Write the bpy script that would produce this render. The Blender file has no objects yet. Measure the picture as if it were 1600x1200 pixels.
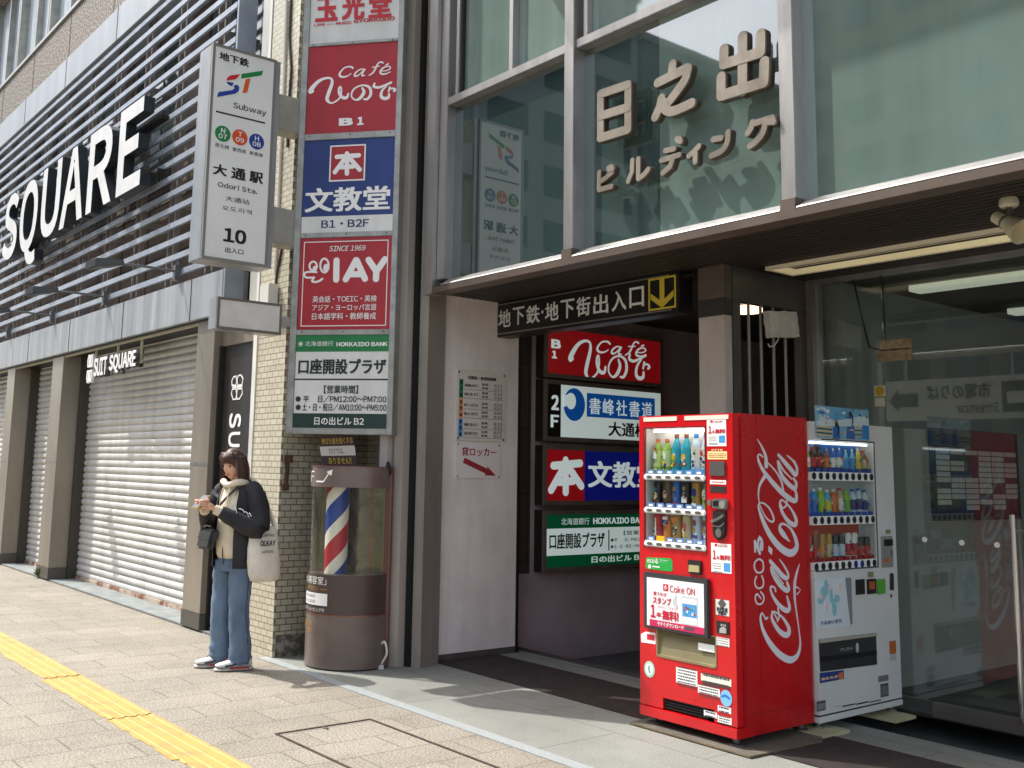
import bpy, bmesh, math, random
from mathutils import Vector, Matrix
random.seed(7)
S = bpy.context.scene
COL = S.collection
# ---------------------------------------------------------------- camera
CAM_R = ((0.610051437668, 0.792105718866, 0.020143821336),      # camera right / down / forward in the world
         (-0.098128968743, 0.100753365411, -0.990060333945),
         (-0.786262010332, 0.602011037687, 0.139193252747))
FPX, PX, PY, EYE = 1596.0, 720.95, 507.98, 1.52                 # focal length, principal point (1600 px wide frame), eye height
cd = bpy.data.cameras.new('camera'); cam = bpy.data.objects.new('camera', cd); COL.objects.link(cam)
r, d, f = [Vector(v) for v in CAM_R]
cam.matrix_world = Matrix(((r.x, -d.x, -f.x, 0), (r.y, -d.y, -f.y, 0), (r.z, -d.z, -f.z, EYE), (0, 0, 0, 1)))
cd.sensor_fit = 'HORIZONTAL'; cd.sensor_width = 36; cd.lens = 36*FPX/1600
cd.shift_x = (800-PX)/1600; cd.shift_y = (PY-600)/1600
cd.clip_start = .05; cd.clip_end = 2000
S.camera = cam
# ---------------------------------------------------------------- sky, sun, exposure
SUN_EL = math.radians(53.3); SUN_DIR = Vector((.513, .306, -.802)).normalized()     # way the light travels
w = bpy.data.worlds.new('World'); S.world = w; w.use_nodes = True
nt = w.node_tree; bg = nt.nodes['Background']
sky = nt.nodes.new('ShaderNodeTexSky'); sky.sky_type = 'NISHITA'; sky.sun_disc = False
sky.sun_elevation = SUN_EL; sky.sun_rotation = math.atan2(-SUN_DIR.x, -SUN_DIR.y)
sky.air_density = 1.0; sky.dust_density = 3.0; sky.ozone_density = 1.0
hs = nt.nodes.new('ShaderNodeHueSaturation'); hs.inputs['Saturation'].default_value = .55
nt.links.new(sky.outputs[0], hs.inputs['Color']); nt.links.new(hs.outputs[0], bg.inputs[0]); bg.inputs[1].default_value = .15
sl = bpy.data.lights.new('sun', 'SUN'); sl.energy = 2.05; sl.angle = math.radians(.5); sl.color = (1, .975, .935)
so = bpy.data.objects.new('sun', sl); COL.objects.link(so); so.location = (-20, -20, 30)
so.rotation_euler = SUN_DIR.to_track_quat('-Z', 'Y').to_euler()
S.view_settings.view_transform = 'Standard'; S.view_settings.look = 'None'
S.view_settings.gamma = 1; S.view_settings.use_curve_mapping = False
S.view_settings.exposure = 1.3
S.cycles.max_bounces = 10; S.cycles.diffuse_bounces = 7; S.cycles.glossy_bounces = 5; S.cycles.transparent_max_bounces = 16
S.cycles.use_denoising = True
try: S.cycles.sample_clamp_indirect = 6
except Exception: pass
# ---------------------------------------------------------------- geometry helpers
CAM = Vector((0, 0, EYE))
def ray(px, py): return r*((px-PX)/FPX) + d*((py-PY)/FPX) + f
def onZ(px, py, z=0.): v = ray(px, py); return CAM + v*((z-EYE)/v.z)
def onY(px, py, y): v = ray(px, py); return CAM + v*(y/v.y)
def onX(px, py, x): v = ray(px, py); return CAM + v*(x/v.x)
class Fr:                                   # a plane in the place: origin, right, up, outward normal
    def __init__(s, o, u, v=(0, 0, 1)):
        s.o = Vector(o); s.u = Vector(u).normalized(); s.v = Vector(v).normalized(); s.n = s.u.cross(s.v).normalized()
    def P(s, a, b, dd=0.): return s.o + s.u*a + s.v*b + s.n*dd
    def px(s, x, y):
        v = ray(x, y); t = ((s.o-CAM).dot(s.n))/v.dot(s.n); q = CAM + v*t - s.o
        return q.dot(s.u), q.dot(s.v)
    def off(s, dd): return Fr(s.o+s.n*dd, s.u, s.v)
FX = lambda y: Fr((0, y, 0), (1, 0, 0))     # street-facing plane; a = world x, b = world z
FY = lambda x: Fr((x, 0, 0), (0, 1, 0))     # plane facing +x; a = world y, b = world z
TXT = {}
def _raw(ch):
    if ch not in TXT:
        c = bpy.data.curves.new('lettering', 'FONT'); c.body = ch; c.resolution_u = 3
        o = bpy.data.objects.new('lettering', c); m = o.to_mesh()
        TXT[ch] = ([(q.co.x, q.co.y) for q in m.vertices], [tuple(p.vertices) for p in m.polygons])
        o.to_mesh_clear(); bpy.data.objects.remove(o); bpy.data.curves.remove(c)
    return TXT[ch]
def solid_glyph(ch, off):
    c = bpy.data.curves.new('lettering', 'FONT'); c.body = chr(ord(ch)+0xFEE0); c.resolution_u = 6; c.offset = off
    o = bpy.data.objects.new('lettering', c); m = o.to_mesh(); q = ([(v.co.x, v.co.y) for v in m.vertices], [tuple(p.vertices) for p in m.polygons])
    o.to_mesh_clear(); bpy.data.objects.remove(o); bpy.data.curves.remove(c); return q
def glyphs(s, shear=0.):
    """one line of lettering: Latin characters use the wide sans forms set close together"""
    V, F, x = [], [], 0.
    for ch in s:
        if ch in ' \u3000': x += .3 if ch == ' ' else 1.; continue
        asc = '!' <= ch <= '~'
        if ch == '¥': vs, fs = _raw('\uffe5'); asc = True
        else: vs, fs = _raw(chr(ord(ch)+0xFEE0) if asc else ch)
        if not vs: x += .5; continue
        x0 = min(q[0] for q in vs); x1 = max(q[0] for q in vs); k = len(V)
        dx = x-x0+.05 if asc else x
        V += [(a+dx+b*shear, b) for a, b in vs]; F += [tuple(i+k for i in f_) for f_ in fs]
        x += (x1-x0)+.11 if asc else 1.
    return V, F
def catmull(pts, n=6):
    if len(pts) < 3: return list(pts)
    q = [pts[0]] + list(pts) + [pts[-1]]; out = []
    for i in range(1, len(q)-2):
        a, b, c, e = [Vector(t) for t in q[i-1:i+3]]
        for j in range(n):
            t = j/n
            out.append(.5*((2*b) + (c-a)*t + (2*a-5*b+4*c-e)*t*t + (3*b-a-3*c+e)*t**3))
    out.append(Vector(pts[-1])); return out
class MB:
    def __init__(s): s.v = []; s.f = []
    def add(s, vs, fs):
        k = len(s.v); s.v += [Vector(q) for q in vs]; s.f += [tuple(i+k for i in q) for q in fs]; return s
    def box(s, x0, x1, y0, y1, z0, z1):
        return s.add([(x, y, z) for x in (x0, x1) for y in (y0, y1) for z in (z0, z1)],
                     [(0, 1, 3, 2), (4, 6, 7, 5), (0, 4, 5, 1), (2, 3, 7, 6), (0, 2, 6, 4), (1, 5, 7, 3)])
    def fbox(s, F, a0, a1, b0, b1, d0, d1):
        return s.add([F.P(a, b, e) for a in (a0, a1) for e in (d1, d0) for b in (b0, b1)],
                     [(0, 1, 3, 2), (4, 6, 7, 5), (0, 4, 5, 1), (2, 3, 7, 6), (0, 2, 6, 4), (1, 5, 7, 3)])
    def pbox(s, F, x0, y0, x1, y1, d0, d1):  # box whose face spans the pixels (x0,y0)-(x1,y1) of plane F
        a = F.px(x0, y0); b = F.px(x1, y1)
        return s.fbox(F, min(a[0], b[0]), max(a[0], b[0]), min(a[1], b[1]), max(a[1], b[1]), d0, d1)
    def prism(s, F, pts, d0, d1):
        n = len(pts); vs = [F.P(a, b, d1) for a, b in pts] + [F.P(a, b, d0) for a, b in pts]
        return s.add(vs, [tuple(range(n)), tuple(range(2*n-1, n-1, -1))] + [(i, i+n, (i+1) % n+n, (i+1) % n) for i in range(n)])
    def face(s, pts): return s.add(pts, [tuple(range(len(pts)))])
    def tube(s, pts, rad, n=8, caps=True):
        pts = [Vector(p) for p in pts]; rr = rad if isinstance(rad, (list, tuple)) else [rad]*len(pts); k = len(s.v); up = None
        for i, p in enumerate(pts):
            t = (pts[min(i+1, len(pts)-1)] - pts[max(i-1, 0)]).normalized()
            if up is None: up = Vector((0, 0, 1)) if abs(t.z) < .9 else Vector((1, 0, 0))
            a = t.cross(up); a = a.normalized() if a.length > 1e-5 else Vector((1, 0, 0)); b = t.cross(a).normalized(); up = -b if (-b).dot(up) > 0 else b
            for j in range(n):
                g = 2*math.pi*j/n; s.v.append(p + (a*math.cos(g) + b*math.sin(g))*rr[i])
        for i in range(len(pts)-1):
            for j in range(n):
                s.f.append((k+i*n+j, k+i*n+(j+1) % n, k+(i+1)*n+(j+1) % n, k+(i+1)*n+j))
        if caps: s.f += [tuple(k+j for j in range(n))[::-1], tuple(k+(len(pts)-1)*n+j for j in range(n))]
        return s
    def lathe(s, c, prof, n=20, ax=None):
        c = Vector(c); A = Vector(ax).normalized() if ax else Vector((0, 0, 1))
        X = A.orthogonal().normalized(); Y = A.cross(X); k = len(s.v)
        for rr, z in prof:
            for j in range(n):
                g = 2*math.pi*j/n; s.v.append(c + A*z + (X*math.cos(g)+Y*math.sin(g))*rr)
        for i in range(len(prof)-1):
            for j in range(n): s.f.append((k+i*n+j, k+i*n+(j+1) % n, k+(i+1)*n+(j+1) % n, k+(i+1)*n+j))
        s.f += [tuple(k+j for j in range(n))[::-1], tuple(k+(len(prof)-1)*n+j for j in range(n))]
        return s
    def disc(s, F, a, b, ra, rb, d0, n=24, d1=None):
        pts = [(a+ra*math.cos(2*math.pi*j/n), b+rb*math.sin(2*math.pi*j/n)) for j in range(n)]
        return s.prism(F, pts, d1 if d1 is not None else d0-.002, d0)
    def text(s, F, t, a0, b0, a1, b1, dd, bold=0., shear=0., rot=0):
        vs, fs = glyphs(t, shear)
        if not vs: return s
        if rot == 90: vs = [(-y, x) for x, y in vs]
        if rot == -90: vs = [(y, -x) for x, y in vs]
        x0 = min(q[0] for q in vs); x1 = max(q[0] for q in vs); y0 = min(q[1] for q in vs); y1 = max(q[1] for q in vs)
        sx = (a1-a0)/max(x1-x0+2*bold, 1e-6); sy = (b1-b0)/max(y1-y0+2*bold, 1e-6)
        for i, (ox, oy) in enumerate(((0, 0), (-1, -.6), (1, .6), (-1, .6), (1, -.6)) if bold > .004 else ((0, 0),)):
            s.add([F.P(a0+(x-x0+bold+ox*bold)*sx, b0+(y-y0+bold+oy*bold)*sy, dd+i*.00022) for x, y in vs], fs)
        return s
    def ptext(s, F, t, x0, y0, x1, y1, dd=.003, bold=0., shear=0., rot=0):
        a = F.px(x0, y0); b = F.px(x1, y1)
        return s.text(F, t, min(a[0], b[0]), min(a[1], b[1]), max(a[0], b[0]), max(a[1], b[1]), dd, bold, shear, rot)
    def stroke(s, F, pts, wd, d0, d1, smooth=True, n=6, rise=.0012):
        """a pen stroke: pts in plane coordinates, wd full width (number or list), rounded ends, from depth d0 up to d1"""
        ww = wd if isinstance(wd, (list, tuple)) else [wd]*len(pts)
        P3 = [(p[0], p[1], q) for p, q in zip(pts, ww)]
        if smooth: P3 = catmull(P3, n)
        P3 = [Vector(q) for q in P3]; L = []; R = []; m = len(P3)
        for i, q in enumerate(P3):
            t = P3[min(i+1, m-1)] - P3[max(i-1, 0)]; t = Vector((t.x, t.y)); t = t.normalized() if t.length > 1e-9 else Vector((1, 0))
            h = Vector((-t.y, t.x))*q.z/2
            if 0 < i < m-1 and not smooth:
                t1 = (Vector((q.x, q.y))-Vector((P3[i-1].x, P3[i-1].y))).normalized(); h = h/max(.5, abs(t.dot(t1)))
            L.append((q.x+h.x, q.y+h.y)); R.append((q.x-h.x, q.y-h.y))
        def cap(q, dirv, rad):
            a0 = math.atan2(dirv.y, dirv.x); return [(q.x+math.cos(a0+g)*rad, q.y+math.sin(a0+g)*rad) for g in (-1.05, -.52, 0, .52, 1.05)]
        k = len(s.v); T = []
        for i in range(m): e = d1 + rise*i/max(m-1, 1); T.append(e)
        for i in range(m): s.v += [F.P(*L[i], T[i]), F.P(*R[i], T[i]), F.P(*L[i], d0), F.P(*R[i], d0)]
        for i in range(m-1):
            a = k+4*i; b = a+4
            s.f += [(a, a+1, b+1, b), (a, b, b+2, a+2), (a+1, a+3, b+3, b+1)]
        t0 = Vector((P3[0].x-P3[1].x, P3[0].y-P3[1].y)); t1 = Vector((P3[-1].x-P3[-2].x, P3[-1].y-P3[-2].y))
        for q, t, e, a, b in ((P3[0], t0, T[0], k, k+1), (P3[-1], t1, T[-1], k+4*(m-1)+1, k+4*(m-1))):
            c = cap(q, t, q.z/2); j = len(s.v)
            s.v += [F.P(*z, e) for z in c] + [F.P(*z, d0) for z in c]
            s.f.append((a,) + tuple(j+i for i in range(5))[::1] + (b,))
            s.f += [(j+i, j+i+5, j+i+6, j+i+1) for i in range(4)] + [(a, a+2, j+5, j), (j+4, j+9, b+2, b)]
        return s
    def build(s, name, mat, parent=None, smooth=False, loc=None, bevel=0., angle=40):
        m = bpy.data.meshes.new(name)
        o = bpy.data.objects.new(name, m); COL.objects.link(o)
        if parent is not None:
            base = ORG[parent.name]; o.parent = parent
        else:
            if loc is None:
                xs = [q.x for q in s.v]; ys = [q.y for q in s.v]; zs = [q.z for q in s.v]
                loc = Vector(((min(xs)+max(xs))/2, (min(ys)+max(ys))/2, min(zs)))
            base = Vector(loc); o.location = base
        ORG[o.name] = base
        m.from_pydata([q-base for q in s.v], [], s.f); m.update()
        bm = bmesh.new(); bm.from_mesh(m); bmesh.ops.recalc_face_normals(bm, faces=bm.faces)
        if bevel:
            es = [e for e in bm.edges if len(e.link_faces) == 2 and e.calc_face_angle(0) > .6]
            bmesh.ops.bevel(bm, geom=es, offset=bevel, segments=2, affect='EDGES', clamp_overlap=True)
        bm.to_mesh(m); bm.free()
        if smooth:
            for p in m.polygons: p.use_smooth = True
            try: m.set_sharp_from_angle(angle=math.radians(angle))
            except Exception: pass
        m.materials.append(mat)
        return o
ORG = {}
def thing(name, label, cat, loc, group=None):
    o = bpy.data.objects.new(name, None); COL.objects.link(o); o.location = loc; o.empty_display_size = .2
    ORG[o.name] = Vector(loc); return tag(o, label, cat, group)
def tag(o, label, cat, group=None):
    o['label'] = label; o['category'] = cat
    if group: o['group'] = group
    return o
def struct(o): o['kind'] = 'structure'; return o
def copy_tree(o, off, label=None):
    c = o.copy(); COL.objects.link(c); c.location = o.location + Vector(off); ORG[c.name] = ORG[o.name] + Vector(off)
    if label: c['label'] = label
    def kids(src, dst):
        for ch in list(src.children):
            q = ch.copy(); COL.objects.link(q); q.parent = dst; ORG[q.name] = ORG[ch.name] + Vector(off); kids(ch, q)
    kids(o, c); return c
# ---------------------------------------------------------------- materials
MC = {}
def lin(h):
    h = h.lstrip('#'); c = [int(h[i:i+2], 16)/255 for i in (0, 2, 4)]
    return tuple(x/12.92 if x <= .04045 else ((x+.055)/1.055)**2.4 for x in c)
def mat(name, col, rough=.5, metal=0., col2=None, vs=3., vst=(1, 1, 1), lo=.35, hi=.65, bump=0., bs=60., bst=(1, 1, 1), ior=None, emit=0., coat=0., detail=6., rvar=0., streak=0.):
    if name in MC: return MC[name]
    col = lin(col) if isinstance(col, str) else col
    m = bpy.data.materials.new(name); m.use_nodes = True; t = m.node_tree; p = t.nodes['Principled BSDF']; L = t.links.new
    p.inputs['Base Color'].default_value = (*col, 1); p.inputs['Roughness'].default_value = rough; p.inputs['Metallic'].default_value = metal
    if ior: p.inputs['IOR'].default_value = ior
    if coat: p.inputs['Coat Weight'].default_value = coat; p.inputs['Coat Roughness'].default_value = .05
    if emit: p.inputs['Emission Color'].default_value = (*col, 1); p.inputs['Emission Strength'].default_value = emit
    tc = None
    def noise(sc, st, det):
        nonlocal tc
        if tc is None: tc = t.nodes.new('ShaderNodeTexCoord')
        mp = t.nodes.new('ShaderNodeMapping'); mp.inputs['Scale'].default_value = st; L(tc.outputs['Object'], mp.inputs['Vector'])
        n = t.nodes.new('ShaderNodeTexNoise'); n.inputs['Scale'].default_value = sc; n.inputs['Detail'].default_value = det; n.inputs['Roughness'].default_value = .62
        L(mp.outputs[0], n.inputs['Vector']); return n
    if col2 is not None:
        col2 = lin(col2) if isinstance(col2, str) else col2
        n = noise(vs, vst, detail); cr = t.nodes.new('ShaderNodeValToRGB')
        cr.color_ramp.elements[0].position = lo; cr.color_ramp.elements[1].position = hi
        cr.color_ramp.elements[0].color = (*col, 1); cr.color_ramp.elements[1].color = (*col2, 1)
        L(n.outputs['Fac'], cr.inputs[0]); L(cr.outputs[0], p.inputs['Base Color'])
        if emit: L(cr.outputs[0], p.inputs['Emission Color'])
        if rvar:
            mr = t.nodes.new('ShaderNodeMapRange'); mr.inputs['To Min'].default_value = max(0, rough-rvar); mr.inputs['To Max'].default_value = min(1, rough+rvar)
            L(n.outputs['Fac'], mr.inputs['Value']); L(mr.outputs[0], p.inputs['Roughness'])
    if streak:
        n = noise(7, (1, 1, .06), 5.); sr = t.nodes.new('ShaderNodeValToRGB'); sr.color_ramp.elements[0].position = .45; sr.color_ramp.elements[1].position = .75
        q = 1-streak; sr.color_ramp.elements[0].color = (1, 1, 1, 1); sr.color_ramp.elements[1].color = (q, q*.98, q*.95, 1); L(n.outputs['Fac'], sr.inputs[0])
        mx = t.nodes.new('ShaderNodeMix'); mx.data_type = 'RGBA'; mx.blend_type = 'MULTIPLY'; mx.inputs[0].default_value = 1
        if p.inputs['Base Color'].is_linked: L(p.inputs['Base Color'].links[0].from_socket, mx.inputs[6])
        else: mx.inputs[6].default_value = (*col, 1)
        L(sr.outputs[0], mx.inputs[7]); L(mx.outputs[2], p.inputs['Base Color'])
    if bump:
        n = noise(bs, bst, 4.); b = t.nodes.new('ShaderNodeBump'); b.inputs['Strength'].default_value = bump; b.inputs['Distance'].default_value = .01
        L(n.outputs['Fac'], b.inputs['Height']); L(b.outputs[0], p.inputs['Normal'])
    MC[name] = m; return m
def brickmat(name, c1, c2, mortar, bw, rh, ms, axes, offs=(0, 0), rough=.6, bump=.3, freq=2, speck=0., var=.5, spec_scale=220, stain=0.):
    """tiles or pavers; axes: which object axes run along and across the courses"""
    if name in MC: return MC[name]
    m = bpy.data.materials.new(name); m.use_nodes = True; t = m.node_tree; p = t.nodes['Principled BSDF']; L = t.links.new
    p.inputs['Roughness'].default_value = rough
    tc = t.nodes.new('ShaderNodeNewGeometry'); sp = t.nodes.new('ShaderNodeSeparateXYZ'); L(tc.outputs['Position'], sp.inputs[0])
    cb = t.nodes.new('ShaderNodeCombineXYZ')
    for i, (ax, o) in enumerate(zip(axes, offs)):
        a = t.nodes.new('ShaderNodeMath'); a.operation = 'SUBTRACT'; L(sp.outputs['XYZ'.index(ax)], a.inputs[0]); a.inputs[1].default_value = o
        L(a.outputs[0], cb.inputs[i])
    b = t.nodes.new('ShaderNodeTexBrick'); L(cb.outputs[0], b.inputs['Vector'])
    for k, v in (('Scale', 1), ('Mortar Size', ms), ('Mortar Smooth', .2), ('Brick Width', bw), ('Row Height', rh), ('Bias', 0)): b.inputs[k].default_value = v
    b.offset = .5; b.offset_frequency = freq
    b.inputs['Color1'].default_value = (*lin(c1), 1); b.inputs['Color2'].default_value = (*lin(c2), 1); b.inputs['Mortar'].default_value = (*lin(mortar), 1)
    n = t.nodes.new('ShaderNodeTexNoise'); n.inputs['Scale'].default_value = 1.3; n.inputs['Detail'].default_value = 7; L(tc.outputs['Position'], n.inputs['Vector'])
    mx = t.nodes.new('ShaderNodeMix'); mx.data_type = 'RGBA'; mx.blend_type = 'MULTIPLY'; mx.inputs[0].default_value = 1
    cr = t.nodes.new('ShaderNodeValToRGB'); cr.color_ramp.elements[0].color = (1-var, 1-var, 1-var, 1); cr.color_ramp.elements[0].position = .3; cr.color_ramp.elements[1].position = .7
    L(n.outputs['Fac'], cr.inputs[0]); L(b.outputs['Color'], mx.inputs[6]); L(cr.outputs[0], mx.inputs[7])
    out = mx.outputs[2]
    if speck:
        n2 = t.nodes.new('ShaderNodeTexNoise'); n2.inputs['Scale'].default_value = spec_scale; n2.inputs['Detail'].default_value = 3; L(tc.outputs['Position'], n2.inputs['Vector'])
        c2r = t.nodes.new('ShaderNodeValToRGB'); c2r.color_ramp.elements[0].position = .36; c2r.color_ramp.elements[1].position = .64
        g = 1-speck; c2r.color_ramp.elements[0].color = (g, g, g, 1); c2r.color_ramp.elements[1].color = (1+speck*.6, 1+speck*.6, 1+speck*.6, 1)
        L(n2.outputs['Fac'], c2r.inputs[0])
        m2 = t.nodes.new('ShaderNodeMix'); m2.data_type = 'RGBA'; m2.blend_type = 'MULTIPLY'; m2.inputs[0].default_value = 1
        L(out, m2.inputs[6]); L(c2r.outputs[0], m2.inputs[7]); out = m2.outputs[2]
    if stain:
        vo = t.nodes.new('ShaderNodeTexVoronoi'); vo.inputs['Scale'].default_value = 1.7; L(tc.outputs['Position'], vo.inputs['Vector'])
        n3 = t.nodes.new('ShaderNodeTexNoise'); n3.inputs['Scale'].default_value = 4.5; n3.inputs['Detail'].default_value = 9; n3.inputs['Roughness'].default_value = .7; L(tc.outputs['Position'], n3.inputs['Vector'])
        r3 = t.nodes.new('ShaderNodeValToRGB'); r3.color_ramp.elements[0].position = .50; r3.color_ramp.elements[1].position = .72
        r3.color_ramp.elements[0].color = (1, 1, 1, 1); q = 1-stain; r3.color_ramp.elements[1].color = (q, q*.98, q*.95, 1); L(n3.outputs['Fac'], r3.inputs[0])
        r4 = t.nodes.new('ShaderNodeValToRGB'); r4.color_ramp.elements[0].position = .022; r4.color_ramp.elements[1].position = .034; g4 = 1-stain*1.6
        r4.color_ramp.elements[0].color = (g4, g4, g4, 1); r4.color_ramp.elements[1].color = (1, 1, 1, 1); L(vo.outputs['Distance'], r4.inputs[0])
        for rr in (r3, r4):
            m3 = t.nodes.new('ShaderNodeMix'); m3.data_type = 'RGBA'; m3.blend_type = 'MULTIPLY'; m3.inputs[0].default_value = 1
            L(out, m3.inputs[6]); L(rr.outputs[0], m3.inputs[7]); out = m3.outputs[2]
    L(out, p.inputs['Base Color'])
    bp = t.nodes.new('ShaderNodeBump'); bp.inputs['Strength'].default_value = bump; bp.inputs['Distance'].default_value = .004; bp.invert = True
    L(b.outputs['Fac'], bp.inputs['Height']); L(bp.outputs[0], p.inputs['Normal'])
    MC[name] = m; return m
def glass(name, tint, refl=1.5, clear=True, rough=.01, gain=1.0):
    """clear window glass: see-through plus a mirror layer that grows at grazing angles"""
    if name in MC: return MC[name]
    m = bpy.data.materials.new(name); m.use_nodes = True; t = m.node_tree; t.nodes.remove(t.nodes['Principled BSDF']); L = t.links.new
    o = t.nodes['Material Output']; tr = t.nodes.new('ShaderNodeBsdfTransparent'); tr.inputs[0].default_value = (*tint, 1)
    g = t.nodes.new('ShaderNodeBsdfGlossy'); g.inputs['Roughness'].default_value = rough
    fr = t.nodes.new('ShaderNodeFresnel'); ge = t.nodes.new('ShaderNodeNewGeometry'); m1 = t.nodes.new('ShaderNodeMath'); m1.operation = 'MULTIPLY_ADD'; m1.inputs[1].default_value = -2; m1.inputs[2].default_value = 1; L(ge.outputs['Backfacing'], m1.inputs[0])
    m2 = t.nodes.new('ShaderNodeMath'); m2.operation = 'POWER'; m2.inputs[0].default_value = refl; L(m1.outputs[0], m2.inputs[1]); L(m2.outputs[0], fr.inputs[0])
    k = t.nodes.new('ShaderNodeMath'); k.operation = 'MULTIPLY'; k.use_clamp = True; k.inputs[1].default_value = gain; L(fr.outputs[0], k.inputs[0])
    mx = t.nodes.new('ShaderNodeMixShader'); L(k.outputs[0], mx.inputs[0]); L(tr.outputs[0], mx.inputs[1]); L(g.outputs[0], mx.inputs[2]); L(mx.outputs[0], o.inputs[0])
    MC[name] = m; return m
# shared paints and metals
STEEL = mat('brushed_steel', '#a9a7a2', .34, .85, '#8f8d88', 6, (1, 1, .15), bump=.05, bs=90, bst=(1, 1, .05))
ALU = mat('sign_aluminium', '#a8a7a0', .4, .6, '#8e8d86', 8)
WHITE = mat('white_sign_face', '#e0dfdb', .35, 0, '#d0cfc9', 2.5, streak=.14)
BLACK = mat('black_lettering', '#16161a', .5)
RED = mat('red_sign_face', '#b01824', .35, 0, '#9c1722', 2.2, streak=.16, rvar=.1)
DWHITE = mat('white_lettering', '#eceae6', .5)
DARK = mat('dark_metal', '#2c2a28', .45, .5)
# ================================================================ ground
ASPH = mat('asphalt', (.10, .10, .10), .85, 0, (.14, .137, .13), 4, bump=.4, bs=120)
PAVE = brickmat('sidewalk_pavers', '#a09889', '#978f80', '#7d7567', .60, .307, .006, 'YX', (.05, -7.571), .8, .45, 2, .45, .2, 80, .22)
GRAN = brickmat('apron_granite', '#97988f', '#8e8f86', '#72736c', 1.30, .62, .005, 'XY', (-5.05, 3.96), .7, .4, 2, .34, .22, 120, .18)
KERBM = mat('apron_edge_stone', '#8a8f8e', .7, 0, '#a3a7a4', 160, lo=.4, hi=.6, bump=.2, bs=200)
struct(MB().face([(-420, -420, -.16), (420, -420, -.16), (420, 420, -.16), (-420, 420, -.16)]).build('ground', ASPH, loc=(0, 0, -.16)))
b = MB(); b.box(-70, -7.62, -1.4, 3.99, -.15, 0).box(-7.62, 25, -1.4, 3.86, -.15, 0)
struct(b.build('sidewalk', PAVE))
struct(MB().box(-70, 25, -1.56, -1.4, -.155, .002).build('kerb', KERBM))
struct(MB().box(-7.62, 25, 3.958, 6.0, -.15, 0).build('entrance_apron', GRAN))
struct(MB().box(-7.62, 25, 3.866, 3.956, -.15, .003).build('apron_edge', KERBM))
struct(MB().box(-7.62, 25, 3.8602, 3.8655, -.15, -.004).build('pavement_joint', mat('joint_dirt', '#3c3a36', .9)))
# stone strip under the shutters
struct(MB().box(-40, -8.02, 3.995, 4.40, -.15, .02).build('shopfront_kerb', mat('kerb_slab', '#8f9390', .75, 0, '#767a77', 5, bump=.3, bs=90)))
struct(MB().box(-40, -8.02, 3.9905, 3.9948, -.15, .006).build('shopfront_joint', MC['joint_dirt']))
# tactile strip: yellow bars along the pavement, paint chipped on its road side
YEL = mat('tactile_yellow', '#bd9850', .65, 0, '#997d54', 6, lo=.50, hi=.74, bump=.35, bs=60, detail=9)
def tactile(x0, x1):
    rnd = random.Random(int(-x0*10)); b = MB(); y0, y1 = 2.215, 2.505
    bars = [(y0+.030+i*.073, y0+.062+i*.073) for i in range(4)]
    n = max(2, int((x1-x0)/.012)); prev = None; edge = 0; e2 = 0
    for i in range(n+1):
        x = x0+(x1-x0)*i/n
        edge = max(-.004, min(.03, edge+rnd.uniform(-.006, .0059)))
        if rnd.random() < .012: edge = rnd.uniform(.012, .04)
        e2 = max(0, min(.012, e2+rnd.uniform(-.003, .003)))
        row = [(y0+edge, .0015), (y0+edge+.001, .004)]
        for q0, q1 in bars:
            row += [(max(q0, y0+edge+.002), .004), (max(q0+.007, y0+edge+.003), .009), (max(q1-.007, y0+edge+.004), .009), (max(q1, y0+edge+.005), .004)]
        row += [(y1-e2-.001, .004), (y1-e2, .0015)]
        cur = [(x, y, z) for y, z in row]
        if prev:
            k = len(b.v); b.v += [Vector(q) for q in prev+cur]; m = len(cur)
            b.f += [(k+j, k+j+1, k+m+j+1, k+m+j) for j in range(m-1)]
        prev = cur
    return b
for x0, x1 in ((-30, -7.66), (-7.63, -6.28), (-6.262, -4.9), (-4.89, -1), (-.98, 14)):
    struct(tactile(x0, x1).build('tactile_strip', YEL))
# paver-filled access cover
mh = thing('access_cover', 'paver-filled access cover with thin brown metal frame lying flush in the pavement', 'access cover', (-5.4, 3.2, 0))
FRM = mat('rust_frame', '#5b463f', .6, .3, '#3d302d', 9)
mb = MB(); x0, x1, y0, y1, g = -5.46, -3.95, 2.895, 3.545, .016
mb.box(x0, x1, y0, y0+g, 0, .005).box(x0, x1, y1-g, y1, 0, .005).box(x0, x0+g, y0+g, y1-g, 0, .005).box(x1-g, x1, y0+g, y1-g, 0, .005)
mb.build('frame', FRM, mh)
MB().box(x0+.022, x0+.05, 3.19, 3.215, 0, .006).box(x0+.05, x0+.075, 3.195, 3.21, 0, .008).build('latch', mat('latch_metal', '#8c8782', .4, .7), mh)
# dark entrance mat
tag(MB().box(-6.74, 1.5, 4.955, 5.60, 0, .007).build('floor_mat', mat('mat_fibre', '#3a2f2b', .95, 0, '#2a2321', 8, bump=.5, bs=260)),
    'long dark brown mat across the entrance, running under the red vending machine', 'floor mat')

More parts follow.
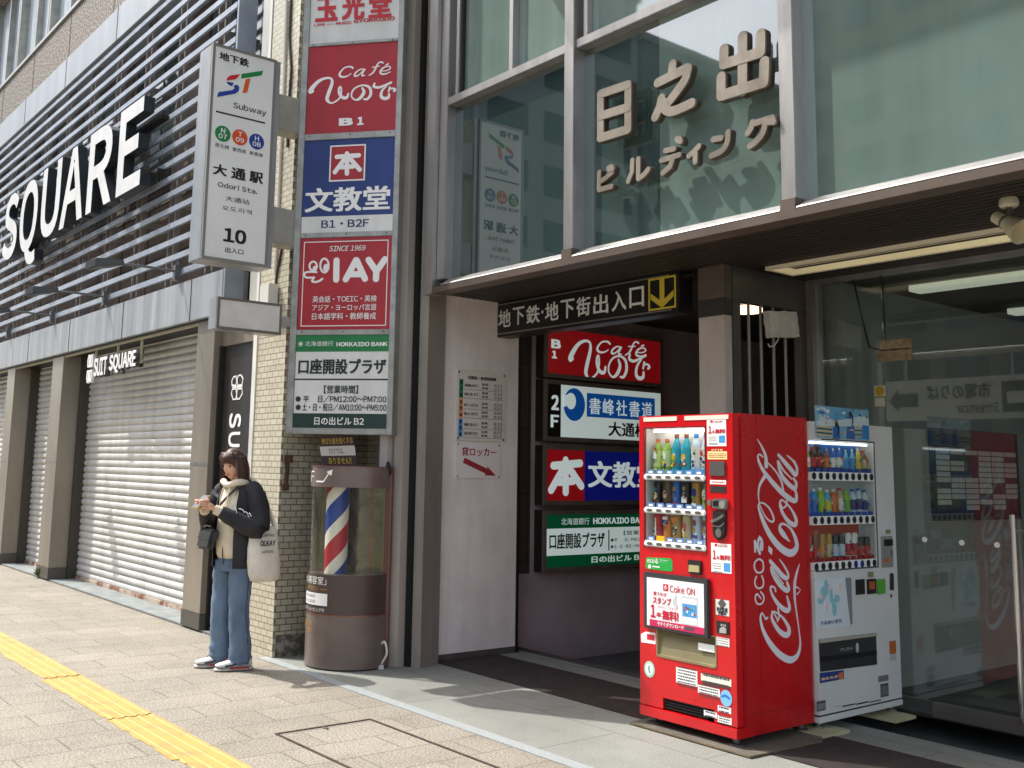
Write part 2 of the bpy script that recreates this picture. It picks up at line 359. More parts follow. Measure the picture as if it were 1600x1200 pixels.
# ================================================================ left building: shuttered shop
LB = thing('shop_building', 'brown shop building with horizontal metal louvres over closed white roller shutters', 'building', (-14, 4.3, 0))
STONE = mat('brown_stone', '#7a695d', .6, 0, '#635449', 2.2, bump=.15, bs=50)
GRANB = mat('speckled_granite', '#4a423b', .6, 0, '#a79c8c', 30, lo=.42, hi=.60, detail=2, bump=.15, bs=45)
FASC = mat('streaked_steel_fascia', '#82878c', .42, .3, '#b5b8ba', 3.2, (2.2, 1, .12), lo=.3, hi=.7, bump=.06, bs=60, bst=(1, 1, .05), rvar=.1)
SLATM = mat('louvre_metal', '#a6aeb9', .4, .2, '#8c95a0', 2.2, (1, 1, 1), streak=.15)
PILM = mat('bronze_steel', '#9b9284', .36, .45, '#837b6f', 1.6, (1, 1, .3), bump=.05, bs=60, bst=(1, 1, .05))
XL0, XL1 = -34.0, -8.79
MB().box(XL0, -8.16, 4.36, 4.9, 2.95, 7.0).build('wall', STONE, LB)
jb = MB()
for i in range(28): jb.box(-9.3-i*.9, -9.288-i*.9, 4.352, 4.358, 3.3, 7.0)
for z in (3.9, 4.55, 5.3, 6.1): jb.box(XL0, -8.8, 4.353, 4.357, z, z+.012)
jb.build('panel_joint', DARK, LB)
WGL = mat('shop_window_glass', '#35403f', .06, 0, '#4d5a58', .7, ior=1.9)
WFR = mat('window_bronze', '#4d423a', .5, .4)
x = -9.0
while x > -27:
    q = MB().box(x-1.42, x, 4.33, 4.351, 4.68, 4.74).box(x-1.42, x, 4.33, 4.351, 6.55, 6.6)
    for xx in (x-1.42, x-.96, x-.5, x-.04): q.box(xx, xx+.04, 4.33, 4.351, 4.74, 6.55)
    fr = q.build('window', WFR, LB)
    MB().box(x-1.38, x-.04, 4.338, 4.349, 4.74, 6.55).build('pane', WGL, fr)
    x -= 2.25
# bottom fascia of streaked steel, with seams
b = MB().box(XL0, XL1, 3.92, 4.36, 2.90, 3.32); b.build('fascia', FASC, LB, bevel=.004)
b = MB()
for xs in (-9.52, -11.44, -13.4, -15.3, -17.2, -19.1): b.box(xs, xs+.012, 3.9165, 3.9195, 2.902, 3.318)
b.box(XL0, XL1, 3.96, 4.34, 2.885, 2.8995).build('fascia_seam', DARK, LB)
MB().box(XL0, -8.8, 3.985, 4.0, 2.855, 2.884).build('soffit_trim', mat('trim_cream', '#b5ab8d', .5), LB)
# louvres
b = MB(); z = 3.415
while z < 6.75:
    b.box(XL0, -8.80, 3.925, 3.955, z, z+.058); z += .178
b.build('louvre_slat', SLATM, LB)
b = MB(); x = -9.2
while x > -30:
    for dx in (0, .16): b.box(x-dx-.03, x-dx, 3.990, 4.045, 3.32, 6.85)
    b.box(x-.16, x-.03, 4.05, 4.355, 4.2, 4.24).box(x-.16, x-.03, 4.05, 4.355, 5.8, 5.84)
    x -= 1.02
b.build('louvre_post', mat('post_metal', '#9a8f86', .5, .3), LB)
# end return of the louvre screen
MB().box(-8.79, -8.75, 3.925, 4.12, 2.9, 12).build('screen_return', SLATM, LB, bevel=.003)
MB().box(-8.75, -8.3, 4.16, 4.2, 2.6, 12).build('dark_infill', mat('dark_glass_infill', '#15171c', .15), LB)
MB().box(-8.34, -8.19, 3.985, 4.16, 2.95, 12).build('corner_trim', mat('pale_trim', '#b9b8b0', .5, .2, '#a6a59e', 3), LB)
# upper steel band, granite spandrel, ribbon windows
b = MB().box(XL0, XL1, 3.90, 4.36, 6.72, 7.16); b.build('upper_band', mat('upper_band_steel', '#989ea3', .42, .2, '#a9aeb1', 2, (1.5, 1, .2), bump=.04, bs=40), LB, bevel=.004)
b = MB()
for i in range(9): b.box(-10.2-i*2.1, -10.19-i*2.1, 3.8965, 3.8995, 6.722, 7.158)
b.build('band_seam', DARK, LB)
MB().box(XL0, XL1, 4.00, 4.5, 7.16, 7.98).build('granite_spandrel', GRANB, LB)
MB().box(XL0, XL1, 3.97, 4.5, 7.98, 8.03).build('window_ledge', mat('ledge_metal', '#a5a39c', .4, .6), LB)
b = MB()
for i in range(12): b.box(-10.9-i*1.9, -10.888-i*1.9, 3.996, 3.9995, 7.165, 7.975)
b.build('spandrel_joint', DARK, LB)
CURT = mat('upper_window_glass', '#e6eff3', .03, 0, '#a9bbc4', .6, (2, 1, .3), ior=2.6)
x = -10.4
while x > -30:
    q = MB().box(x-.16, x-.09, 4.06, 4.3, 8.03, 10).box(x-.06, x, 4.06, 4.3, 8.03, 10).box(x-1.0, x-.95, 4.1, 4.3, 8.03, 10).box(x-1.9, x-.161, 4.12, 4.3, 8.03, 8.1)
    fr = q.build('window', ALU, LB)
    MB().box(x-1.9, x-.16, 4.2, 4.21, 8.1, 10).build('pane', CURT, fr)
    x -= 1.9
MB().box(XL0, XL1, 4.31, 4.9, 8.03, 10).build('inner_wall', mat('inner_dark', '#3a3e40', .8), LB)
MB().box(XL0, XL1, 4.0, 4.6, 10, 14).build('upper_wall', GRANB, LB)
MB().box(-8.79, -8.3, 4.2, 4.9, 8, 14).build('end_wall', STONE, LB)
# roller shutters between steel columns
SHUT = mat('shutter_paint', '#d0cfcb', .5, .1, '#bcbab4', 1.6, (1, 1, 2), lo=.3, hi=.8, bump=.12, bs=5, streak=.2)
def shutter(x0, x1, top=2.9):
    b = MB(); p = .083; z = .05; y = 4.335
    prof = []
    while z < top:
        prof += [(y, z), (y-.016, z+.012), (y-.021, z+.035), (y-.017, z+.060), (y-.004, z+.074), (y+.004, z+.078)]; z += p
    rs = random.Random(int(-x0*7)); prof = [(yy+rs.uniform(-.0012, .0012), zz+rs.uniform(-.001, .001)) for yy, zz in prof]
    n = len(prof); b.v += [Vector((xx, yy, zz)) for xx in (x0, x1) for yy, zz in prof]
    b.f += [(i, i+1, n+i+1, n+i) for i in range(n-1)]
    o = b.build('shutter', SHUT, LB, smooth=True, angle=75)
    MB().box(x0, x1, 4.305, 4.36, .02, .06).build('bottom_bar', mat('rusty_bar', '#b9ab98', .7, 0, '#7c4a30', 7, lo=.42, hi=.6), o)
    return o
cols = [(-9.43, -9.02), (-14.22, -13.74), (-16.55, -16.12), (-20.9, -20.45), (-23.3, -22.9)]
for c0, c1 in cols:
    cm = MB().box(c0, c1, 3.975, 4.352, .16, 2.888).build('column', PILM, LB, bevel=.006)
    MB().box(c0-.006, c1+.006, 3.969, 4.3525, .02, .158).build('column_base', mat('column_foot', '#5a5750', .5, .4), cm)
    MB().box(c0-.002, c1+.002, 3.972, 3.9745, 1.50, 1.53).build('band', STEEL, cm)
    MB().box(c1, c1+.05, 4.2, 4.352, .02, 2.888).build('guide_rail', mat('guide_dark', '#4b463f', .5, .5), cm)
ends = [(-13.69, -9.43), (-16.07, -14.22), (-20.4, -16.55), (-22.85, -20.9), (-33, -23.3)]
for a, c in ends: shutter(a, c)
# side door with the vertical shop name
MB().box(-9.02, -8.16, 4.05, 4.352, 2.62, 2.895).build('door_head', mat('door_head_panel', '#8f8474', .5, .3, '#7d7364', 3), LB)
dr = MB().box(-8.98, -8.165, 4.075, 4.12, .05, 2.62).build('door', mat('dark_door', '#413f3d', .3, .2, '#393735', 2), LB)
MB().box(-9.02, -8.985, 4.03, 4.14, .02, 2.62).box(-9.02, -8.165, 4.04, 4.14, .0, .048).build('door_frame', DARK, dr)
FD = FX(4.0735); b = MB()
def Zp(x0, y0, s): return lambda x, y: (x0+x/s, y0+y/s)
z5 = Zp(330, 580, 8.571)
def SP(F, zf, pts): return [F.px(*zf(*p[:2])) for p in pts]
b.ptext(FD, 'S', *z5(250, 560), *z5(397, 760), .002, .03, 0, -90)
b.ptext(FD, 'U', *z5(238, 812), *z5(382, 1020), .002, .03, 0, -90)
b.ptext(FD, 'I', *z5(225, 1083), *z5(370, 1118), .002, .0, 0, -90)
b.ptext(FD, 'T', *z5(215, 1160), *z5(360, 1330), .002, .03, 0, -90)
for pts in ([(335, 65), (300, 80), (278, 130), (282, 190), (335, 190), (345, 120), (335, 65)], [(365, 60), (400, 50), (428, 100), (415, 185), (355, 190), (350, 110), (365, 60)],
            [(335, 235), (285, 240), (272, 300), (295, 378), (330, 375), (345, 310), (335, 235)], [(355, 235), (415, 235), (418, 300), (380, 370), (345, 372), (345, 300), (355, 235)], [(290, 215), (415, 208)]):
    b.stroke(FD, SP(FD, z5, pts), .013, 0, .002, False)
b.build('lettering', DWHITE, dr)
# white corner post beside the tiled pillar
MB().box(-8.155, -8.085, 3.955, 4.3, 0, 2.9).box(-8.145, -8.10, 3.957, 4.3, 2.9, 11).build('corner_post', mat('post_white', '#dcdad2', .5, 0, '#c4c2ba', 2), LB)

# big raised shop letters in front of the louvres
SG = thing('shop_sign', 'huge white raised letters SQUARE mounted in front of the metal louvres', 'sign', (-14, 3.7, 4.4))
FS = FX(3.70)
LWH = mat('letter_face_white', '#dcdcd9', .45, 0, '#cfcfcc', 3, streak=.1); LSD = mat('letter_side_black', '#23282b', .45, .2, '#2f3639', 4)
zs = Zp(0, 0, 3.3333)
spans = [('S', -16.36, -15.56), ('Q', -15.42, -14.50), ('U', -14.34, -13.50), ('A', -13.44, -12.50), ('R', -12.36, -11.47), ('E', -11.30, -10.555)]
for ch, aa, cc in spans:
    vs, fs = solid_glyph(ch, .028)
    X0 = min(q[0] for q in vs); X1 = max(q[0] for q in vs); Y1 = max(q[1] for q in vs); Y0 = min(q[1] for q in vs) if ch != 'Q' else -.01
    M = lambda q: (aa+(q[0]-X0)/(X1-X0)*(cc-aa), 4.465+(q[1]-Y0)/(Y1-Y0)*1.0)
    P2 = [M(q) for q in vs]
    # sides: boundary edges of the glyph, pulled back
    cnt = {}
    for fc in fs:
        for i in range(len(fc)):
            e = (fc[i], fc[(i+1) % len(fc)]); cnt[tuple(sorted(e))] = cnt.get(tuple(sorted(e)), 0)+1
    k = MB(); k.add([FS.P(x, z, 0) for x, z in P2], fs); face = k.build('letter', LWH, SG)
    k = MB()
    for (i, j), n in cnt.items():
        if n == 1: k.add([FS.P(*P2[i], 0), FS.P(*P2[j], 0), FS.P(*P2[j], -.12), FS.P(*P2[i], -.12)], [(0, 1, 2, 3)])
    k.add([FS.P(x, z, -.118) for x, z in P2], fs)
    k.build('letter_side', LSD, face)
MB().box(-16.3, -10.4, 3.83, 3.924, 4.60, 4.64).box(-16.3, -10.4, 3.83, 3.924, 5.2, 5.24).build('sign_rail', DARK, SG)
# small hanging sign over the shutter
HS = thing('hanging_sign', 'small white SUIT SQUARE lettering on dark backing hung over the big shutter', 'sign', (-12.6, 4.0, 2.3))
FH = FX(3.98); zq = Zp(0, 360, 3.3333)
a = FH.px(*zq(470, 700)); e = FH.px(*zq(722, 660))
k = MB()
k.text(FH, 'SUIT', a[0]+.24, 2.52, a[0]+.70, 2.75, .03, .05).text(FH, 'SQUARE', a[0]+.78, 2.52, e[0], 2.75, .03, .05)
cx, cz = a[0]+.08, 2.635
for sx in (-1, 1):
    for sz in (-1, 1):
        k.stroke(FH, [(cx+sx*.012, cz+sz*.03), (cx+sx*.08, cz+sz*.03), (cx+sx*.092, cz+sz*.1), (cx+sx*.06, cz+sz*.165), (cx+sx*.022, cz+sz*.15), (cx+sx*.012, cz+sz*.03)], .024, 0, .03, False)
k.build('lettering', DWHITE, HS)
k = MB().text(FH, 'SUIT', a[0]+.235, 2.505, a[0]+.72, 2.765, .0, .11).text(FH, 'SQUARE', a[0]+.775, 2.505, e[0]+.015, 2.765, .0, .11)
k.add([v+Vector((0.02, .05, 0)) for v in k.v], k.f)
k.build('backing', mat('sign_navy', '#1c1a2c', .5), HS)
k = MB()
for t in (.05, .52, .98):
    x = a[0]+(e[0]-a[0])*t; k.box(x-.018, x+.018, 4.01, 4.03, 2.6, 2.884)
k.box(a[0]+.1, e[0], 4.012, 4.028, 2.60, 2.63).build('bracket', MC['trim_cream'], HS)
# arm spotlights above the fascia
def armlamp(x, label):
    t = thing('arm_lamp', label, 'lamp', (x, 3.95, 3.32), 'arm spotlights over the shop fascia')
    m = mat('lamp_grey', '#5d6063', .45, .4)
    MB().box(x-.03, x+.03, 3.86, 3.915, 3.34, 3.50).tube([(x, 3.9, 3.49), (x, 3.9, 3.54)], .028).build('clamp', m, t)
    MB().tube([(x, 3.88, 3.44), (x-.05, 3.6, 3.455), (x-.12, 3.30, 3.46)], .013).build('arm', m, t)
    k = MB(); p0 = Vector((x-.10, 3.32, 3.465))
    k.add([p0+Vector(q) for q in ((-.14, .0, .02), (.05, .05, .03), (.05, .05, -.02), (-.14, 0, -.03), (-.18, -.26, .0), (.02, -.22, .02), (.02, -.22, -.07), (-.18, -.26, -.09))],
          [(0, 1, 2, 3), (4, 7, 6, 5), (0, 4, 5, 1), (3, 2, 6, 7), (0, 3, 7, 4), (1, 5, 6, 2)])
    k.build('lamp_head', mat('lamp_head_grey', '#4b4d4e', .5, .3), t, bevel=.008)
for px_, lb in ((275, 'grey arm spotlight over the fascia, nearest to the hanging subway sign'), (166, 'grey arm spotlight over the fascia, second from the hanging subway sign'), (86, 'grey arm spotlight over the fascia, third from the hanging subway sign'), (20, 'grey arm spotlight over the fascia at the left edge of the view')):
    armlamp(onY(px_, 425, 3.88).x, lb)
# weed growing at the foot of a column
wd = thing('weed', 'small green weed sprouting from the joint at the foot of the steel column', 'plant', (-13.4, 4.0, 0))
rnd = random.Random(3); k = MB(); c = onZ(175, 897.5); c = Vector((c.x, 3.985, 0))
for i in range(26):
    g = rnd.uniform(0, 6.28); l = rnd.uniform(.05, .13); h = rnd.uniform(.03, .14); q = c+Vector((math.cos(g)*l, -abs(math.sin(g))*l*.6, h)); s_ = Vector((-math.sin(g), math.cos(g), .2))*.018
    k.face([c+Vector((math.cos(g)*.01, 0, 0)), (c+q)/2+s_+Vector((0, 0, .02)), q, (c+q)/2-s_+Vector((0, 0, .02))])
k.build('leaf', mat('weed_green', (.07, .13, .03), .6, 0, (.12, .16, .04), 30), wd)
# ================================================================ right building
RB = thing('office_building', 'office building with steel framed green glass upper storey over a dark recessed entrance', 'building', (-4, 5.5, 0))
FRAME = mat('frame_steel', '#b9b6b1', .36, .75, '#9f9c98', 5, (1, 1, .2), bump=.05, bs=90, bst=(1, 1, .05))
BRONZE = mat('fascia_bronze', '#6a5d52', .45, .4, '#5b5047', 3)
X1 = 3.0
mull = [(-4.93, -4.835), (-3.215, -3.122), (-1.51, -1.415), (.2, .295), (1.9, 1.995)]
for a, c in mull:
    MB().box(a, c, 4.62, 4.735, 2.985, 10).build('mullion', FRAME, RB, bevel=.004)
# left jamb: a stepped stack of frames
MB().box(-6.40, -6.30, 4.64, 4.735, 2.985, 10).box(-6.52, -6.402, 4.60, 4.70, 2.872, 12).build('jamb', FRAME, RB, bevel=.004)
# bright sill, brown fascia below
xs = [-6.30] + [q for m_ in mull for q in m_] + [X1]
b = MB()
for i in range(0, len(xs)-1, 2): b.box(xs[i]+.002, xs[i+1]-.002, 4.69, 4.735, 2.925, 2.987).add([(xx, yy, zz) for xx in (xs[i]+.002, xs[i+1]-.002) for yy, zz in ((4.602, 2.925), (4.612, 2.938), (4.689, 2.984), (4.689, 2.925))], [(0, 1, 5, 4), (1, 2, 6, 5), (2, 3, 7, 6), (3, 0, 4, 7), (0, 3, 2, 1), (4, 5, 6, 7)])
b.build('sill', FRAME, RB, bevel=.003)
b = MB()
for a, c in mull: b.box(a, c, 4.605, 4.735, 2.9225, 2.9845)
b.build('mullion_foot', BRONZE, RB)
MB().box(-6.40, X1, 4.60, 4.735, 2.872, 2.922).build('fascia', BRONZE, RB, bevel=.003)
b = MB()
for a, c in zip(xs[0::2], xs[1::2]): b.box(a+.002, c-.002, 4.64, 4.735, 4.385, 4.45)
b.build('transom', FRAME, RB, bevel=.004)
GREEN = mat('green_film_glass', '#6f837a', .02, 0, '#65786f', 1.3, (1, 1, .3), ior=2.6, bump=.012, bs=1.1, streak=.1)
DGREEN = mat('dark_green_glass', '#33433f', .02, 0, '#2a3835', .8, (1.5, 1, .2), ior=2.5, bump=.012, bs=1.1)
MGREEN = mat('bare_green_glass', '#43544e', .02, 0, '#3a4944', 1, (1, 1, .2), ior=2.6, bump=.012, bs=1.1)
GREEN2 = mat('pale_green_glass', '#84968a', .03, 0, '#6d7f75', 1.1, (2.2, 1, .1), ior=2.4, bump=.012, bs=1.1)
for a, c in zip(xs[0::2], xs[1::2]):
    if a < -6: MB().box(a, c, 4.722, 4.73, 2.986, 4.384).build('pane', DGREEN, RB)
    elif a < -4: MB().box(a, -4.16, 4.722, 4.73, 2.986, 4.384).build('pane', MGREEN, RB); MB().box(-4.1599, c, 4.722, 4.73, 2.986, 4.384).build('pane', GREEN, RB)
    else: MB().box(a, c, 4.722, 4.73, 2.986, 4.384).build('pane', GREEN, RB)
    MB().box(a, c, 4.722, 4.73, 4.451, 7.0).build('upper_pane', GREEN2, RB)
b = MB().box(-5.57, -5.53, 4.66, 4.72, 4.452, 7)
for i, a in enumerate((-6.24, -4.79, -3.0)): b.box(a, a+.035, 4.67, 4.72, 4.452, 7)
b.build('sash_frame', FRAME, RB)
b = MB().box(-6.20, -6.185, 4.69, 4.7215, 4.452, 7); b.build('gasket', BLACK, RB)
# storey above, with the ledge that throws shade on the glass
MB().box(-6.5, X1, 4.736, 5.2, 7.0, 14).build('upper_wall', mat('grey_cladding', '#8d8c88', .6, .1, '#7c7b77', 2), RB)
MB().box(-6.2, X1, 3.64, 4.735, 6.50, 6.70).build('ledge', BRONZE, RB)
MB().box(-6.5, X1, 4.74, 4.9, 2.98, 7.0).build('glass_backing', mat('backing_dark', '#1d211f', .9), RB)
PILR = mat('grey_steel_pilaster', '#b3aca2', .4, .25, '#9a938a', 1.6, (1, 1, .3), bump=.05, bs=60, bst=(1, 1, .05), streak=.15)
# steel pilasters between the sign tower and the entrance
b = MB(); F0 = Fr((0, 0, 0), (1, 0, 0), (0, 1, 0))
b.prism(F0, [(-6.70, 4.70), (-6.59, 4.715), (-6.69, 4.96), (-6.80, 4.96)], 0, 12.0)
b.build('pilaster', PILR, RB)
MB().prism(F0, [(-6.73, 4.66), (-6.69, 4.67), (-6.70, 4.95), (-6.79, 4.95)], 0, 12).build('pilaster_gap', mat('gap_black', '#0b0b0b', .9), RB)
MB().prism(F0, [(-6.80, 4.56), (-6.735, 4.60), (-6.735, 4.90), (-6.86, 4.90)], 0, 12).build('pilaster', PILR, RB)
# soffit with narrow slats
SOFF = mat('soffit_brown', '#352c24', .55, .1, '#2c251e', 4, (.3, 3, 1))
b = MB().box(-7.4, X1, 4.736, 6.645, 2.975, 3.2).box(-7.4, -4.3, 6.6451, 12.6, 2.975, 3.2)
y = 4.75
while y < 6.54:
    b.box(-6.75, X1, y, y+.048, 2.950, 2.9745); y += .066
b.build('soffit', SOFF, RB)
# white side wall and the stairwell beyond it
WALLW = mat('white_plaster', '#e8e3dc', .75, 0, '#d3ccc5', 2.6, lo=.42, hi=.85, bump=.15, bs=25, streak=.12, detail=9)
MB().box(-7.0, -6.745, 4.965, 5.80, .052, 2.954).build('side_wall', WALLW, RB)
MB().box(-7.0, -6.742, 4.965, 5.80, .0, .05).build('skirting', mat('skirting_grey', '#55524d', .7, 0, '#454340', 9), RB)
MB().box(-6.82, -6.735, 5.802, 5.825, 0, 2.954).build('edge_trim', DARK, RB)
MB().box(-7.3, -6.93, 5.827, 9.499, -3.2, 2.974).build('stair_wall', mat('stair_plaster', '#b3a6a6', .7, 0, '#a09393', 2, bump=.1, bs=20), RB)
BT = brickmat('stair_tile', '#4a423b', '#433b35', '#27221f', .5, .58, .006, 'YZ', (5.83, .15), .5, .2, 1, 0, .15)
MB().box(-6.93, -6.921, 5.83, 6.11, .62, 2.954).build('tile_strip', BT, RB)
MB().box(-8, 3.2, 12.4, 12.6, -3.2, 3.2).box(-7.3, -4.42, 9.5, 9.7, -3.2, 2.974).build('back_wall', mat('back_wall_dark', '#2c2b2b', .8), RB)
b = MB()
for i in range(10): b.box(-6.93, -4.62, 6.0+i*.28, 6.285+i*.28, -3.2, -.16*(i+1))
b.build('stair', mat('stair_stone', '#6d6964', .8), RB)
MB().box(-6.93, -4.62, 5.90, 5.998, .0005, .004).build('stair_nosing', mat('nosing', '#4c4744', .7), RB)
# partition column, lintel and barred opening
COLB = mat('column_beige_steel', '#d3cabd', .34, .25, '#bdb4a8', 2.5, (1, 1, .5))
MB().box(-4.61, -4.385, 5.62, 5.70, 0, 2.60).build('column', COLB, RB, bevel=.004)
MB().box(-4.612, -4.386, 5.618, 5.70, 2.602, 2.72).build('column_cap', mat('cap_grey', '#4c4845', .4, .5), RB)
MB().box(-4.61, -4.384, 5.619, 5.70, 2.722, 2.954).build('column_head', mat('head_brown', '#6b6055', .5, .3, '#5e544a', 5), RB)
GATE = mat('gate_steel', '#6c6964', .4, .6, '#5a5752', 2, (1, 1, .4))
MB().box(-4.44, -4.378, 5.702, 6.60, 2.712, 2.954).box(-4.44, -4.379, 5.702, 5.79, 0, 2.71).box(-4.44, -4.379, 6.49, 6.60, 0, 2.71).build('gate_frame', GATE, RB, bevel=.003)
FB = FY(-4.40)
for px_ in (1153.3, 1172.6, 1191.5, 1211, 1229.4):
    y = FB.px(px_, 560)[0]; MB().tube([(-4.41, y, .02), (-4.41, y, 2.712)], .011, 8).build('gate_bar', mat('bar_steel', '#9a948a', .4, .5), RB)
MB().box(-4.425, -4.398, 5.791, 6.489, 1.9, 1.925).build('gate_rail', MC['bar_steel'], RB)
MB().box(-4.62, -4.58, 5.81, 9.5, -3, 1.87).build('stair_parapet', mat('parapet_grey', '#4e5251', .6), RB)
tag(MB().lathe(onZ(1167, 488, 2.90), [(.13, 0), (.13, .035), (.10, .05)], 24).build('ceiling_lamp', mat('lamp_warm', '#ffd2a8', .4, emit=1.5)), 'round lit ceiling lamp glowing behind the steel bars of the stairwell', 'lamp')
# wrapped white box tied to the bars
wb = thing('wrapped_box', 'box wrapped in white plastic sheet tied to the steel bars beside the entrance', 'box', (-4.34, 6.4, 2.4))
FW = FY(-4.30); b = MB(); n = 7
c00, c10, c11, c01 = [FW.px(*q) for q in ((1209, 528), (1252, 526), (1247, 487), (1203, 486))]
rnd = random.Random(5); k = 0; V = []
for j in range(n+1):
    for i in range(n+1):
        u, v = i/n, j/n
        a = (1-u)*(1-v)*c00[0]+u*(1-v)*c10[0]+u*v*c11[0]+(1-u)*v*c01[0]; z = (1-u)*(1-v)*c00[1]+u*(1-v)*c10[1]+u*v*c11[1]+(1-u)*v*c01[1]
        V.append(FW.P(a+rnd.uniform(-.006, .006), z+rnd.uniform(-.006, .006), (-.012 if i in (0, n) or j in (0, n) else rnd.uniform(-.006, .006))))
F_ = [(j*(n+1)+i, j*(n+1)+i+1, (j+1)*(n+1)+i+1, (j+1)*(n+1)+i) for j in range(n) for i in range(n)]
b.add(V, F_)
bd = [j for j in range(n+1)] + [(j+1)*(n+1)+n for j in range(n)] + [n*(n+1)+n-1-j for j in range(n)] + [(n-1-j)*(n+1) for j in range(n-1)]
b.add([V[i] for i in bd] + [V[i]-Vector((.05, 0, 0)) for i in bd], [(i, (i+1) % len(bd), (i+1) % len(bd)+len(bd), i+len(bd)) for i in range(len(bd))])
b.build('wrapping', mat('white_plastic', '#d8d4cb', .45, 0, '#c2beb4', 9, bump=.5, bs=30), wb, smooth=True, angle=60)
q = [FW.px(*z) for z in ((1211, 536), (1214, 541), (1222, 538), (1228, 528))]
MB().tube([FW.P(a, z, -.06) for a, z in q], .004, 6).build('cord', DWHITE, wb)
# stone pier and glass shopfront of the lobby
YG = 6.60
MB().box(-4.46, -4.335, 6.56, 6.70, 0, 2.954).build('stone_pier', mat('pebble_stone', '#84796a', .8, 0, '#6b6155', 60, bump=.5, bs=80), RB)
MB().box(-4.334, -4.30, 6.565, 6.66, 0, 2.954).box(-4.30, X1, 6.57, 6.64, 2.918, 2.954).build('glass_frame', FRAME, RB)
CLEAR = glass('clear_glass', (.90, .93, .91), 1.55, gain=2.0)
MB().box(-4.298, -3.805, YG, YG+.012, .03, 2.916).build('fixed_pane', CLEAR, RB)
dr = thing('glass_door', 'frameless glass door with brass hinge patch and long steel pull handle', 'door', (-3.2, YG, 0))
MB().box(-3.798, -2.82, YG-.002, YG+.010, .10, 2.36).build('pane', CLEAR, dr)
MB().box(-3.545, -2.82, YG-.02, YG+.03, .008, .098).build('bottom_rail', mat('rail_steel', '#8b8580', .35, .7, '#7a7570', 3, (.3, 1, 3)), dr)
FG = FX(YG-.004)
HNG = mat('hinge_brass', '#b6a383', .45, .5, '#8f7a5a', 30)
MB().pbox(FG, 1375, 533, 1425, 545.5, 0, .012).pbox(FG, 1370, 547.5, 1425, 562, 0, .012).build('hinge', HNG, dr, bevel=.002)
h0 = Vector((-2.965, YG-.07, 1.31)); MB().tube([h0, h0-Vector((0, 0, 1.22))], .018, 14).tube([h0-Vector((0, 0, .1)), h0+Vector((0, .07, -.1))], .01).tube([h0-Vector((0, 0, 1.1)), h0+Vector((0, .07, -1.1))], .01).build('pull_handle', mat('polished_steel', '#c9c6c0', .15, .95), dr, smooth=True)
b = MB(); F = FG
for x, y in ((1445, 843), (1503, 848), (1558, 851.5)): a, z = F.px(x, y); b.disc(F, a, z, .018, .018, .003, 18)
b.build('dot_sticker', DWHITE, dr)
MB().box(-3.80, X1, YG, YG+.012, 2.37, 2.916).box(-2.80, X1, YG, YG+.012, .1, 2.36).build('transom_pane', CLEAR, RB)
b = MB(); b.stroke(F, [F.px(*q) for q in ((1331, 421), (1336, 448), (1356, 533), (1362, 543), (1376, 546))], .008, -.004, .006, True)
b.stroke(F, [F.px(*q) for q in ((1377, 429), (1381, 480), (1384, 533))], .007, -.004, .006, False); b.build('glass_edge', mat('edge_green', '#20302b', .2), RB)
MB().pbox(F, 1366, 603, 1384, 619, 0, .003).pbox(F, 1367, 622, 1383, 635, 0, .003).build('sticker', mat('sticker_cream', '#c9c3a8', .5), dr)
a, z = F.px(1375, 611); MB().disc(F, a, z, .034, .034, .005, 22).build('sticker_mark', mat('sticker_yellow', '#b79c2c', .5), dr)
# lobby interior
LW = mat('lobby_wall', '#9a9e98', .7, 0, '#8e928b', 2)
MB().box(-4.4, -4.16, 6.71, 12.4, .0, 2.93).build('lobby_wall', LW, RB)
MB().box(-4.16, 3.2, 6.66, 12.4, -.02, .002).build('lobby_floor', mat('lobby_floor_stone', '#4a4843', .35, 0, '#3d3c38', 4), RB)
MB().box(-4.16, 3.2, 6.645, 12.4, 2.93, 3.2).build('lobby_ceiling', mat('lobby_ceiling_grey', '#55534c', .7), RB)
MB().box(-2.6, -2.3, 9.2, 9.5, 0, 2.93).build('lobby_column', mat('lobby_column_brown', '#5d4b42', .6), RB)
for yy in (7.15, 8.7):
    ll = MB().box(-3.9, 2.5, yy, yy+.16, 2.885, 2.929).build('lobby_light', mat('lobby_tube', '#d8dcc8', .5, emit=.22)); tag(ll, 'long pale ceiling light inside the glass lobby, ' + ('nearer to the door' if yy < 8 else 'farther from the door'), 'ceiling light', 'ceiling lights in the lobby')
db = thing('directory_board', 'tenant directory board with rows of white and navy name plates inside the glass lobby', 'board', (-4.14, 8.2, 1.3))
FDB = FY(-4.13); a0, z1 = FDB.px(1455, 668); a1 = FDB.px(1590, 700)[0]; z0 = FDB.px(1460, 815)[1]
MB().fbox(FDB, a0, a1, z0, z1, -.03, 0).build('frame', mat('board_black', '#191a1c', .35), db)
b1, b2 = MB(), MB(); rnd = random.Random(11); ncol = 6; wcol = (a1-a0-.08)/ncol
for c_ in range(ncol):
    for r_ in range(11):
        q = b2 if rnd.random() < .25 else b1
        zz = z1-.16-(z1-z0-.24)*(r_+1)/11
        q.fbox(FDB, a0+.04+c_*wcol+.01, a0+.04+(c_+1)*wcol-.01, zz+.004, zz+(z1-z0-.24)/11-.004, 0, .004)
b1.build('name_plate', mat('plate_white', '#c9cbc6', .5), db); b2.build('name_plate', mat('plate_navy', '#27324d', .5), db)
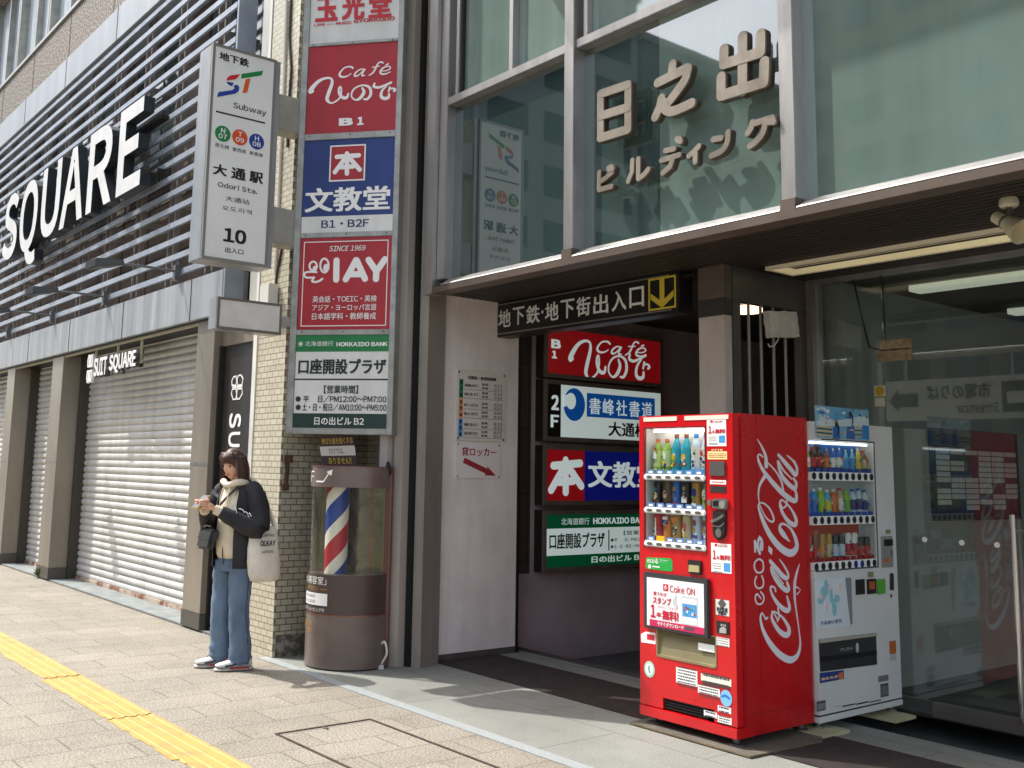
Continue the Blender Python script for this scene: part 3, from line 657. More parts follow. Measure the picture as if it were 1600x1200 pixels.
# recessed fluorescent trough in the soffit
fl = thing('ceiling_light', 'long cream recessed trough light in the dark slatted soffit', 'ceiling light', (-3, 6.05, 2.95))
CREAM = mat('trough_cream', '#efe2b4', .45, 0, '#e2d3a2', 2, emit=.12)
MB().box(-4.25, -1.2, 5.90, 5.925, 2.925, 2.9545).box(-4.25, -1.2, 6.195, 6.22, 2.925, 2.9545).box(-4.25, -4.225, 5.926, 6.194, 2.925, 2.9545).build('frame', mat('trough_frame', '#f2e9cc', .4), fl)
MB().add([(-4.224, 5.926, 2.930), (-1.2, 5.926, 2.930), (-1.2, 6.0, 2.952), (-4.15, 6.0, 2.952), (-4.224, 6.194, 2.930), (-1.2, 6.194, 2.930), (-1.2, 6.12, 2.952), (-4.15, 6.12, 2.952)],
    [(0, 1, 2, 3), (7, 6, 5, 4), (3, 2, 6, 7), (0, 3, 7, 4)]).build('reflector', CREAM, fl)
# spotlight under the soffit
sp = thing('spotlight', 'cream ceiling spotlight tilted down on a short bracket under the soffit', 'lamp', (-2.36, 5.31, 2.95))
SC = mat('spot_cream', '#d9d0b4', .45, 0, '#c9c0a2', 9)
FS2 = FX(5.31); a, z = FS2.px(1576, 311)
MB().lathe((a, 5.31, 2.90), [(.036, .0), (.047, .012), (.047, .034), (.04, .05)], 24).build('mounting_plate', SC, sp, smooth=True)
e0 = FS2.px(1577, 318); e1 = FS2.px(1577, 332)
MB().tube([FS2.P(*e0), FS2.P(*e1), FS2.P(*FS2.px(1573, 336))], .016, 8).build('bracket', mat('bracket_grey', '#5d574b', .5, .3), sp)
h0 = Vector(FS2.P(*FS2.px(1556, 339))); h1 = Vector(FS2.P(*FS2.px(1600, 366)))+Vector((.02, -.06, 0)); dv = (h1-h0).normalized()
ln = (h1-h0).length
MB().lathe(h0, [(.0, 0), (.031, 0), (.033, ln*.33), (.033, ln*.36), (.036, ln*.42), (.068, ln), (.066, ln), (.034, ln*.45)], 28, dv).build('lamp_housing', SC, sp, smooth=True, angle=30)
MB().lathe(h0+dv*ln*.34, [(.038, 0), (.038, .012)], 28, dv).build('ring', mat('ring_grey', '#6d675a', .5), sp)

# ================================================================ tiled pillar and recess
TILE = brickmat('cream_tile', '#d0c9b3', '#c3bba3', '#857c6b', .105, .05, .0042, 'XZ', (-7.57, 0), .35, .5, 2, 0, .22)
TILE_SHADED = brickmat('cream_tile_shaded', '#c0b8a2', '#b1a892', '#6a6255', .105, .05, .0042, 'YZ', (3.97, 0), .35, .5, 2, 0, .25)  # same tile in darker tones: shade of the side face put into the colour
tp = thing('tiled_pillar', 'tall pillar faced with small cream brick tiles beside the barber column', 'pillar', (-7.8, 4.2, 0))
pf = MB().box(-8.085, -7.57, 3.965, 3.985, 0, 12).build('front_face', TILE, tp)
MB().box(-8.085, -7.57, 3.985, 4.86, 0, 12).build('side_face', TILE_SHADED, tp)
MB().box(-7.57, -7.565, 3.99, 4.30, .0, .17).build('broken_render', mat('render_patch', '#8d887e', .9, 0, '#5d564b', 14, lo=.42, hi=.55, bump=.8, bs=40), tp)
hk = thing('rusty_bracket', 'rusty iron bracket fixed to the shaded side of the tiled pillar', 'bracket', (-7.56, 4.1, 1.3))
FK = FY(-7.562); b = MB(); RUST = mat('rust_iron', '#3d2a20', .8, 0, '#5d3d2a', 20)
q = [FK.px(*z) for z in ((447, 715), (448, 735), (446, 750), (445, 762))]
b.stroke(FK, q, .022, 0, .03, False); a, z = FK.px(448, 717); b.fbox(FK, a-.04, a+.04, z-.03, z+.03, 0, .035); a, z = FK.px(445, 760); b.fbox(FK, a-.03, a+.03, z-.03, z+.02, 0, .02)
b.build('plate', RUST, hk)
# recess back and grey side wall
MB().box(-7.57, -6.86, 4.80, 4.9, 0, 12).build('recess_wall', TILE, RB)
MB().prism(F0, [(-6.98, 4.52), (-6.93, 4.50), (-6.86, 4.58), (-6.86, 4.90), (-6.96, 4.90)], 0, 1.80).build('recess_side', mat('recess_grey', '#7d7f80', .7, 0, '#6c6e6f', 3), RB)
MB().prism(F0, [(-6.90, 4.49), (-6.845, 4.525), (-6.845, 4.60), (-6.90, 4.56)], .13, 12).build('recess_trim', mat('trim_pale', '#b9b3ac', .5, .2), RB)
# wires and conduit on the pillar
cb = thing('wall_conduit', 'thin pale conduit and loose cables running down the tiled pillar to a small junction box', 'cable', (-7.7, 3.95, 3))
F3 = FX(3.955)
MB().tube([F3.P(*F3.px(448, 0)), F3.P(*F3.px(443, 140)), F3.P(*F3.px(436, 300)), F3.P(*F3.px(430, 430))], .016, 8).build('conduit', mat('conduit_pale', '#cfc8ba', .5), cb)
b = MB(); b.tube([F3.P(*F3.px(455, -10)), F3.P(*F3.px(452, 60)), F3.P(*F3.px(455, 110)), F3.P(*F3.px(452, 150)), F3.P(*F3.px(449, 230))], .012, 7)
b.tube([F3.P(*F3.px(441, 380)), F3.P(*F3.px(438, 400)), F3.P(*F3.px(433, 425)), F3.P(*F3.px(430, 447))], .01, 7); b.build('cable', mat('cable_dark', '#3a322b', .6), cb)
MB().pbox(F3, 421, 448, 434, 477, 0, .09).build('junction_box', mat('box_pale', '#c9c6bd', .5), cb, bevel=.005)
# ================================================================ letters of the building name
NS = thing('building_name_sign', 'raised bronze letters of the building name standing on the green glass pane', 'sign', (-4, 4.55, 3.1))
BRZ = mat('bronze_letter', '#968d7f', .42, .4, '#776e61', 5, (1, 1, .6), bump=.1, bs=70); BRS = mat('bronze_side', '#4a4238', .5, .3)
FN = FX(4.60); zn = Zp(920, 30, 4.2867)
def letter(strokes, wd, dep=-.028):
    k = MB()
    for i, st in enumerate(strokes):
        k.stroke(FN, SP(FN, zn, st), wd, dep, i*.0009, len(st) > 3, rise=.0008)
    o = k.build('letter', BRZ, NS)
    k = MB()
    for i, st in enumerate(strokes): k.stroke(FN, SP(FN, zn, st), wd+.006, dep-.02, -.010-i*.0009, len(st) > 3, rise=.0008)
    k.build('letter_side', BRS, o)
letter([[(77, 500), (77, 795)], [(262, 440), (262, 738)], [(77, 500), (262, 438)], [(77, 648), (262, 590)], [(77, 795), (262, 738)]], .058)
letter([[(560, 300), (555, 370)], [(460, 425), (655, 328)], [(665, 330), (645, 400), (600, 470), (530, 560), (500, 585)], [(488, 530), (475, 590), (445, 655)], [(505, 560), (510, 600), (550, 618), (620, 595), (690, 562)]], .06)
letter([[(1028, 115), (1028, 480)], [(905, 200), (903, 300)], [(1150, 100), (1150, 215)], [(903, 300), (1150, 222)], [(888, 388), (888, 510)], [(1178, 285), (1175, 410)], [(888, 512), (1175, 422)]], .064)
letter([[(68, 1025), (66, 1140)], [(78, 1085), (110, 1065), (155, 1025)], [(68, 1142), (150, 1120)], [(130, 995), (140, 1010)], [(150, 988), (160, 1002)]], .034)
letter([[(290, 945), (288, 1020), (262, 1085)], [(330, 935), (330, 1065)], [(332, 1068), (370, 1040), (398, 1005)]], .034)
letter([[(510, 880), (570, 868)], [(485, 945), (605, 908)], [(562, 930), (545, 985), (495, 1030)], [(590, 800), (598, 815)], [(608, 800), (615, 820)]], .034)
letter([[(735, 850), (705, 885), (668, 915)], [(712, 895), (712, 955)]], .034)
letter([[(832, 805), (885, 795)], [(932, 755), (925, 825), (890, 880), (820, 915)]], .036)
letter([[(1095, 690), (1085, 730), (1062, 765)], [(1100, 700), (1185, 672)], [(1185, 680), (1165, 760), (1120, 820), (1078, 850)], [(1205, 665), (1212, 690)], [(1228, 660), (1238, 688)]], .036)

# ================================================================ stacked sign tower
FT = Fr((-7.374, 3.9, 0), (.763, .646, 0)); TW = .882
ST = thing('sign_tower', 'tall stack of tenant sign panels in a steel frame standing between tiled pillar and entrance', 'sign', (-7.0, 4.2, 1.77))
MB().fbox(FT, 0, TW, 1.77, 9, -.16, -.02).build('cabinet', ALU, ST)
def zof(px_, py): return FT.px(px_, py)[1]
lv = [(1.77, None)]
A0 = FT.px(480.9, 75)[0]; A1 = FT.px(623.4, 64.5)[0]
A0, A1 = .055, .835
b = MB().fbox(FT, 0, A0-.001, 1.77, 9, -.019, .012).fbox(FT, A1+.001, TW, 1.77, 9, -.019, .012)
zb = [zof(530, 669), zof(530, 523.5), zof(530, 515), zof(530, 371), zof(530, 363), zof(530, 218), zof(530, 208), zof(530, 71), zof(530, 66)]
P5, P4, P3_, P2_, P1_ = (zb[0], zb[1]), (zb[2], zb[3]), (zb[4], zb[5]), (zb[6], zb[7]), (zb[8], zb[8]+.95)
for z0, z1 in ((1.77, P5[0]), (P5[1], P4[0]), (P4[1], P3_[0]), (P3_[1], P2_[0]), (P2_[1], P1_[0]), (P1_[1], P1_[1]+.06)):
    b.fbox(FT, A0, A1, z0+.001, z1-.001, -.019, .012)
b.build('frame', ALU, ST, bevel=.003)
b = MB()
for z0 in (P4[0], P3_[0], P2_[0], P1_[0]):
    for a in (.10, .45, .79): b.disc(FT, a, z0-.018, .006, .006, .014, 8)
b.build('screw', DARK, ST)
GRN = mat('green_band', '#0b7a3a', .35, 0, '#0a6e35', 3); DGRN = mat('dark_green_band', '#13342a', .35, 0, '#102c24', 3); NAVY = mat('navy_sign_face', '#143279', .35, 0, '#122b68', 2.2, streak=.14, rvar=.1)
INK = mat('dark_ink', '#1b2a26', .5); NAVYT = mat('navy_lettering', '#2a2468', .5); REDT = mat('red_lettering', '#c0242e', .5)
def sheet(F, a0, a1, z0, z1, m, d0, d1, par, name='panel'): return MB().fbox(F, a0, a1, z0, z1, d0, d1).build(name, m, par)
# panel 5: bank
sheet(FT, A0, A1, *P5, WHITE, -.019, 0, ST); h5 = P5[1]-P5[0]; zz = lambda t: P5[1]-h5*t
sheet(FT, A0, A1, zz(.18), zz(0), GRN, .0005, .002, ST, 'band'); sheet(FT, A0, A1, zz(1), zz(.845), DGRN, .0005, .002, ST, 'band')
k = MB().fbox(FT, A0, A1, zz(.488), zz(.472), .0005, .002)
k.ptext(FT, '口座開設プラザ', 466, 585, 604, 560, .004, .035)
k.ptext(FT, '【営業時間】', 506, 615, 560, 602, .004, .02)
k.ptext(FT, '平', 474, 629, 483, 619, .004, .02).ptext(FT, '日/PM12:00～PM7:00', 497, 629, 604, 618, .004, .02)
k.ptext(FT, '土・日・祝日/AM10:00～PM5:00', 472, 642, 604, 631, .004, .02)
for y in (623.5, 636.5): a, z = FT.px(466, y); k.disc(FT, a, z, .022, .022, .003, 16)
k.build('lettering', INK, ST)
k = MB().ptext(FT, '北海道銀行', 477, 541, 521, 533, .004, .0).ptext(FT, 'HOKKAIDO BANK', 526, 541.5, 606, 534, .004, .045).ptext(FT, '日の出ビル B2', 491, 664, 569, 652, .004, .02)
a, z = FT.px(470, 537.5)
for g in range(6): k.stroke(FT, [(a, z), (a+math.cos(g*1.047)*.02, z+math.sin(g*1.047)*.02)], .006, .002, .0035+g*.0003, False)
k.build('lettering', DWHITE, ST)
# panel 4: language school
sheet(FT, A0, A1, *P4, RED, -.019, 0, ST)
k = MB(); i0, i1, j0, j1 = A0+.03, A1-.03, P4[0]+.028, P4[1]-.03
for q in ((i0, i1, j0, j0+.007), (i0, i1, j1-.007, j1), (i0, i0+.007, j0+.0071, j1-.0071), (i1-.007, i1, j0+.0071, j1-.0071)): k.fbox(FT, *q, .0005, .002)
k.ptext(FT, 'SINCE 1969', 514.5, 393, 571.5, 383, .004, .01, .2)
k.ptext(FT, '英会話・TOEIC・英検', 488.5, 473, 589, 461, .004, .008).ptext(FT, 'アジア・ヨーロッパ言語', 488, 486, 588.5, 474.5, .004, .008).ptext(FT, '日本語学科・教師養成', 487.5, 500, 588, 488, .004, .008)
zi = Zp(465, 370, 10.667); SI = lambda pts: SP(FT, zi, pts)
k.stroke(FT, SI([(650, 395), (645, 715)]), .052, 0, .003, False)
k.stroke(FT, SI([(975, 390), (805, 710)]), .052, 0, .003, False).stroke(FT, SI([(985, 395), (1125, 700)]), .052, 0, .0036, False).stroke(FT, SI([(890, 625), (1060, 625)]), .05, 0, .0042, False)
k.stroke(FT, SI([(1185, 385), (1310, 570)]), .052, 0, .003, False).stroke(FT, SI([(1458, 375), (1325, 565)]), .052, 0, .0036, False).stroke(FT, SI([(1315, 560), (1308, 705)]), .052, 0, .0042, False)
for cx, cy, rx, ry in ((262, 490, 62, 75), (450, 480, 70, 115)):
    k.stroke(FT, SI([(cx+rx*math.cos(g*.524), cy+ry*math.sin(g*.524)) for g in range(13)]), .016, 0, .003)
k.stroke(FT, SI([(290, 520), (285, 550)]), .035, 0, .0035, False).stroke(FT, SI([(475, 490), (465, 540)]), .038, 0, .0035, False)
k.stroke(FT, SI([(320, 590), (200, 585), (130, 600), (115, 640), (150, 680), (280, 680)]), .016, 0, .004).stroke(FT, SI([(270, 690), (245, 740), (300, 755), (370, 735), (415, 700)]), .017, 0, .0045)
k.build('lettering', DWHITE, ST)
# panel 3: bookshop
sheet(FT, A0, A1, *P3_, NAVY, -.019, 0, ST); h3 = P3_[1]-P3_[0]
sheet(FT, A0, A1, P3_[0], P3_[0]+h3*.175, WHITE, .0005, .002, ST, 'band')
q0 = FT.px(514, 284); q1 = FT.px(572, 225)
sheet(FT, q0[0], q1[0], q0[1], q1[1], DWHITE, .0005, .002, ST, 'badge'); sheet(FT, q0[0]+.012, q1[0]-.012, q0[1]+.012, q1[1]-.012, RED, .0025, .0032, ST, 'badge')
def hon(F, S_, k, w, d):
    for i, (p, e) in enumerate((((408, 800), (408, 905)), ((355, 818), (470, 810)), ((395, 830), (345, 898)), ((425, 828), (475, 885)), ((380, 872), (440, 868)))):
        k.stroke(F, S_([p, e]), w, 0, d+i*.0005, False)
k = MB(); zh = Zp(420, 0, 3.3333); hon(FT, lambda p: SP(FT, zh, p), k, .038, .005)
k.ptext(FT, '文教堂', 476, 333, 610.5, 289, .004, .03)
k.build('lettering', DWHITE, ST)
MB().ptext(FT, 'B1・B2F', 502, 356.5, 577, 342, .004, .02).build('lettering', NAVYT, ST)
# panel 2: café
sheet(FT, A0, A1, *P2_, RED, -.019, 0, ST)
zc = Zp(475, 80, 9.233)
CAFE = [([(705, 245), (670, 225), (590, 240), (530, 300), (515, 350), (560, 375), (630, 360), (680, 325)], [30, 24, 20, 26, 34, 28, 18, 12]),
        ([(880, 265), (820, 262), (760, 300), (730, 350), (760, 362), (810, 330), (870, 265)], [18, 18, 24, 28, 24, 16, 18]), ([(880, 265), (845, 320), (840, 355), (880, 350)], [24, 26, 24, 14]),
        ([(1140, 170), (1110, 158), (1070, 180), (1040, 240), (1000, 310), (940, 352)], [26, 22, 20, 24, 24, 14]), ([(990, 235), (1090, 218)], [14, 14]),
        ([(1110, 290), (1200, 280), (1250, 245), (1220, 220), (1150, 240), (1105, 295), (1120, 330), (1180, 330), (1250, 300)], [14, 14, 18, 18, 22, 28, 28, 20, 12]), ([(1180, 205), (1215, 185)], [14, 22])]
HINO = [([(120, 575), (90, 585), (130, 520), (220, 430), (320, 390), (395, 400), (405, 470), (360, 600), (335, 700), (390, 750), (460, 725), (520, 670), (540, 580), (530, 515), (505, 540), (510, 610), (560, 670), (620, 670), (640, 615)], [60, 66, 66, 48, 34, 32, 46, 56, 50, 26, 24, 26, 28, 24, 26, 36, 48, 42, 26]),
        ([(840, 530), (865, 590), (820, 670), (750, 705), (690, 660), (700, 580), (770, 515), (870, 495), (950, 530), (965, 620), (920, 690), (870, 695)], [26, 48, 48, 26, 22, 24, 24, 26, 40, 42, 36, 26]),
        ([(1020, 465), (1010, 510), (1080, 525), (1180, 490), (1260, 455)], [26, 40, 36, 30, 34]), ([(1195, 500), (1130, 570), (1115, 650), (1160, 685), (1220, 670), (1230, 620)], [22, 34, 46, 50, 44, 28]),
        ([(1222, 585), (1240, 525)], [26, 30]), ([(1245, 545), (1290, 540), (1320, 560), (1300, 580)], [24, 28, 32, 30])]
def logo(k, F, ss, zf, mpx, d):
    for i, (pts, ww) in enumerate(ss): k.stroke(F, SP(F, zf, pts), [q*mpx for q in ww], 0, d+i*.0004, rise=.0018)
k = MB(); logo(k, FT, CAFE, zc, .00057, .003); logo(k, FT, HINO, zc, .00057, .003)
k.ptext(FT, 'B', 529.5, 197.5, 552, 183.5, .004, .09).ptext(FT, '1', 558, 196.5, 569, 182, .004, .09); k.build('lettering', DWHITE, ST)
# panel 1: music shop, cut by the top of the view
sheet(FT, A0, A1, *P1_, WHITE, -.019, 0, ST)
k = MB(); t0 = FT.px(491, 36)
for i, ch in enumerate('玉光堂'):
    aa = .10+i*.235; k.text(FT, ch, aa, t0[1], aa+.20, t0[1]+.235, .004, .045)
k.ptext(FT, 'LIFE', 491, 41.5, 508, 36.5, .004, .05).ptext(FT, 'MUSIC', 525, 39, 550, 33, .004, .05).ptext(FT, 'GYOKKODO', 552.5, 36.5, 617.5, 25.5, .004, .05).ptext(FT, 'and', 511, 39.5, 522, 36, .004, 0)
k.build('lettering', REDT, ST)

# ================================================================ subway sign on brackets
SS = thing('subway_sign', 'tall white illuminated subway exit sign with coloured ST emblem projecting from the tiled pillar', 'sign', (-7.4, 3.4, 3.08))
FSG = FY(-7.35); y0, y1, z0, z1 = 3.092, 3.650, 3.085, 4.828
SGM = mat('sign_case_steel', '#aeb0b2', .35, .6, '#969899', 4, (1, 1, .3))
MB().box(-7.60, -7.372, y0, y1, z0, z1).build('case', SGM, SS, bevel=.006)
t_ = .022
MB().fbox(FSG, y0, y0+t_, z0, z1, -.021, .006).fbox(FSG, y1-t_, y1, z0, z1, -.021, .006).fbox(FSG, y0+t_+.0005, y1-t_-.0005, z0, z0+t_, -.021, .006).fbox(FSG, y0+t_+.0005, y1-t_-.0005, z1-t_, z1, -.021, .006).build('frame', mat('sign_frame_grey', '#8e8b84', .4, .5), SS)
MB().fbox(FSG, y0+t_, y1-t_, z0+t_, z1-t_, -.021, 0).build('face', mat('subway_face', '#ecebe6', .3, 0, '#e2e1dc', 2), SS)
za = Zp(280, 50, 8.0); zb_ = Zp(0, 0, 3.3333); zd = Zp(0, 360, 3.3333)
def T(k, t, zf, x0, y0_, x1, y1_, bold=0.): # upright text whose box is given by its left-top and right-bottom pixel
    a = FSG.px(*zf(x0, y0_)); c = FSG.px(*zf(x1, y1_)); return a, c
def sgtext(k, t, zf, xl, yl_top, xr, yr_bot, hfrac, bold=0.):
    a = FSG.px(*zf(xl, yl_top)); c = FSG.px(*zf(xr, yr_bot)); k.text(FSG, t, a[0], c[1], c[0], a[1], .003, bold)
k = MB()
sgtext(k, '地下鉄', za, 505, 240, 868, 445, 1, .03)
sgtext(k, 'Subway', zb_, 1215, 530, 1385, 612, 1, .01)
a = FSG.px(*za(460, 988)); c = FSG.px(*za(1072, 1143)); zm = (a[1]+c[1])/2; k.fbox(FSG, a[0], c[0], zm-.006, zm+.006, 0, .003)
sgtext(k, '南北線', zb_, 1120, 742, 1192, 780, 1, .0); sgtext(k, '東西線', zb_, 1210, 765, 1280, 802, 1, .0); sgtext(k, '東豊線', zb_, 1298, 785, 1368, 820, 1, .0)
sgtext(k, '大', zb_, 1110, 848, 1180, 922, 1, .035); sgtext(k, '通', zb_, 1205, 868, 1278, 945, 1, .035); sgtext(k, '駅', zb_, 1300, 888, 1368, 962, 1, .035)
sgtext(k, 'Odori Sta.', zb_, 1135, 945, 1338, 1012, 1, .012)
sgtext(k, '大通站', zb_, 1175, 1018, 1298, 1068, 1, .0); sgtext(k, '오도리역', zb_, 1158, 1068, 1310, 1120, 1, .0)
sgtext(k, '10', zd, 1165, -18, 1280, 78, 1, .045); sgtext(k, '出入口', zd, 1172, 85, 1266, 128, 1, .01)
k.build('lettering', BLACK, SS)
RGN = mat('emblem_green', '#15803f', .4); ROR = mat('emblem_orange', '#d9601a', .4); RRD = mat('emblem_red', '#cc1f2d', .4); RBL = mat('emblem_blue', '#1b3f94', .4)
def poly(F, zf, pts, m, name='emblem', d1=.004):
    MB().prism(F, SP(F, zf, pts), 0, d1).build(name, m, SS)
poly(FSG, za, [(780, 525), (1045, 485), (1030, 542), (772, 582)], RGN)
poly(FSG, za, [(830, 592), (888, 582), (848, 755), (790, 765)], ROR)
poly(FSG, za, [(765, 527), (705, 590), (590, 608), (600, 570), (640, 545)], RRD)
k = MB().prism(FSG, SP(FSG, za, [(590, 622), (682, 638), (655, 678), (610, 655)]), 0, .004)
k.prism(FSG, SP(FSG, za, [(680, 672), (720, 657), (748, 690), (742, 738), (700, 772), (472, 812), (490, 752), (660, 728), (692, 705)]), 0, .004).build('emblem', RBL, SS)
for (x, y), m, t1, t2 in (((1160, 697), RGN, 'N', '07'), ((1249, 716), mat('emblem_vermilion', '#d6511f', .4), 'T', '09'), ((1336, 738), RBL, 'H', '08')):
    a, z = FSG.px(*zb_(x, y)); rr = .066
    o = MB().disc(FSG, a, z, rr, rr*.98, .003, 32).build('line_badge', m, SS)
    MB().text(FSG, t1, a-.018, z+.006, a+.018, z+.045, .0045, .02).text(FSG, t2, a-.036, z-.042, a+.036, z-.002, .0045, .02).build('lettering', DWHITE, o)
BRK = mat('bracket_box', '#a8a59b', .45, .3, '#98958c', 4)
for zlo, zhi in ((4.265, 4.562), (3.306, 3.603)):
    MB().box(-7.56, -7.375, y1+.001, 3.955, zlo, zhi).build('bracket', BRK, SS, bevel=.003)
MB().box(-7.58, -7.362, y1+.0005, y1+.045, z0, z1).build('mounting_edge', SGM, SS)

# ---------------------------------------------------------------- blank white sign below it
BS = thing('blank_sign', 'small blank white box sign below the tall subway sign', 'sign', (-7.5, 3.6, 2.57))
FBS = FY(-7.45); a0, z1 = FBS.px(340.6, 463); a1 = FBS.px(441, 477)[0]; z0 = FBS.px(339, 513)[1]
MB().box(-7.61, -7.466, a0, a1, z0, z1).build('case', SGM, BS, bevel=.004)
MB().fbox(FBS, a0, a0+.02, z0, z1, -.015, .005).fbox(FBS, a1-.02, a1, z0, z1, -.015, .005).fbox(FBS, a0+.0205, a1-.0205, z0, z0+.02, -.015, .005).fbox(FBS, a0+.0205, a1-.0205, z1-.02, z1, -.015, .005).build('frame', mat('brown_sign_frame', '#776f66', .4, .4), BS)
MB().fbox(FBS, a0+.02, a1-.02, z0+.02, z1-.02, -.015, 0).build('face', mat('blank_face', '#dedbd4', .35, 0, '#cfccc4', 4), BS)
MB().box(-7.58, -7.50, a1+.001, 3.96, z0+.08, z0+.16).build('bracket', SGM, BS)

# ================================================================ black hanging sign over the subway stairs
EN = thing('entrance_sign', 'long black hanging sign with white lettering and yellow down arrow over the subway stairs', 'sign', (-5.7, 5.6, 2.65))
FE = FX(5.55); e0, e1, ez0, ez1 = -6.742, -4.722, 2.645, 2.948
BOXB = mat('sign_black', '#1d1b1a', .35, .1, '#272422', 3)
MB().box(e0, e1, 5.552, 5.70, ez0, ez1).build('case', BOXB, EN, bevel=.004)
k = MB().fbox(FE, e0+.01, e1-.09, ez1-.028, ez1-.018, 0, .004).fbox(FE, e0+.01, e1-.07, ez0+.022, ez0+.032, 0, .004)
k.build('trim_line', mat('trim_bright', '#a29c92', .3, .7), EN)
k = MB()
z4 = Zp(660, 420, 3.4783)
chs = [('地', 415, 235, 482, 305), ('下', 492, 222, 556, 290), ('鉄', 565, 212, 640, 282), ('・', 648, 225, 660, 245), ('地', 668, 192, 742, 270), ('下', 752, 180, 828, 255), ('街', 838, 168, 915, 240), ('出', 930, 155, 1012, 228), ('入', 1030, 135, 1110, 212), ('口', 1126, 112, 1206, 195)]
for ch, xl, yt, xr, yb in chs:
    a = FE.px(*z4(xl, yb)); c = FE.px(*z4(xr, yt))
    hh = .155 if ch not in '・' else .03
    zc_ = (a[1]+c[1])/2
    k.text(FE, ch, a[0], zc_-hh/2, c[0], zc_+hh/2, .003, .022)
k.build('lettering', DWHITE, EN)
YL = mat('arrow_yellow', '#d9c23a', .45)
a = FE.px(*z4(1230, 205)); c = FE.px(*z4(1378, 58)); x0, x1 = a[0], c[0]; zc_ = (a[1]+c[1])/2; hh = .118
k = MB().fbox(FE, x0, x1, zc_-hh, zc_-hh+.014, 0, .003).fbox(FE, x0, x1, zc_+hh-.014, zc_+hh, 0, .003).fbox(FE, x0, x0+.014, zc_-hh+.0142, zc_+hh-.0142, 0, .003).fbox(FE, x1-.014, x1, zc_-hh+.0142, zc_+hh-.0142, 0, .003)
xm = (x0+x1)/2; k.fbox(FE, xm-.022, xm+.022, zc_-.06, zc_+hh-.0145, 0, .003)
k.prism(FE, [(x0+.022, zc_+.01), (xm, zc_-.062), (xm, zc_-.107), (x0+.022, zc_-.035)], 0, .0036).prism(FE, [(x1-.022, zc_+.01), (xm, zc_-.062), (xm, zc_-.107), (x1-.022, zc_-.035)], 0, .0042)
k.build('arrow', YL, EN)
MB().box(-5.9, -5.86, 5.6, 5.64, ez1, 2.955).box(-5.0, -4.96, 5.6, 5.64, ez1, 2.955).box(e1-.002, -4.615, 5.58, 5.66, ez1-.05, ez1-.035).build('hanger', DARK, EN)

# ================================================================ tenant light boxes in the stairwell
FI = FY(-6.80)
ILW = mat('lit_white_face', '#d6e6e2', .35, emit=.16); ILR = mat('lit_red_face', '#a5161c', .35, emit=.10); ILN = mat('lit_navy_face', '#161f86', .35, emit=.09); ILG = mat('lit_green_band', '#0a5c36', .35, emit=.09)
LWT = mat('lit_lettering', '#dcecea', .4, emit=.16); BFR = mat('lightbox_frame', '#7f766c', .5, .3, '#6b635a', 6); SIDE = mat('lightbox_side', '#2b2622', .5, .2)
def lightbox(z0, z1, label):
    t = thing('light_box', label, 'sign', (-6.85, 6.9, z0), 'tenant light boxes stacked on the stairwell wall')
    MB().box(-6.92, -6.822, 6.16, 7.74, z0, z1).build('case', SIDE, t)
    g = .04
    MB().fbox(FI, 6.16, 6.16+g, z0, z1, -.021, .004).fbox(FI, 7.74-g, 7.74, z0, z1, -.021, .004).fbox(FI, 6.16+g+.0005, 7.74-g-.0005, z0, z0+g, -.021, .004).fbox(FI, 6.16+g+.0005, 7.74-g-.0005, z1-g, z1, -.021, .004).build('frame', BFR, t, bevel=.003)
    return t
i0, i1 = 6.20, 7.70
t = lightbox(2.352, 2.845, 'red café light box with white script, topmost of the stack on the stairwell wall')
sheet(FI, i0, i1, 2.392, 2.805, ILR, -.02, 0, t)
z3 = Zp(660, 420, 3.4783); k = MB()
CZ = lambda x, y: z3(945+(x-500)*(1220-945)/770, 357+(y-160)*.43+(x-500)*.067)
HZ = lambda x, y: z3(795+(x-70)*(1240-795)/1270, 378+(y-385)*.56+(x-70)*.045)
logo(k, FI, CAFE, CZ, .00075, .002); logo(k, FI, HINO, HZ, .00075, .002)
k.ptext(FI, 'B', 861, 544, 876, 531, .003, .07).ptext(FI, '1', 862, 560, 870, 548, .003, .08); k.build('lettering', LWT, t)
t = lightbox(1.782, 2.335, 'white and blue calligraphy school light box, second from top on the stairwell wall')
sheet(FI, i0+.165, i1, 1.822, 2.295, ILW, -.02, 0, t); sheet(FI, i0, i0+.16, 1.822, 2.295, mat('floor_tag_black', '#1d1c1b', .4), -.02, 0, t, 'floor_tag')
k = MB().ptext(FI, '2', 861, 641, 873, 617, .003, .05).ptext(FI, 'F', 860, 668, 873, 648, .003, .05); k.build('lettering', LWT, t)
q0 = FI.px(*z3(893, 820)); q1 = FI.px(*z3(1262, 690)); BLU = mat('lit_blue', '#0f56a8', .35, emit=.12)
sheet(FI, q0[0], q1[0], 2.02, 2.24, BLU, .0005, .002, t, 'band')
a, z = FI.px(*z3(825, 738)); MB().disc(FI, a, z, .135, .15, .003, 36).build('emblem', BLU, t)
MB().disc(FI, a-.045, z+.03, .062, .075, .005, 30).prism(FI, [(a-.14, z+.07), (a-.05, z+.10), (a-.1, z-.02), (a-.14, z-.03)], .003, .0045).build('emblem_highlight', LWT, t)
k = MB()
for i, ch in enumerate('書峰社書道'): aa = q0[0]+.03+i*(q1[0]-q0[0]-.04)/5; k.text(FI, ch, aa, 2.045, aa+(q1[0]-q0[0]-.04)/5-.03, 2.20, .004, .012)
k.build('lettering', LWT, t)
MB().text(FI, '大通校', q0[0]+.28, 1.85, q0[0]+.82, 1.99, .003, .03).build('lettering', BLACK, t)
t = lightbox(1.215, 1.745, 'red and navy bookshop light box, third from top on the stairwell wall')
xs_ = FI.px(*Zp(660, 640, 4)(1014, 400))[0]
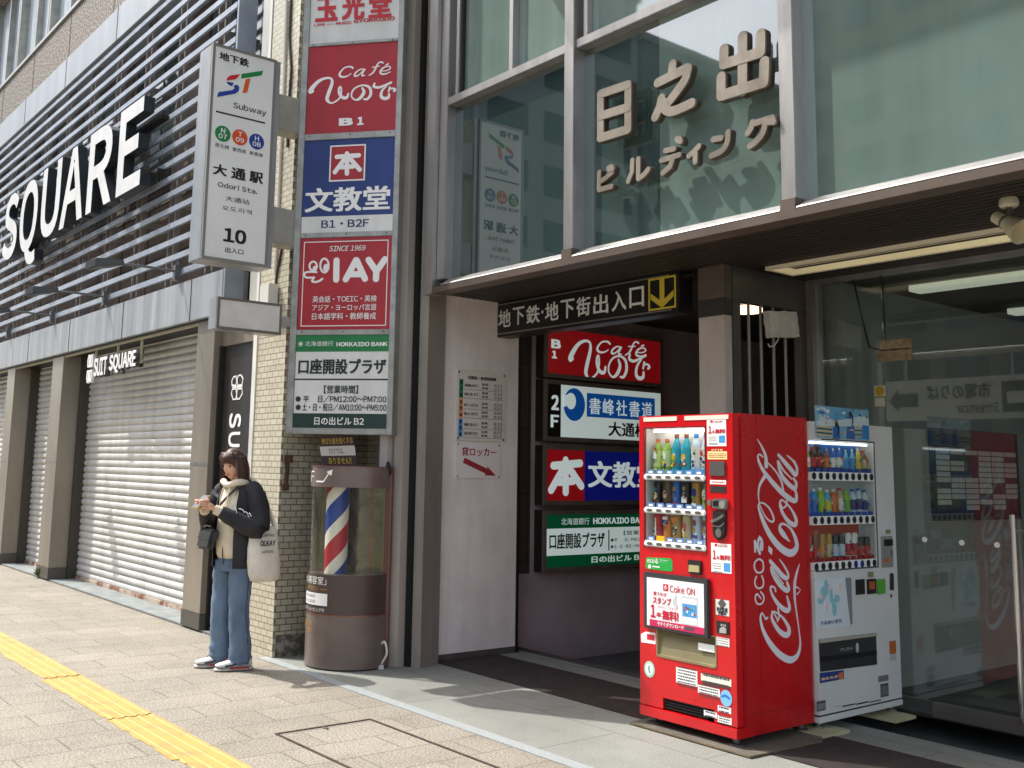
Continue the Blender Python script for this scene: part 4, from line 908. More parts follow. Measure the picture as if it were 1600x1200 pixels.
sheet(FI, i0, xs_-.002, 1.255, 1.705, ILR, -.02, 0, t); sheet(FI, xs_+.002, i1, 1.255, 1.705, ILN, -.02, 0, t)
k = MB(); z7 = Zp(660, 640, 4); mp = lambda p: SP(FI, z7, [(895+(x-408)*1.45, 345+(y-815)*1.9) for x, y in p]); hon(FI, mp, k, .07, .003)
k.text(FI, '文教堂', xs_+.04, 1.37, i1-.05, 1.62, .003, .03); k.build('lettering', LWT, t)
t = lightbox(.632, 1.170, 'white and green bank light box, lowest of the stack on the stairwell wall')
sheet(FI, i0, i1, .672, 1.13, ILW, -.02, 0, t); sheet(FI, i0, i1, 1.01, 1.13, ILG, .0005, .002, t, 'band'); sheet(FI, i0, i1, .672, .775, ILG, .0005, .002, t, 'band')
MB().text(FI, '北海道銀行', i0+.17, 1.04, i0+.52, 1.10, .004, .0).text(FI, 'HOKKAIDO BANK', i0+.57, 1.04, i0+1.3, 1.10, .004, .04).text(FI, '日の出ビル B2', i0+.55, .695, i0+1.25, .755, .004, .02).build('lettering', LWT, t)
xl = FI.px(*z7(1162, 830))[0]
MB().text(FI, '口座開設プラザ', i0+.03, .83, xl-.05, .97, .003, .03).fbox(FI, xl, xl+.012, .80, .985, 0, .003).text(FI, '【営業時間】', xl+.2, .935, i1-.1, .975, .003, .01).text(FI, '●平　　日/PM12:00～PM7:00', xl+.03, .875, i1-.02, .91, .003, .01).text(FI, '●土・日・祝日/AM10:00～PM5:00', xl+.03, .815, i1-.02, .85, .003, .01).build('lettering', INK, t)

# ================================================================ notices on the white wall
FWW = FY(-6.743)
tt = thing('timetable', 'white train timetable board with green, orange and blue tabs on the white wall', 'notice', (-6.74, 5.4, 1.75))
y0, y1, z0, z1 = 5.125, 5.645, 1.752, 2.335
MB().fbox(FWW, y0, y1, z0, z1, .0005, .012).build('board', mat('notice_white', '#ddd8cc', .5, 0, '#d1ccbf', 3), tt)
k = MB(); w_, h_ = y1-y0, z1-z0; Q = lambda u, v: (y0+w_*u, z1-h_*v)
def nt_(k, t, u0, v0, u1, v1, bold=.01): a = Q(u0, v1); c = Q(u1, v0); k.text(FWW, t, a[0], a[1], c[0], c[1], .0135, bold)
nt_(k, '当駅始・終発時刻表', .21, .07, .80, .125, .03)
rows = [('真駒内行', '6:11', '0:11'), ('麻生行', '6:16', '0:16'), ('新さっぽろ行', '6:15', '0:15'), ('宮の沢行', '6:09', '0:19'), ('福住行', '6:13', '0:12'), ('栄町行', '6:12', '0:12')]
vv = [.165, .29, .445, .57, .725, .85]
for (n_, a_, c_), v in zip(rows, vv):
    nt_(k, n_, .14, v+.025, .42, v+.07); nt_(k, '始発', .50, v, .63, v+.035); nt_(k, '終発', .50, v+.055, .63, v+.09); nt_(k, a_, .76, v, .93, v+.038); nt_(k, c_, .76, v+.055, .93, v+.093)
    k.fbox(FWW, y0+w_*.13, y1-w_*.03, z1-h_*(v+.108), z1-h_*(v+.104), .0121, .013)
for u, v in ((.03, .03), (.97, .03), (.03, .97), (.97, .97)): k.disc(FWW, *Q(u, v), .008, .008, .016, 10, .012)
k.build('lettering', BLACK, tt)
for v0, v1, c_, t_ in ((.13, .40, '#2f8b67', '南北線'), (.41, .68, '#dd9a5c', '東西線'), (.69, .955, '#4d9ad0', '東豊線')):
    o = MB().fbox(FWW, y0+w_*.035, y0+w_*.115, z1-h_*v1, z1-h_*v0, .0121, .0135).build('line_tab', mat('tab'+c_, c_, .5), tt)
    k = MB(); hv = (v1-v0)/3
    for i, ch in enumerate(t_): a = Q(.05, v0+hv*(i+.8)); c = Q(.10, v0+hv*(i+.2)); k.text(FWW, ch, a[0], a[1], c[0], c[1], .015, .02)
    k.build('lettering', BLACK, o)
lk = thing('locker_notice', 'white notice with red writing and red slanting arrow below the timetable', 'notice', (-6.74, 5.35, 1.44))
y0, y1, z0, z1 = 5.128, 5.605, 1.443, 1.737; w_, h_ = y1-y0, z1-z0
MB().fbox(FWW, y0, y1, z0, z1, .0005, .008).build('board', mat('notice_bright', '#e4dfd9', .5), lk)
RW = mat('worn_red_paint', '#a8353a', .6, 0, '#8e2a30', 30)
k = MB(); nt2 = lambda t, u0, v0, u1, v1: k.text(FWW, t, y0+w_*u0, z1-h_*v1, y0+w_*u1, z1-h_*v0, .0095, .02)
nt2('貸ロッカー', .12, .13, .90, .38)
A = Vector((y0+w_*.17, z1-h_*.50)); B = Vector((y0+w_*.90, z1-h_*.92)); dv = (B-A).normalized(); nn = Vector((-dv.y, dv.x))
pts = [A+nn*.022, A+nn*.022+dv*.26, A+nn*.04+dv*.25, B, A-nn*.04+dv*.25, A-nn*.022+dv*.26, A-nn*.022]
k.prism(FWW, [(q.x, q.y) for q in pts], .0082, .0095)
k.build('lettering', RW, lk)
b = MB()
for u, v in ((.04, .05), (.96, .05), (.04, .95), (.96, .95)): b.disc(FWW, y0+w_*u, z1-h_*v, .006, .006, .012, 10, .008)
b.build('screw', DARK, lk)

# ================================================================ barber column
BC = thing('barber_column', 'brown half-round barber advertising column with striped pole behind a clear window', 'advertising column', (-7.0, 4.35, 0))
ce = Vector((-7.035, 4.325, 0)); ux = Vector((.763, .646, 0)).normalized(); nx = Vector((.646, -.763, 0)).normalized()
HW, DP = .325, .30
def arc(a0, a1, n, rw=HW, dp=DP): return [ce+ux*(rw*math.cos(a0+(a1-a0)*i/n))+nx*(dp*math.sin(a0+(a1-a0)*i/n)) for i in range(n+1)]
def shell(z0, z1, ex=0., a0=math.pi, a1=0., n=40, back=True):
    k = MB(); ar = arc(a0, a1, n, HW+ex, DP+ex); m = len(ar)
    k.v += [q+Vector((0, 0, z0)) for q in ar]+[q+Vector((0, 0, z1)) for q in ar]
    k.f += [(i, i+1, m+i+1, m+i) for i in range(m-1)]
    if back: k.f += [(m-1, 0, m, 2*m-1), tuple(range(m)), tuple(range(m, 2*m))]
    return k
BRN = mat('brown_column_paint', '#776a62', .32, .1, '#6a5d56', 3, bump=.03, bs=20); BRN2 = mat('dark_brown_panel', '#50433d', .35, .1)
shell(.012, .40).build('lower_case', BRN, BC, smooth=True, angle=50)
shell(0, .012, -.01).build('base', DARK, BC)
shell(.4005, .70, -.004).build('middle_panel', BRN2, BC, smooth=True, angle=50)
shell(.398, .408, .004, back=False).build('trim_strip', mat('copper_trim', '#8b6150', .35, .6), BC, smooth=True)
MB().add(shell(1.36, 1.515).v, shell(1.36, 1.515).f).build('upper_case', BRN, BC, smooth=True, angle=50)
shell(1.515, 1.522, .004).build('top_rim', mat('red_brown_rim', '#7a4a44', .4), BC)
# posts at both ends and the back
pr = ce+ux*HW; pl_ = ce-ux*HW
k = MB().prism(F0, [((pr+ux*q+nx*e).x, (pr+ux*q+nx*e).y) for q, e in ((-.035, -.02), (.012, -.02), (.012, .03), (-.035, .05))], .012, 1.52); k.build('side_post', mat('red_brown_post', '#6e4038', .4, .1), BC)
bp = MB(); ar = [ce-ux*HW*.98-nx*.012, ce+ux*HW*.9-nx*.012]
bp.add([ar[0]+Vector((0, 0, .7)), ar[1]+Vector((0, 0, .7)), ar[1]+Vector((0, 0, 1.36)), ar[0]+Vector((0, 0, 1.36))], [(0, 1, 2, 3)])
bp.build('back_mirror', mat('mirror_foil', '#8f8870', .12, .9, '#6f6a58', 7, bump=.35, bs=9), BC)
shell(.70, 1.36, -.002, back=False).build('window', glass('acrylic', (.93, .95, .92), 1.45, gain=1.3), BC, smooth=True)
# striped pole
pc = ce+nx*.11-ux*.075; k = MB(); n = 40; rows = 66
zlo, zhi = .70, 1.36
m = bpy.data.meshes.new('striped_pole'); o = bpy.data.objects.new('striped_pole', m); COL.objects.link(o); o.parent = BC; ORG[o.name] = ORG[BC.name]
fs = []; mi = []
vs2 = []
for j in range(rows+1):
    z = zlo+(zhi-zlo)*j/rows; tw = (z-zlo)/.57*2*math.pi*(-1)
    for i in range(n): g = 2*math.pi*i/n-tw+1.2; vs2.append(pc+Vector((math.cos(g)*.09, math.sin(g)*.09, z))-ORG[BC.name])
for j in range(rows):
    for i in range(n): fs.append((j*n+i, j*n+(i+1) % n, (j+1)*n+(i+1) % n, (j+1)*n+i))
m.from_pydata(vs2, [], fs)
for c_, nm in (('#e6e0d0', 'pole_white'), ('#b3242c', 'pole_red'), ('#26418f', 'pole_blue')): m.materials.append(mat(nm, c_, .35))
STR = [0]*8+[1]*12+[0]*8+[2]*12
for p in m.polygons: p.material_index = STR[p.index % n]; p.use_smooth = True
# lettering wrapped on the column
def wrap(k, t, g0, g1, z0, z1, bold=0., ex=.004):
    vs, fs = glyphs(t); X0 = min(q[0] for q in vs); X1_ = max(q[0] for q in vs); Y0 = min(q[1] for q in vs); Y1 = max(q[1] for q in vs)
    P = []
    for x, y in vs:
        g = g0+(g1-g0)*(x-X0)/(X1_-X0); P.append(ce+ux*((HW+ex)*math.cos(g))+nx*((DP+ex)*math.sin(g))+Vector((0, 0, z0+(z1-z0)*(y-Y0)/(Y1-Y0))))
    k.add(P, fs)
k = MB(); wrap(k, '4F', 2.95, 2.42, 1.395, 1.48, .05)
g = lambda a, z, ex=.004: ce+ux*((HW+ex)*math.cos(a))+nx*((DP+ex)*math.sin(a))+Vector((0, 0, z))
for a0, z0_, a1, z1_, wv in ((2.30, 1.40, 2.02, 1.40, .012), (2.02, 1.40, 1.86, 1.465, .014)):
    k.face([g(a0, z0_-wv/2), g(a1, z1_-wv/2), g(a1, z1_+wv/2), g(a0, z0_+wv/2)])
k.face([g(1.93, 1.475), g(1.79, 1.445), g(1.76, 1.495)])
wrap(k, 'ための美容室」', 3.1, 1.82, .625, .685, .03); wrap(k, 'フェイスエステシェービング付', 3.1, 1.85, .425, .452, .005)
k.build('lettering', DWHITE, BC)
k = MB(); wrap(k, 'シェービングサロン', 3.1, 2.05, .575, .612, .02); k.face([g(1.98, .590), g(1.80, .590), g(1.80, .594), g(1.98, .594)]); wrap(k, '+PLUS', 2.75, 2.22, .285, .345, .01); wrap(k, 'HAIR', 2.5, 2.25, .265, .277, 0)
k.build('lettering', mat('gold_lettering', '#c58f2c', .4, .2), BC)
k = MB(); nn_ = 12
for i in range(nn_):
    a0 = 3.1+(1.78-3.1)*i/nn_; a1 = 3.1+(1.78-3.1)*(i+1)/nn_; k.face([g(a0, .47, .003), g(a1, .47, .003), g(a1, .56, .003), g(a0, .56, .003)])
k.build('price_label', DWHITE, BC)
k = MB(); wrap(k, '¥4,900', 2.62, 2.15, .522, .548, .01, .005); wrap(k, '¥5,500', 2.62, 2.15, .482, .508, .01, .005); wrap(k, '通常', 2.9, 2.72, .482, .51, .04, .005); k.build('lettering', BLACK, BC)
# tilted little board on top
TB = thing('tilted_board', 'small brown and white slogan board with yellow lettering leaning on top of the barber column', 'board', (-7.0, 4.3, 1.522))
FTB = Fr(ce+nx*.03, (.763, .646, 0)); zt = Zp(470, 660, 6.0)
c4 = SP(FTB, zt, [(163, 130), (490, 112), (530, 410), (205, 410)])
L = lambda u, v: (c4[0][0]*(1-u)*(1-v)+c4[1][0]*u*(1-v)+c4[2][0]*u*v+c4[3][0]*(1-u)*v, c4[0][1]*(1-u)*(1-v)+c4[1][1]*u*(1-v)+c4[2][1]*u*v+c4[3][1]*(1-u)*v)
MB().prism(FTB, [L(0, 0), L(1, 0), L(1, 1), L(0, 1)], -.012, 0).build('board', mat('maroon_board', '#3b2427', .5), TB)
MB().prism(FTB, [L(0, .35), L(1, .35), L(1, .66), L(0, .66)], .0003, .0012).build('white_band', mat('grey_white', '#c9c4ba', .5), TB)
def ltext(t, u0, v0, u1, v1, m):
    vs, fs = glyphs(t); X0 = min(q[0] for q in vs); X1_ = max(q[0] for q in vs); Y0 = min(q[1] for q in vs); Y1 = max(q[1] for q in vs)
    MB().add([FTB.P(*L(u0+(u1-u0)*(x-X0)/(X1_-X0), v1+(v0-v1)*(y-Y0)/(Y1-Y0)), .003) for x, y in vs], fs).build('lettering', m, TB)
YT = mat('yellow_lettering', '#d0ae1e', .5)
ltext('伸びた髪を短くする', .08, .08, .96, .28, YT); ltext('だけでは。', .25, .42, .68, .6, BLACK); ltext('ありません!!', .2, .72, .85, .93, YT)
a = FTB.px(*zt(530, 410)); MB().fbox(FTB, a[0]-.05, a[0]+.06, a[1]-.012, a[1]-.004, -.05, .02).build('foot', DWHITE, TB)
# cable loop on the ground beside it
MB().tube(catmull([(-6.80, 4.46, .02), (-6.76, 4.46, .16), (-6.72, 4.47, .20), (-6.70, 4.48, .12), (-6.74, 4.47, .05), (-6.76, 4.45, .012)], 6), .009, 7).box(-6.775, -6.715, 4.43, 4.465, .001, .03).build('cable_loop', mat('cable_white', '#d9d7d2', .5), None)
tag(bpy.data.objects['cable_loop'], 'short white power cable looped on the ground beside the barber column', 'cable')
k = MB().tube(catmull([(-6.79, 4.50, .10), (-6.785, 4.50, .7), (-6.78, 4.50, 1.3), (-6.76, 4.49, 1.50), (-6.74, 4.48, 1.54), (-6.765, 4.47, 1.48), (-6.75, 4.47, 1.56), (-6.73, 4.49, 1.50), (-6.77, 4.50, 1.45)], 6), .008, 6)
tag(k.build('power_cable', mat('cable_black', '#1f1e1d', .6)), 'black power cable hanging tangled behind the barber column', 'cable')
# ================================================================ red vending machine
RV = thing('vending_machine', 'bright red drinks vending machine with white script logo down its side, standing on plywood', 'vending machine', (-4.1, 5.2, .015))
VY, VX, VL, VB = 4.857, -3.742, -4.468, 5.585          # front plane, right side plane, left side, back
VZ0, VZ1 = .062, 1.875
RPAINT = mat('red_machine_paint', '#d40d16', .3, 0, '#bf0b13', 2.2, coat=.3, bump=.012, bs=6, rvar=.14, streak=.06)
RSIDE = mat('red_machine_side', '#c81018', .3, 0, '#b50e15', 1.6, (1, 1, .5), coat=.25, bump=.03, bs=3, rvar=.16, streak=.1)
FR_ = FX(VY); FS_ = FY(VX)
w0 = FR_.px(1008, 857); w1 = FR_.px(1101, 669)     # window opening
wa0, wa1 = FR_.px(1007.5, 760)[0], FR_.px(1102, 760)[0]
wz0, wz1 = FR_.px(1055, 858)[1], FR_.px(1055, 669)[1]
DK = .055                                           # door thickness
MB().box(VL, VX, VY+DK+.16, VB, VZ0, VZ1).box(VL, VX, VY+DK+.008, VY+DK+.16, VZ0, wz0-.05).box(VL, wa0-.012, VY+DK+.008, VY+DK+.16, wz0-.0495, VZ1-.001).box(wa1+.03, VX, VY+DK+.008, VY+DK+.16, wz0-.0495, VZ1-.001).box(wa0-.0115, wa1+.0295, VY+DK+.008, VY+DK+.16, wz1+.02, VZ1-.001).build('cabinet', RSIDE, RV, bevel=.004)
dz0 = .125
b = MB().box(VL, wa0, VY, VY+DK, dz0, VZ1-.004).box(wa0, wa1, VY, VY+DK, wz1, VZ1-.004)
fz0, fz1 = FR_.px(1060, 1031)[1], FR_.px(1060, 985)[1]; fa0, fa1 = FR_.px(1027, 1000)[0], FR_.px(1119, 1020)[0]
ga0, ga1, gz1 = FR_.px(1036, 1110)[0], FR_.px(1116, 1130)[0], .19
b.box(wa0, wa1, VY, VY+DK, fz1, wz0).box(wa0, fa0, VY, VY+DK, dz0, fz1).box(fa0, wa1, VY, VY+DK, gz1, fz0)
b.box(wa1, VX-.004, VY, VY+DK, dz0, fz0).box(max(fa1, wa1), VX-.004, VY, VY+DK, fz0, fz1).box(wa1, VX-.004, VY, VY+DK, fz1, VZ1-.004)
b.box(fa0, ga0, VY, VY+DK, dz0, gz1).box(ga1, wa1, VY, VY+DK, dz0, gz1)
door = b.build('door', RPAINT, RV)
MB().box(VL+.003, VX+.003, VY-.012, VY+DK+.1, .062, dz0-.006).build('kick_panel', RPAINT, RV, bevel=.004)
MB().box(ga0, ga1, VY+.02, VY+DK, dz0, gz1).build('grille', mat('grille_black', '#141313', .6), RV)
b = MB()
for i in range(4): b.box(ga0, ga1, VY+.008, VY+.018, dz0+.008+i*.016, dz0+.014+i*.016)
b.build('grille_slat', DARK, RV)
k = MB().fbox(FR_, VL+.04, VL+.31, VZ1-.038, VZ1-.012, .0005, .004).fbox(FR_, VL+.37, VX-.03, VZ1-.038, VZ1-.012, .0005, .004); k.build('top_strip', mat('strip_cream', '#e6dccb', .5), RV)
for i, (x, y) in enumerate(((VL+.06, VY+.06), (VX-.06, VY+.06), (VL+.06, VB-.06), (VX-.06, VB-.06))):
    MB().tube([(x, y, .018), (x, y, .066)], .02, 10).lathe((x, y, .0155), [(.045, 0), (.045, .008), (.02, .014)], 16).build('foot', mat('foot_metal', '#6d6a66', .4, .6), RV)
# window inside
WIN = mat('display_white', '#d9dcd9', .4); MB().box(wa0+.001, wa1-.001, VY+.108, VY+.116, wz0, wz1).box(wa0+.001, wa0+.006, VY+.012, VY+.107, wz0, wz1).build('display_back', WIN, RV)
rails = [FR_.px(1055, y)[1] for y in (746, 799, 852.5)]
SHELF = mat('shelf_white', '#eeeeea', .3); BTN = mat('button_grey', '#6b675e', .4, .4); TAG = mat('price_tag_blue', '#5b7fb4', .45); TAGW = mat('price_tag_white', '#dfe6ee', .45)
FSH = FX(VY-.004); nb = 6; pitch = (wa1-wa0-.02)/nb
BODY = {}
def bottle(parent, x, y, z, h, rad, body, cap=None, label=None, kind='bottle', lab=(.25, .75), detail=None):
    if kind == 'bottle':
        pr = [(rad*.9, 0), (rad, .01), (rad, h*.62), (rad*.93, h*.68), (rad*.5, h*.86), (rad*.38, h*.88), (rad*.38, h*.9)]
        o = MB().lathe((x, y, z), pr, 18).build('bottle', body, parent, smooth=True, angle=50)
        MB().lathe((x, y, z+h*.9), [(rad*.45, 0), (rad*.45, h*.1)], 14).build('cap', cap or DWHITE, o, smooth=True, angle=40)
        if label: MB().lathe((x, y, z), [(rad*1.02, h*lab[0]), (rad*1.02, h*lab[1])], 18).build('label_band', label, o, smooth=True, angle=40)
    else:
        pr = [(rad*.88, 0), (rad, h*.04), (rad, h*.93), (rad*.86, h)]
        o = MB().lathe((x, y, z), pr, 18).build('can', body, parent, smooth=True, angle=50)
        if label: MB().lathe((x, y, z), [(rad*1.015, h*lab[0]), (rad*1.015, h*lab[1])], 18).build('label_band', label, o, smooth=True, angle=40)
    if detail:
        F = FX(y-rad*1.03) if parent is RV else FY(x+rad*1.03); c_ = x if parent is RV else y
        for m_, kk in detail:
            q = MB()
            if kk[0] == 'd': q.disc(F, c_+kk[1]*rad, z+h*kk[2], rad*kk[3], h*kk[4], .002, 14)
            else: q.fbox(F, c_+kk[1]*rad, c_+kk[3]*rad, z+h*kk[2], z+h*kk[4], 0, .002)
            q.build('print', m_, o)
    rq = random.Random(int(abs(x*977+y*1231+z*577)*100)); F = FX(y-rad*1.06) if parent is RV else FY(x+rad*1.06); c_ = x if parent is RV else y
    for m_ in rq.sample(PRINTS, 3):
        q = MB(); b0 = rq.uniform(.12, .6)
        for i in range(rq.randint(2, 4)):
            u0 = rq.uniform(-.75, .2); u1 = u0+rq.uniform(.25, .6); zz_ = b0+i*.045
            if rq.random() < .3: q.disc(F, c_+(u0+u1)/2*rad, z+h*zz_, rad*.28, h*.035, .0012+i*.0003, 12)
            else: q.fbox(F, c_+u0*rad, c_+min(u1, .8)*rad, z+h*zz_, z+h*(zz_+.022), 0, .001+i*.0003)
        q.build('print', m_, o)
    return o
PRINTS = [mat('drink_print_'+k_, h_, .35) for k_, h_ in (('white', '#f0efe8'), ('red', '#c3202a'), ('navy', '#22306e'), ('yellow', '#e8c23a'), ('black', '#1f1c1c'), ('green', '#3f8f3f'), ('sky', '#7fc0e6'), ('cream', '#e6d9b0'))]
C = lambda n, h, r_=.3: mat(n, h, r_)
bg, lbg, aqua, brn, clr = C('tea_green', '#8fb23c'), C('tea_label', '#c6d88b'), C('aqua_label', '#2ba3b8'), C('cap_redbrown', '#8a4a3a'), C('water_clear', '#cfe1ea', .12)
orgc, bluc, wht, blk, gold = C('cap_orange', '#e0764a'), C('cap_blue', '#3b86c9'), C('print_white', '#eceae2'), C('can_black', '#221e1d'), C('can_gold', '#b58a3c')
blu, nav, pink, ora, red_, tan, lil = C('can_blue', '#2f63b5'), C('can_navy', '#2b2f80'), C('print_pink', '#cf5a5e'), C('juice_orange', '#e58a3a'), C('cola_red', '#c2141e'), C('can_tan', '#cbb48a'), C('can_lilac', '#c9d0e2')
yb = VY+.062
ST_ = lambda i: wa0+.012+pitch*(i+.5)+.008
top = [(bg, orgc, lbg), (bg, orgc, lbg), (aqua, brn, aqua), (aqua, brn, aqua), (clr, bluc, wht), (clr, bluc, wht)]
hh = FR_.px(1055, 674)[1]-rails[0]-.03
for i, (bd, cp, lb) in enumerate(top):
    x = ST_(i); z = rails[0]+.022; h = hh*(.86 if i < 2 else .97)
    det = [[(wht, ('d', 0, .5, .45, .12)), (blk, ('d', -.1, .40, .16, .03))], [(C('sun_yellow', '#e3b13a'), ('d', 0, .42, .55, .09)), (brn, ('b', -.8, .2, .8, .27))], [(C('water_print', '#9fb6c4'), ('b', -.5, .30, .5, .34)), (C('water_blue', '#4aa3d8'), ('b', -.8, .02, .8, .12))]][i//2]
    bottle(RV, x, yb, z, h, pitch*.41, bd, cp, lb, 'bottle', (.2, .66), det)
mid = [(blk, [(tan, ('d', 0, .45, .55, .12)), (C('can_brown', '#5c4026'), ('b', -.9, .05, .9, .3))]), (C('can_brown', '#5c4026'), [(tan, ('d', 0, .5, .5, .16)), (blk, ('b', -.9, .1, .9, .2))]), (blu, [(gold, ('d', 0, .72, .4, .09)), (red_, ('d', .3, .16, .35, .07))]),
       (blk, [(gold, ('d', 0, .75, .4, .09)), (wht, ('b', -.7, .2, .7, .42))]), (gold, [(nav, ('d', 0, .6, .6, .17)), (wht, ('b', -.6, .08, .6, .2))]), (bg, [(wht, ('d', 0, .55, .5, .2)), (blk, ('d', 0, .45, .2, .05))])]
hm = rails[0]-.02-rails[1]
for i, (bd, det) in enumerate(mid): bottle(RV, ST_(i), yb, rails[1]+.022, hm*.84, pitch*.37, bd, orgc if i == 5 else None, None, 'bottle' if i == 5 else 'can', detail=det)
low = [(red_, [(wht, ('b', -.15, .15, .15, .85))]), (ora, [(nav, ('b', -.8, .62, .8, .78)), (wht, ('b', -.7, .8, .7, .92))]), (gold, [(blk, ('d', 0, .4, .6, .16)), (ora, ('b', -.8, .75, .8, .9))]), (tan, [(pink, ('d', 0, .6, .55, .14)), (red_, ('d', 0, .45, .3, .05))]),
       (lil, [(brn, ('d', 0, .75, .5, .12)), (gold, ('d', -.2, .48, .4, .1)), (nav, ('b', -.8, .18, .8, .3))]), (lil, [(brn, ('d', 0, .75, .5, .12)), (gold, ('d', -.2, .48, .4, .1)), (nav, ('b', -.8, .18, .8, .3))])]
for i, (bd, det) in enumerate(low): bottle(RV, ST_(i), yb, rails[2]+.022, (rails[1]-.02-rails[2])*.86, pitch*.37, bd, orgc, None, 'can' if i != 1 else 'bottle', detail=det)
for ri, z in enumerate(rails):
    sh = MB().box(wa0-.004, wa1+.004, VY-.012, VY+.106, z-.018, z+.018).build('shelf', SHELF, RV, bevel=.008)
    for i in range(nb):
        b = MB(); c_ = MB(); e_ = MB()
        x = wa0+.012+pitch*(i+.5); b.disc(FX(VY-.0125), x, z, pitch*.30, .009, .004, 16)
        (c_).fbox(FX(VY+.004), x-pitch*.40, x+pitch*.36, z+.019, z+.045, 0, .003); e_.fbox(FX(VY+.0005), x-pitch*.22, x+pitch*.2, z+.023, z+.036, 0, .001)
        b.build('button', BTN, sh); c_.add(e_.v[:0], []).build('price_tag', TAG, sh); e_.build('price_label', TAGW, sh)
MB().fbox(FX(VY-.0005), wa0+.012+pitch*1.1, wa0+.012+pitch*1.95, rails[2]+.017, rails[2]+.05, 0, .0022).build('price_tag', C('sale_tag_yellow', '#f0b429'), RV)
MB().box(wa0+.05, wa1-.02, VY+.03, VY+.05, wz1-.022, wz1-.006).build('display_lamp', mat('display_tube', '#f3f6f2', .4, emit=4), RV)
MB().box(wa0+.0005, wa1-.0005, VY+.010, VY+.013, wz0+.001, wz1-.001).build('window_glass', glass('machine_glass', (.93, .96, .95), 1.45, gain=1.1), RV)
k = MB().fbox(FR_, wa0-.008, wa0, wz0-.008, wz1+.008, .0005, .003).fbox(FR_, wa1, wa1+.006, wz0-.008, wz1+.008, .0005, .003).fbox(FR_, wa0, wa1, wz1, wz1+.008, .0005, .003); k.build('window_gasket', mat('gasket_dark', '#3a2a2a', .5), RV)
# stickers, coin mechanism, screen, delivery flap on the front
STW = mat('sticker_white', '#f2f0ea', .4); STY = mat('sticker_pale_yellow', '#efe2a0', .45); STR_ = mat('sticker_red', '#c9263a', .4); STG = mat('sticker_green', '#27a748', .4); SGR = mat('smoke_grey', '#3c3938', .25, .1)
z1_ = Zp(990, 630, 4.8); z2_ = Zp(990, 860, 3.75)
def stick(zf, x0, y0, x1, y1, m, d1=.002, name='sticker', par=None):
    return MB().pbox(FR_, *zf(x0, y0), *zf(x1, y1), .0004, d1).build(name, m, par or RV)
def promo(zf, x0, y0, x1, y1):
    o = stick(zf, x0, y0, x1, y1, STW); a = FR_.px(*zf(x0, y1)); c = FR_.px(*zf(x1, y0)); W, H = c[0]-a[0], c[1]-a[1]
    t_ = lambda k, s, u0, v0, u1, v1, b_=.02: k.text(FR_, s, a[0]+W*u0, c[1]-H*v1, a[0]+W*u1, c[1]-H*v0, .003, b_)
    k = MB(); t_(k, '1', .10, .26, .26, .55, .05); t_(k, '本', .28, .42, .42, .54, .03); t_(k, '無料!', .44, .38, .94, .55, .05); t_(k, 'Coke ON', .36, .08, .80, .15, .02); k.fbox(FR_, a[0]+W*.2, a[0]+W*.32, c[1]-H*.15, c[1]-H*.07, .0022, .003); k.build('lettering', STR_, o)
    MB().fbox(FR_, a[0]+W*.62, a[0]+W*.92, c[1]-H*.88, c[1]-H*.62, .0022, .003).build('print', C('phone_blue', '#4d9ad6'), o)
    k = MB().fbox(FR_, a[0]+W*.1, a[0]+W*.55, c[1]-H*.94, c[1]-H*.90, .0022, .003)
    for v in (.66, .73, .80): k.fbox(FR_, a[0]+W*.1, a[0]+W*.5, c[1]-H*(v+.02), c[1]-H*v, .0022, .003)
    k.build('print', C('print_grey', '#8f8a8a'), o)
promo(z1_, 550, 112, 697, 322); promo(z2_, 455, -45, 575, 138)
def smallprint(o, zf, x0, y0, x1, y1, n, m, cols=6):
    k = MB(); rnd = random.Random(int(x0+y0)); a = FR_.px(*zf(x0, y1)); c = FR_.px(*zf(x1, y0))
    for j in range(n):
        z = a[1]+(c[1]-a[1])*(j+.5)/n; x = a[0]
        while x < c[0]-.003:
            l = rnd.uniform(.004, .016); k.fbox(FR_, x, min(x+l, c[0]), z-(c[1]-a[1])/n*.22, z+(c[1]-a[1])/n*.22, .0021, .0029); x += l+rnd.uniform(.002, .005)
    k.build('print', m, o)
GP = C('print_dark', '#4a4748')
o = stick(z1_, 556, 362, 702, 422, STY); smallprint(o, z1_, 565, 372, 695, 412, 3, C('print_orange', '#c06a3a'))
MB().ptext(FR_, 'おすすめ', *z1_(585, 360), *z1_(670, 343), .002, .03).build('lettering', STY, RV)
stick(z1_, 578, 436, 690, 545, mat('reader_grey', '#55524f', .35), .012, 'card_reader')
o = stick(z1_, 574, 575, 695, 610, STW); smallprint(o, z1_, 590, 585, 685, 600, 1, STR_)
o = stick(z1_, 576, 620, 694, 672, SGR, .003, 'display')
a = FR_.px(*z1_(574, 746)); MB().disc(FR_, *a, .014, .018, .012, 16, 0).build('lock', STEEL, RV)
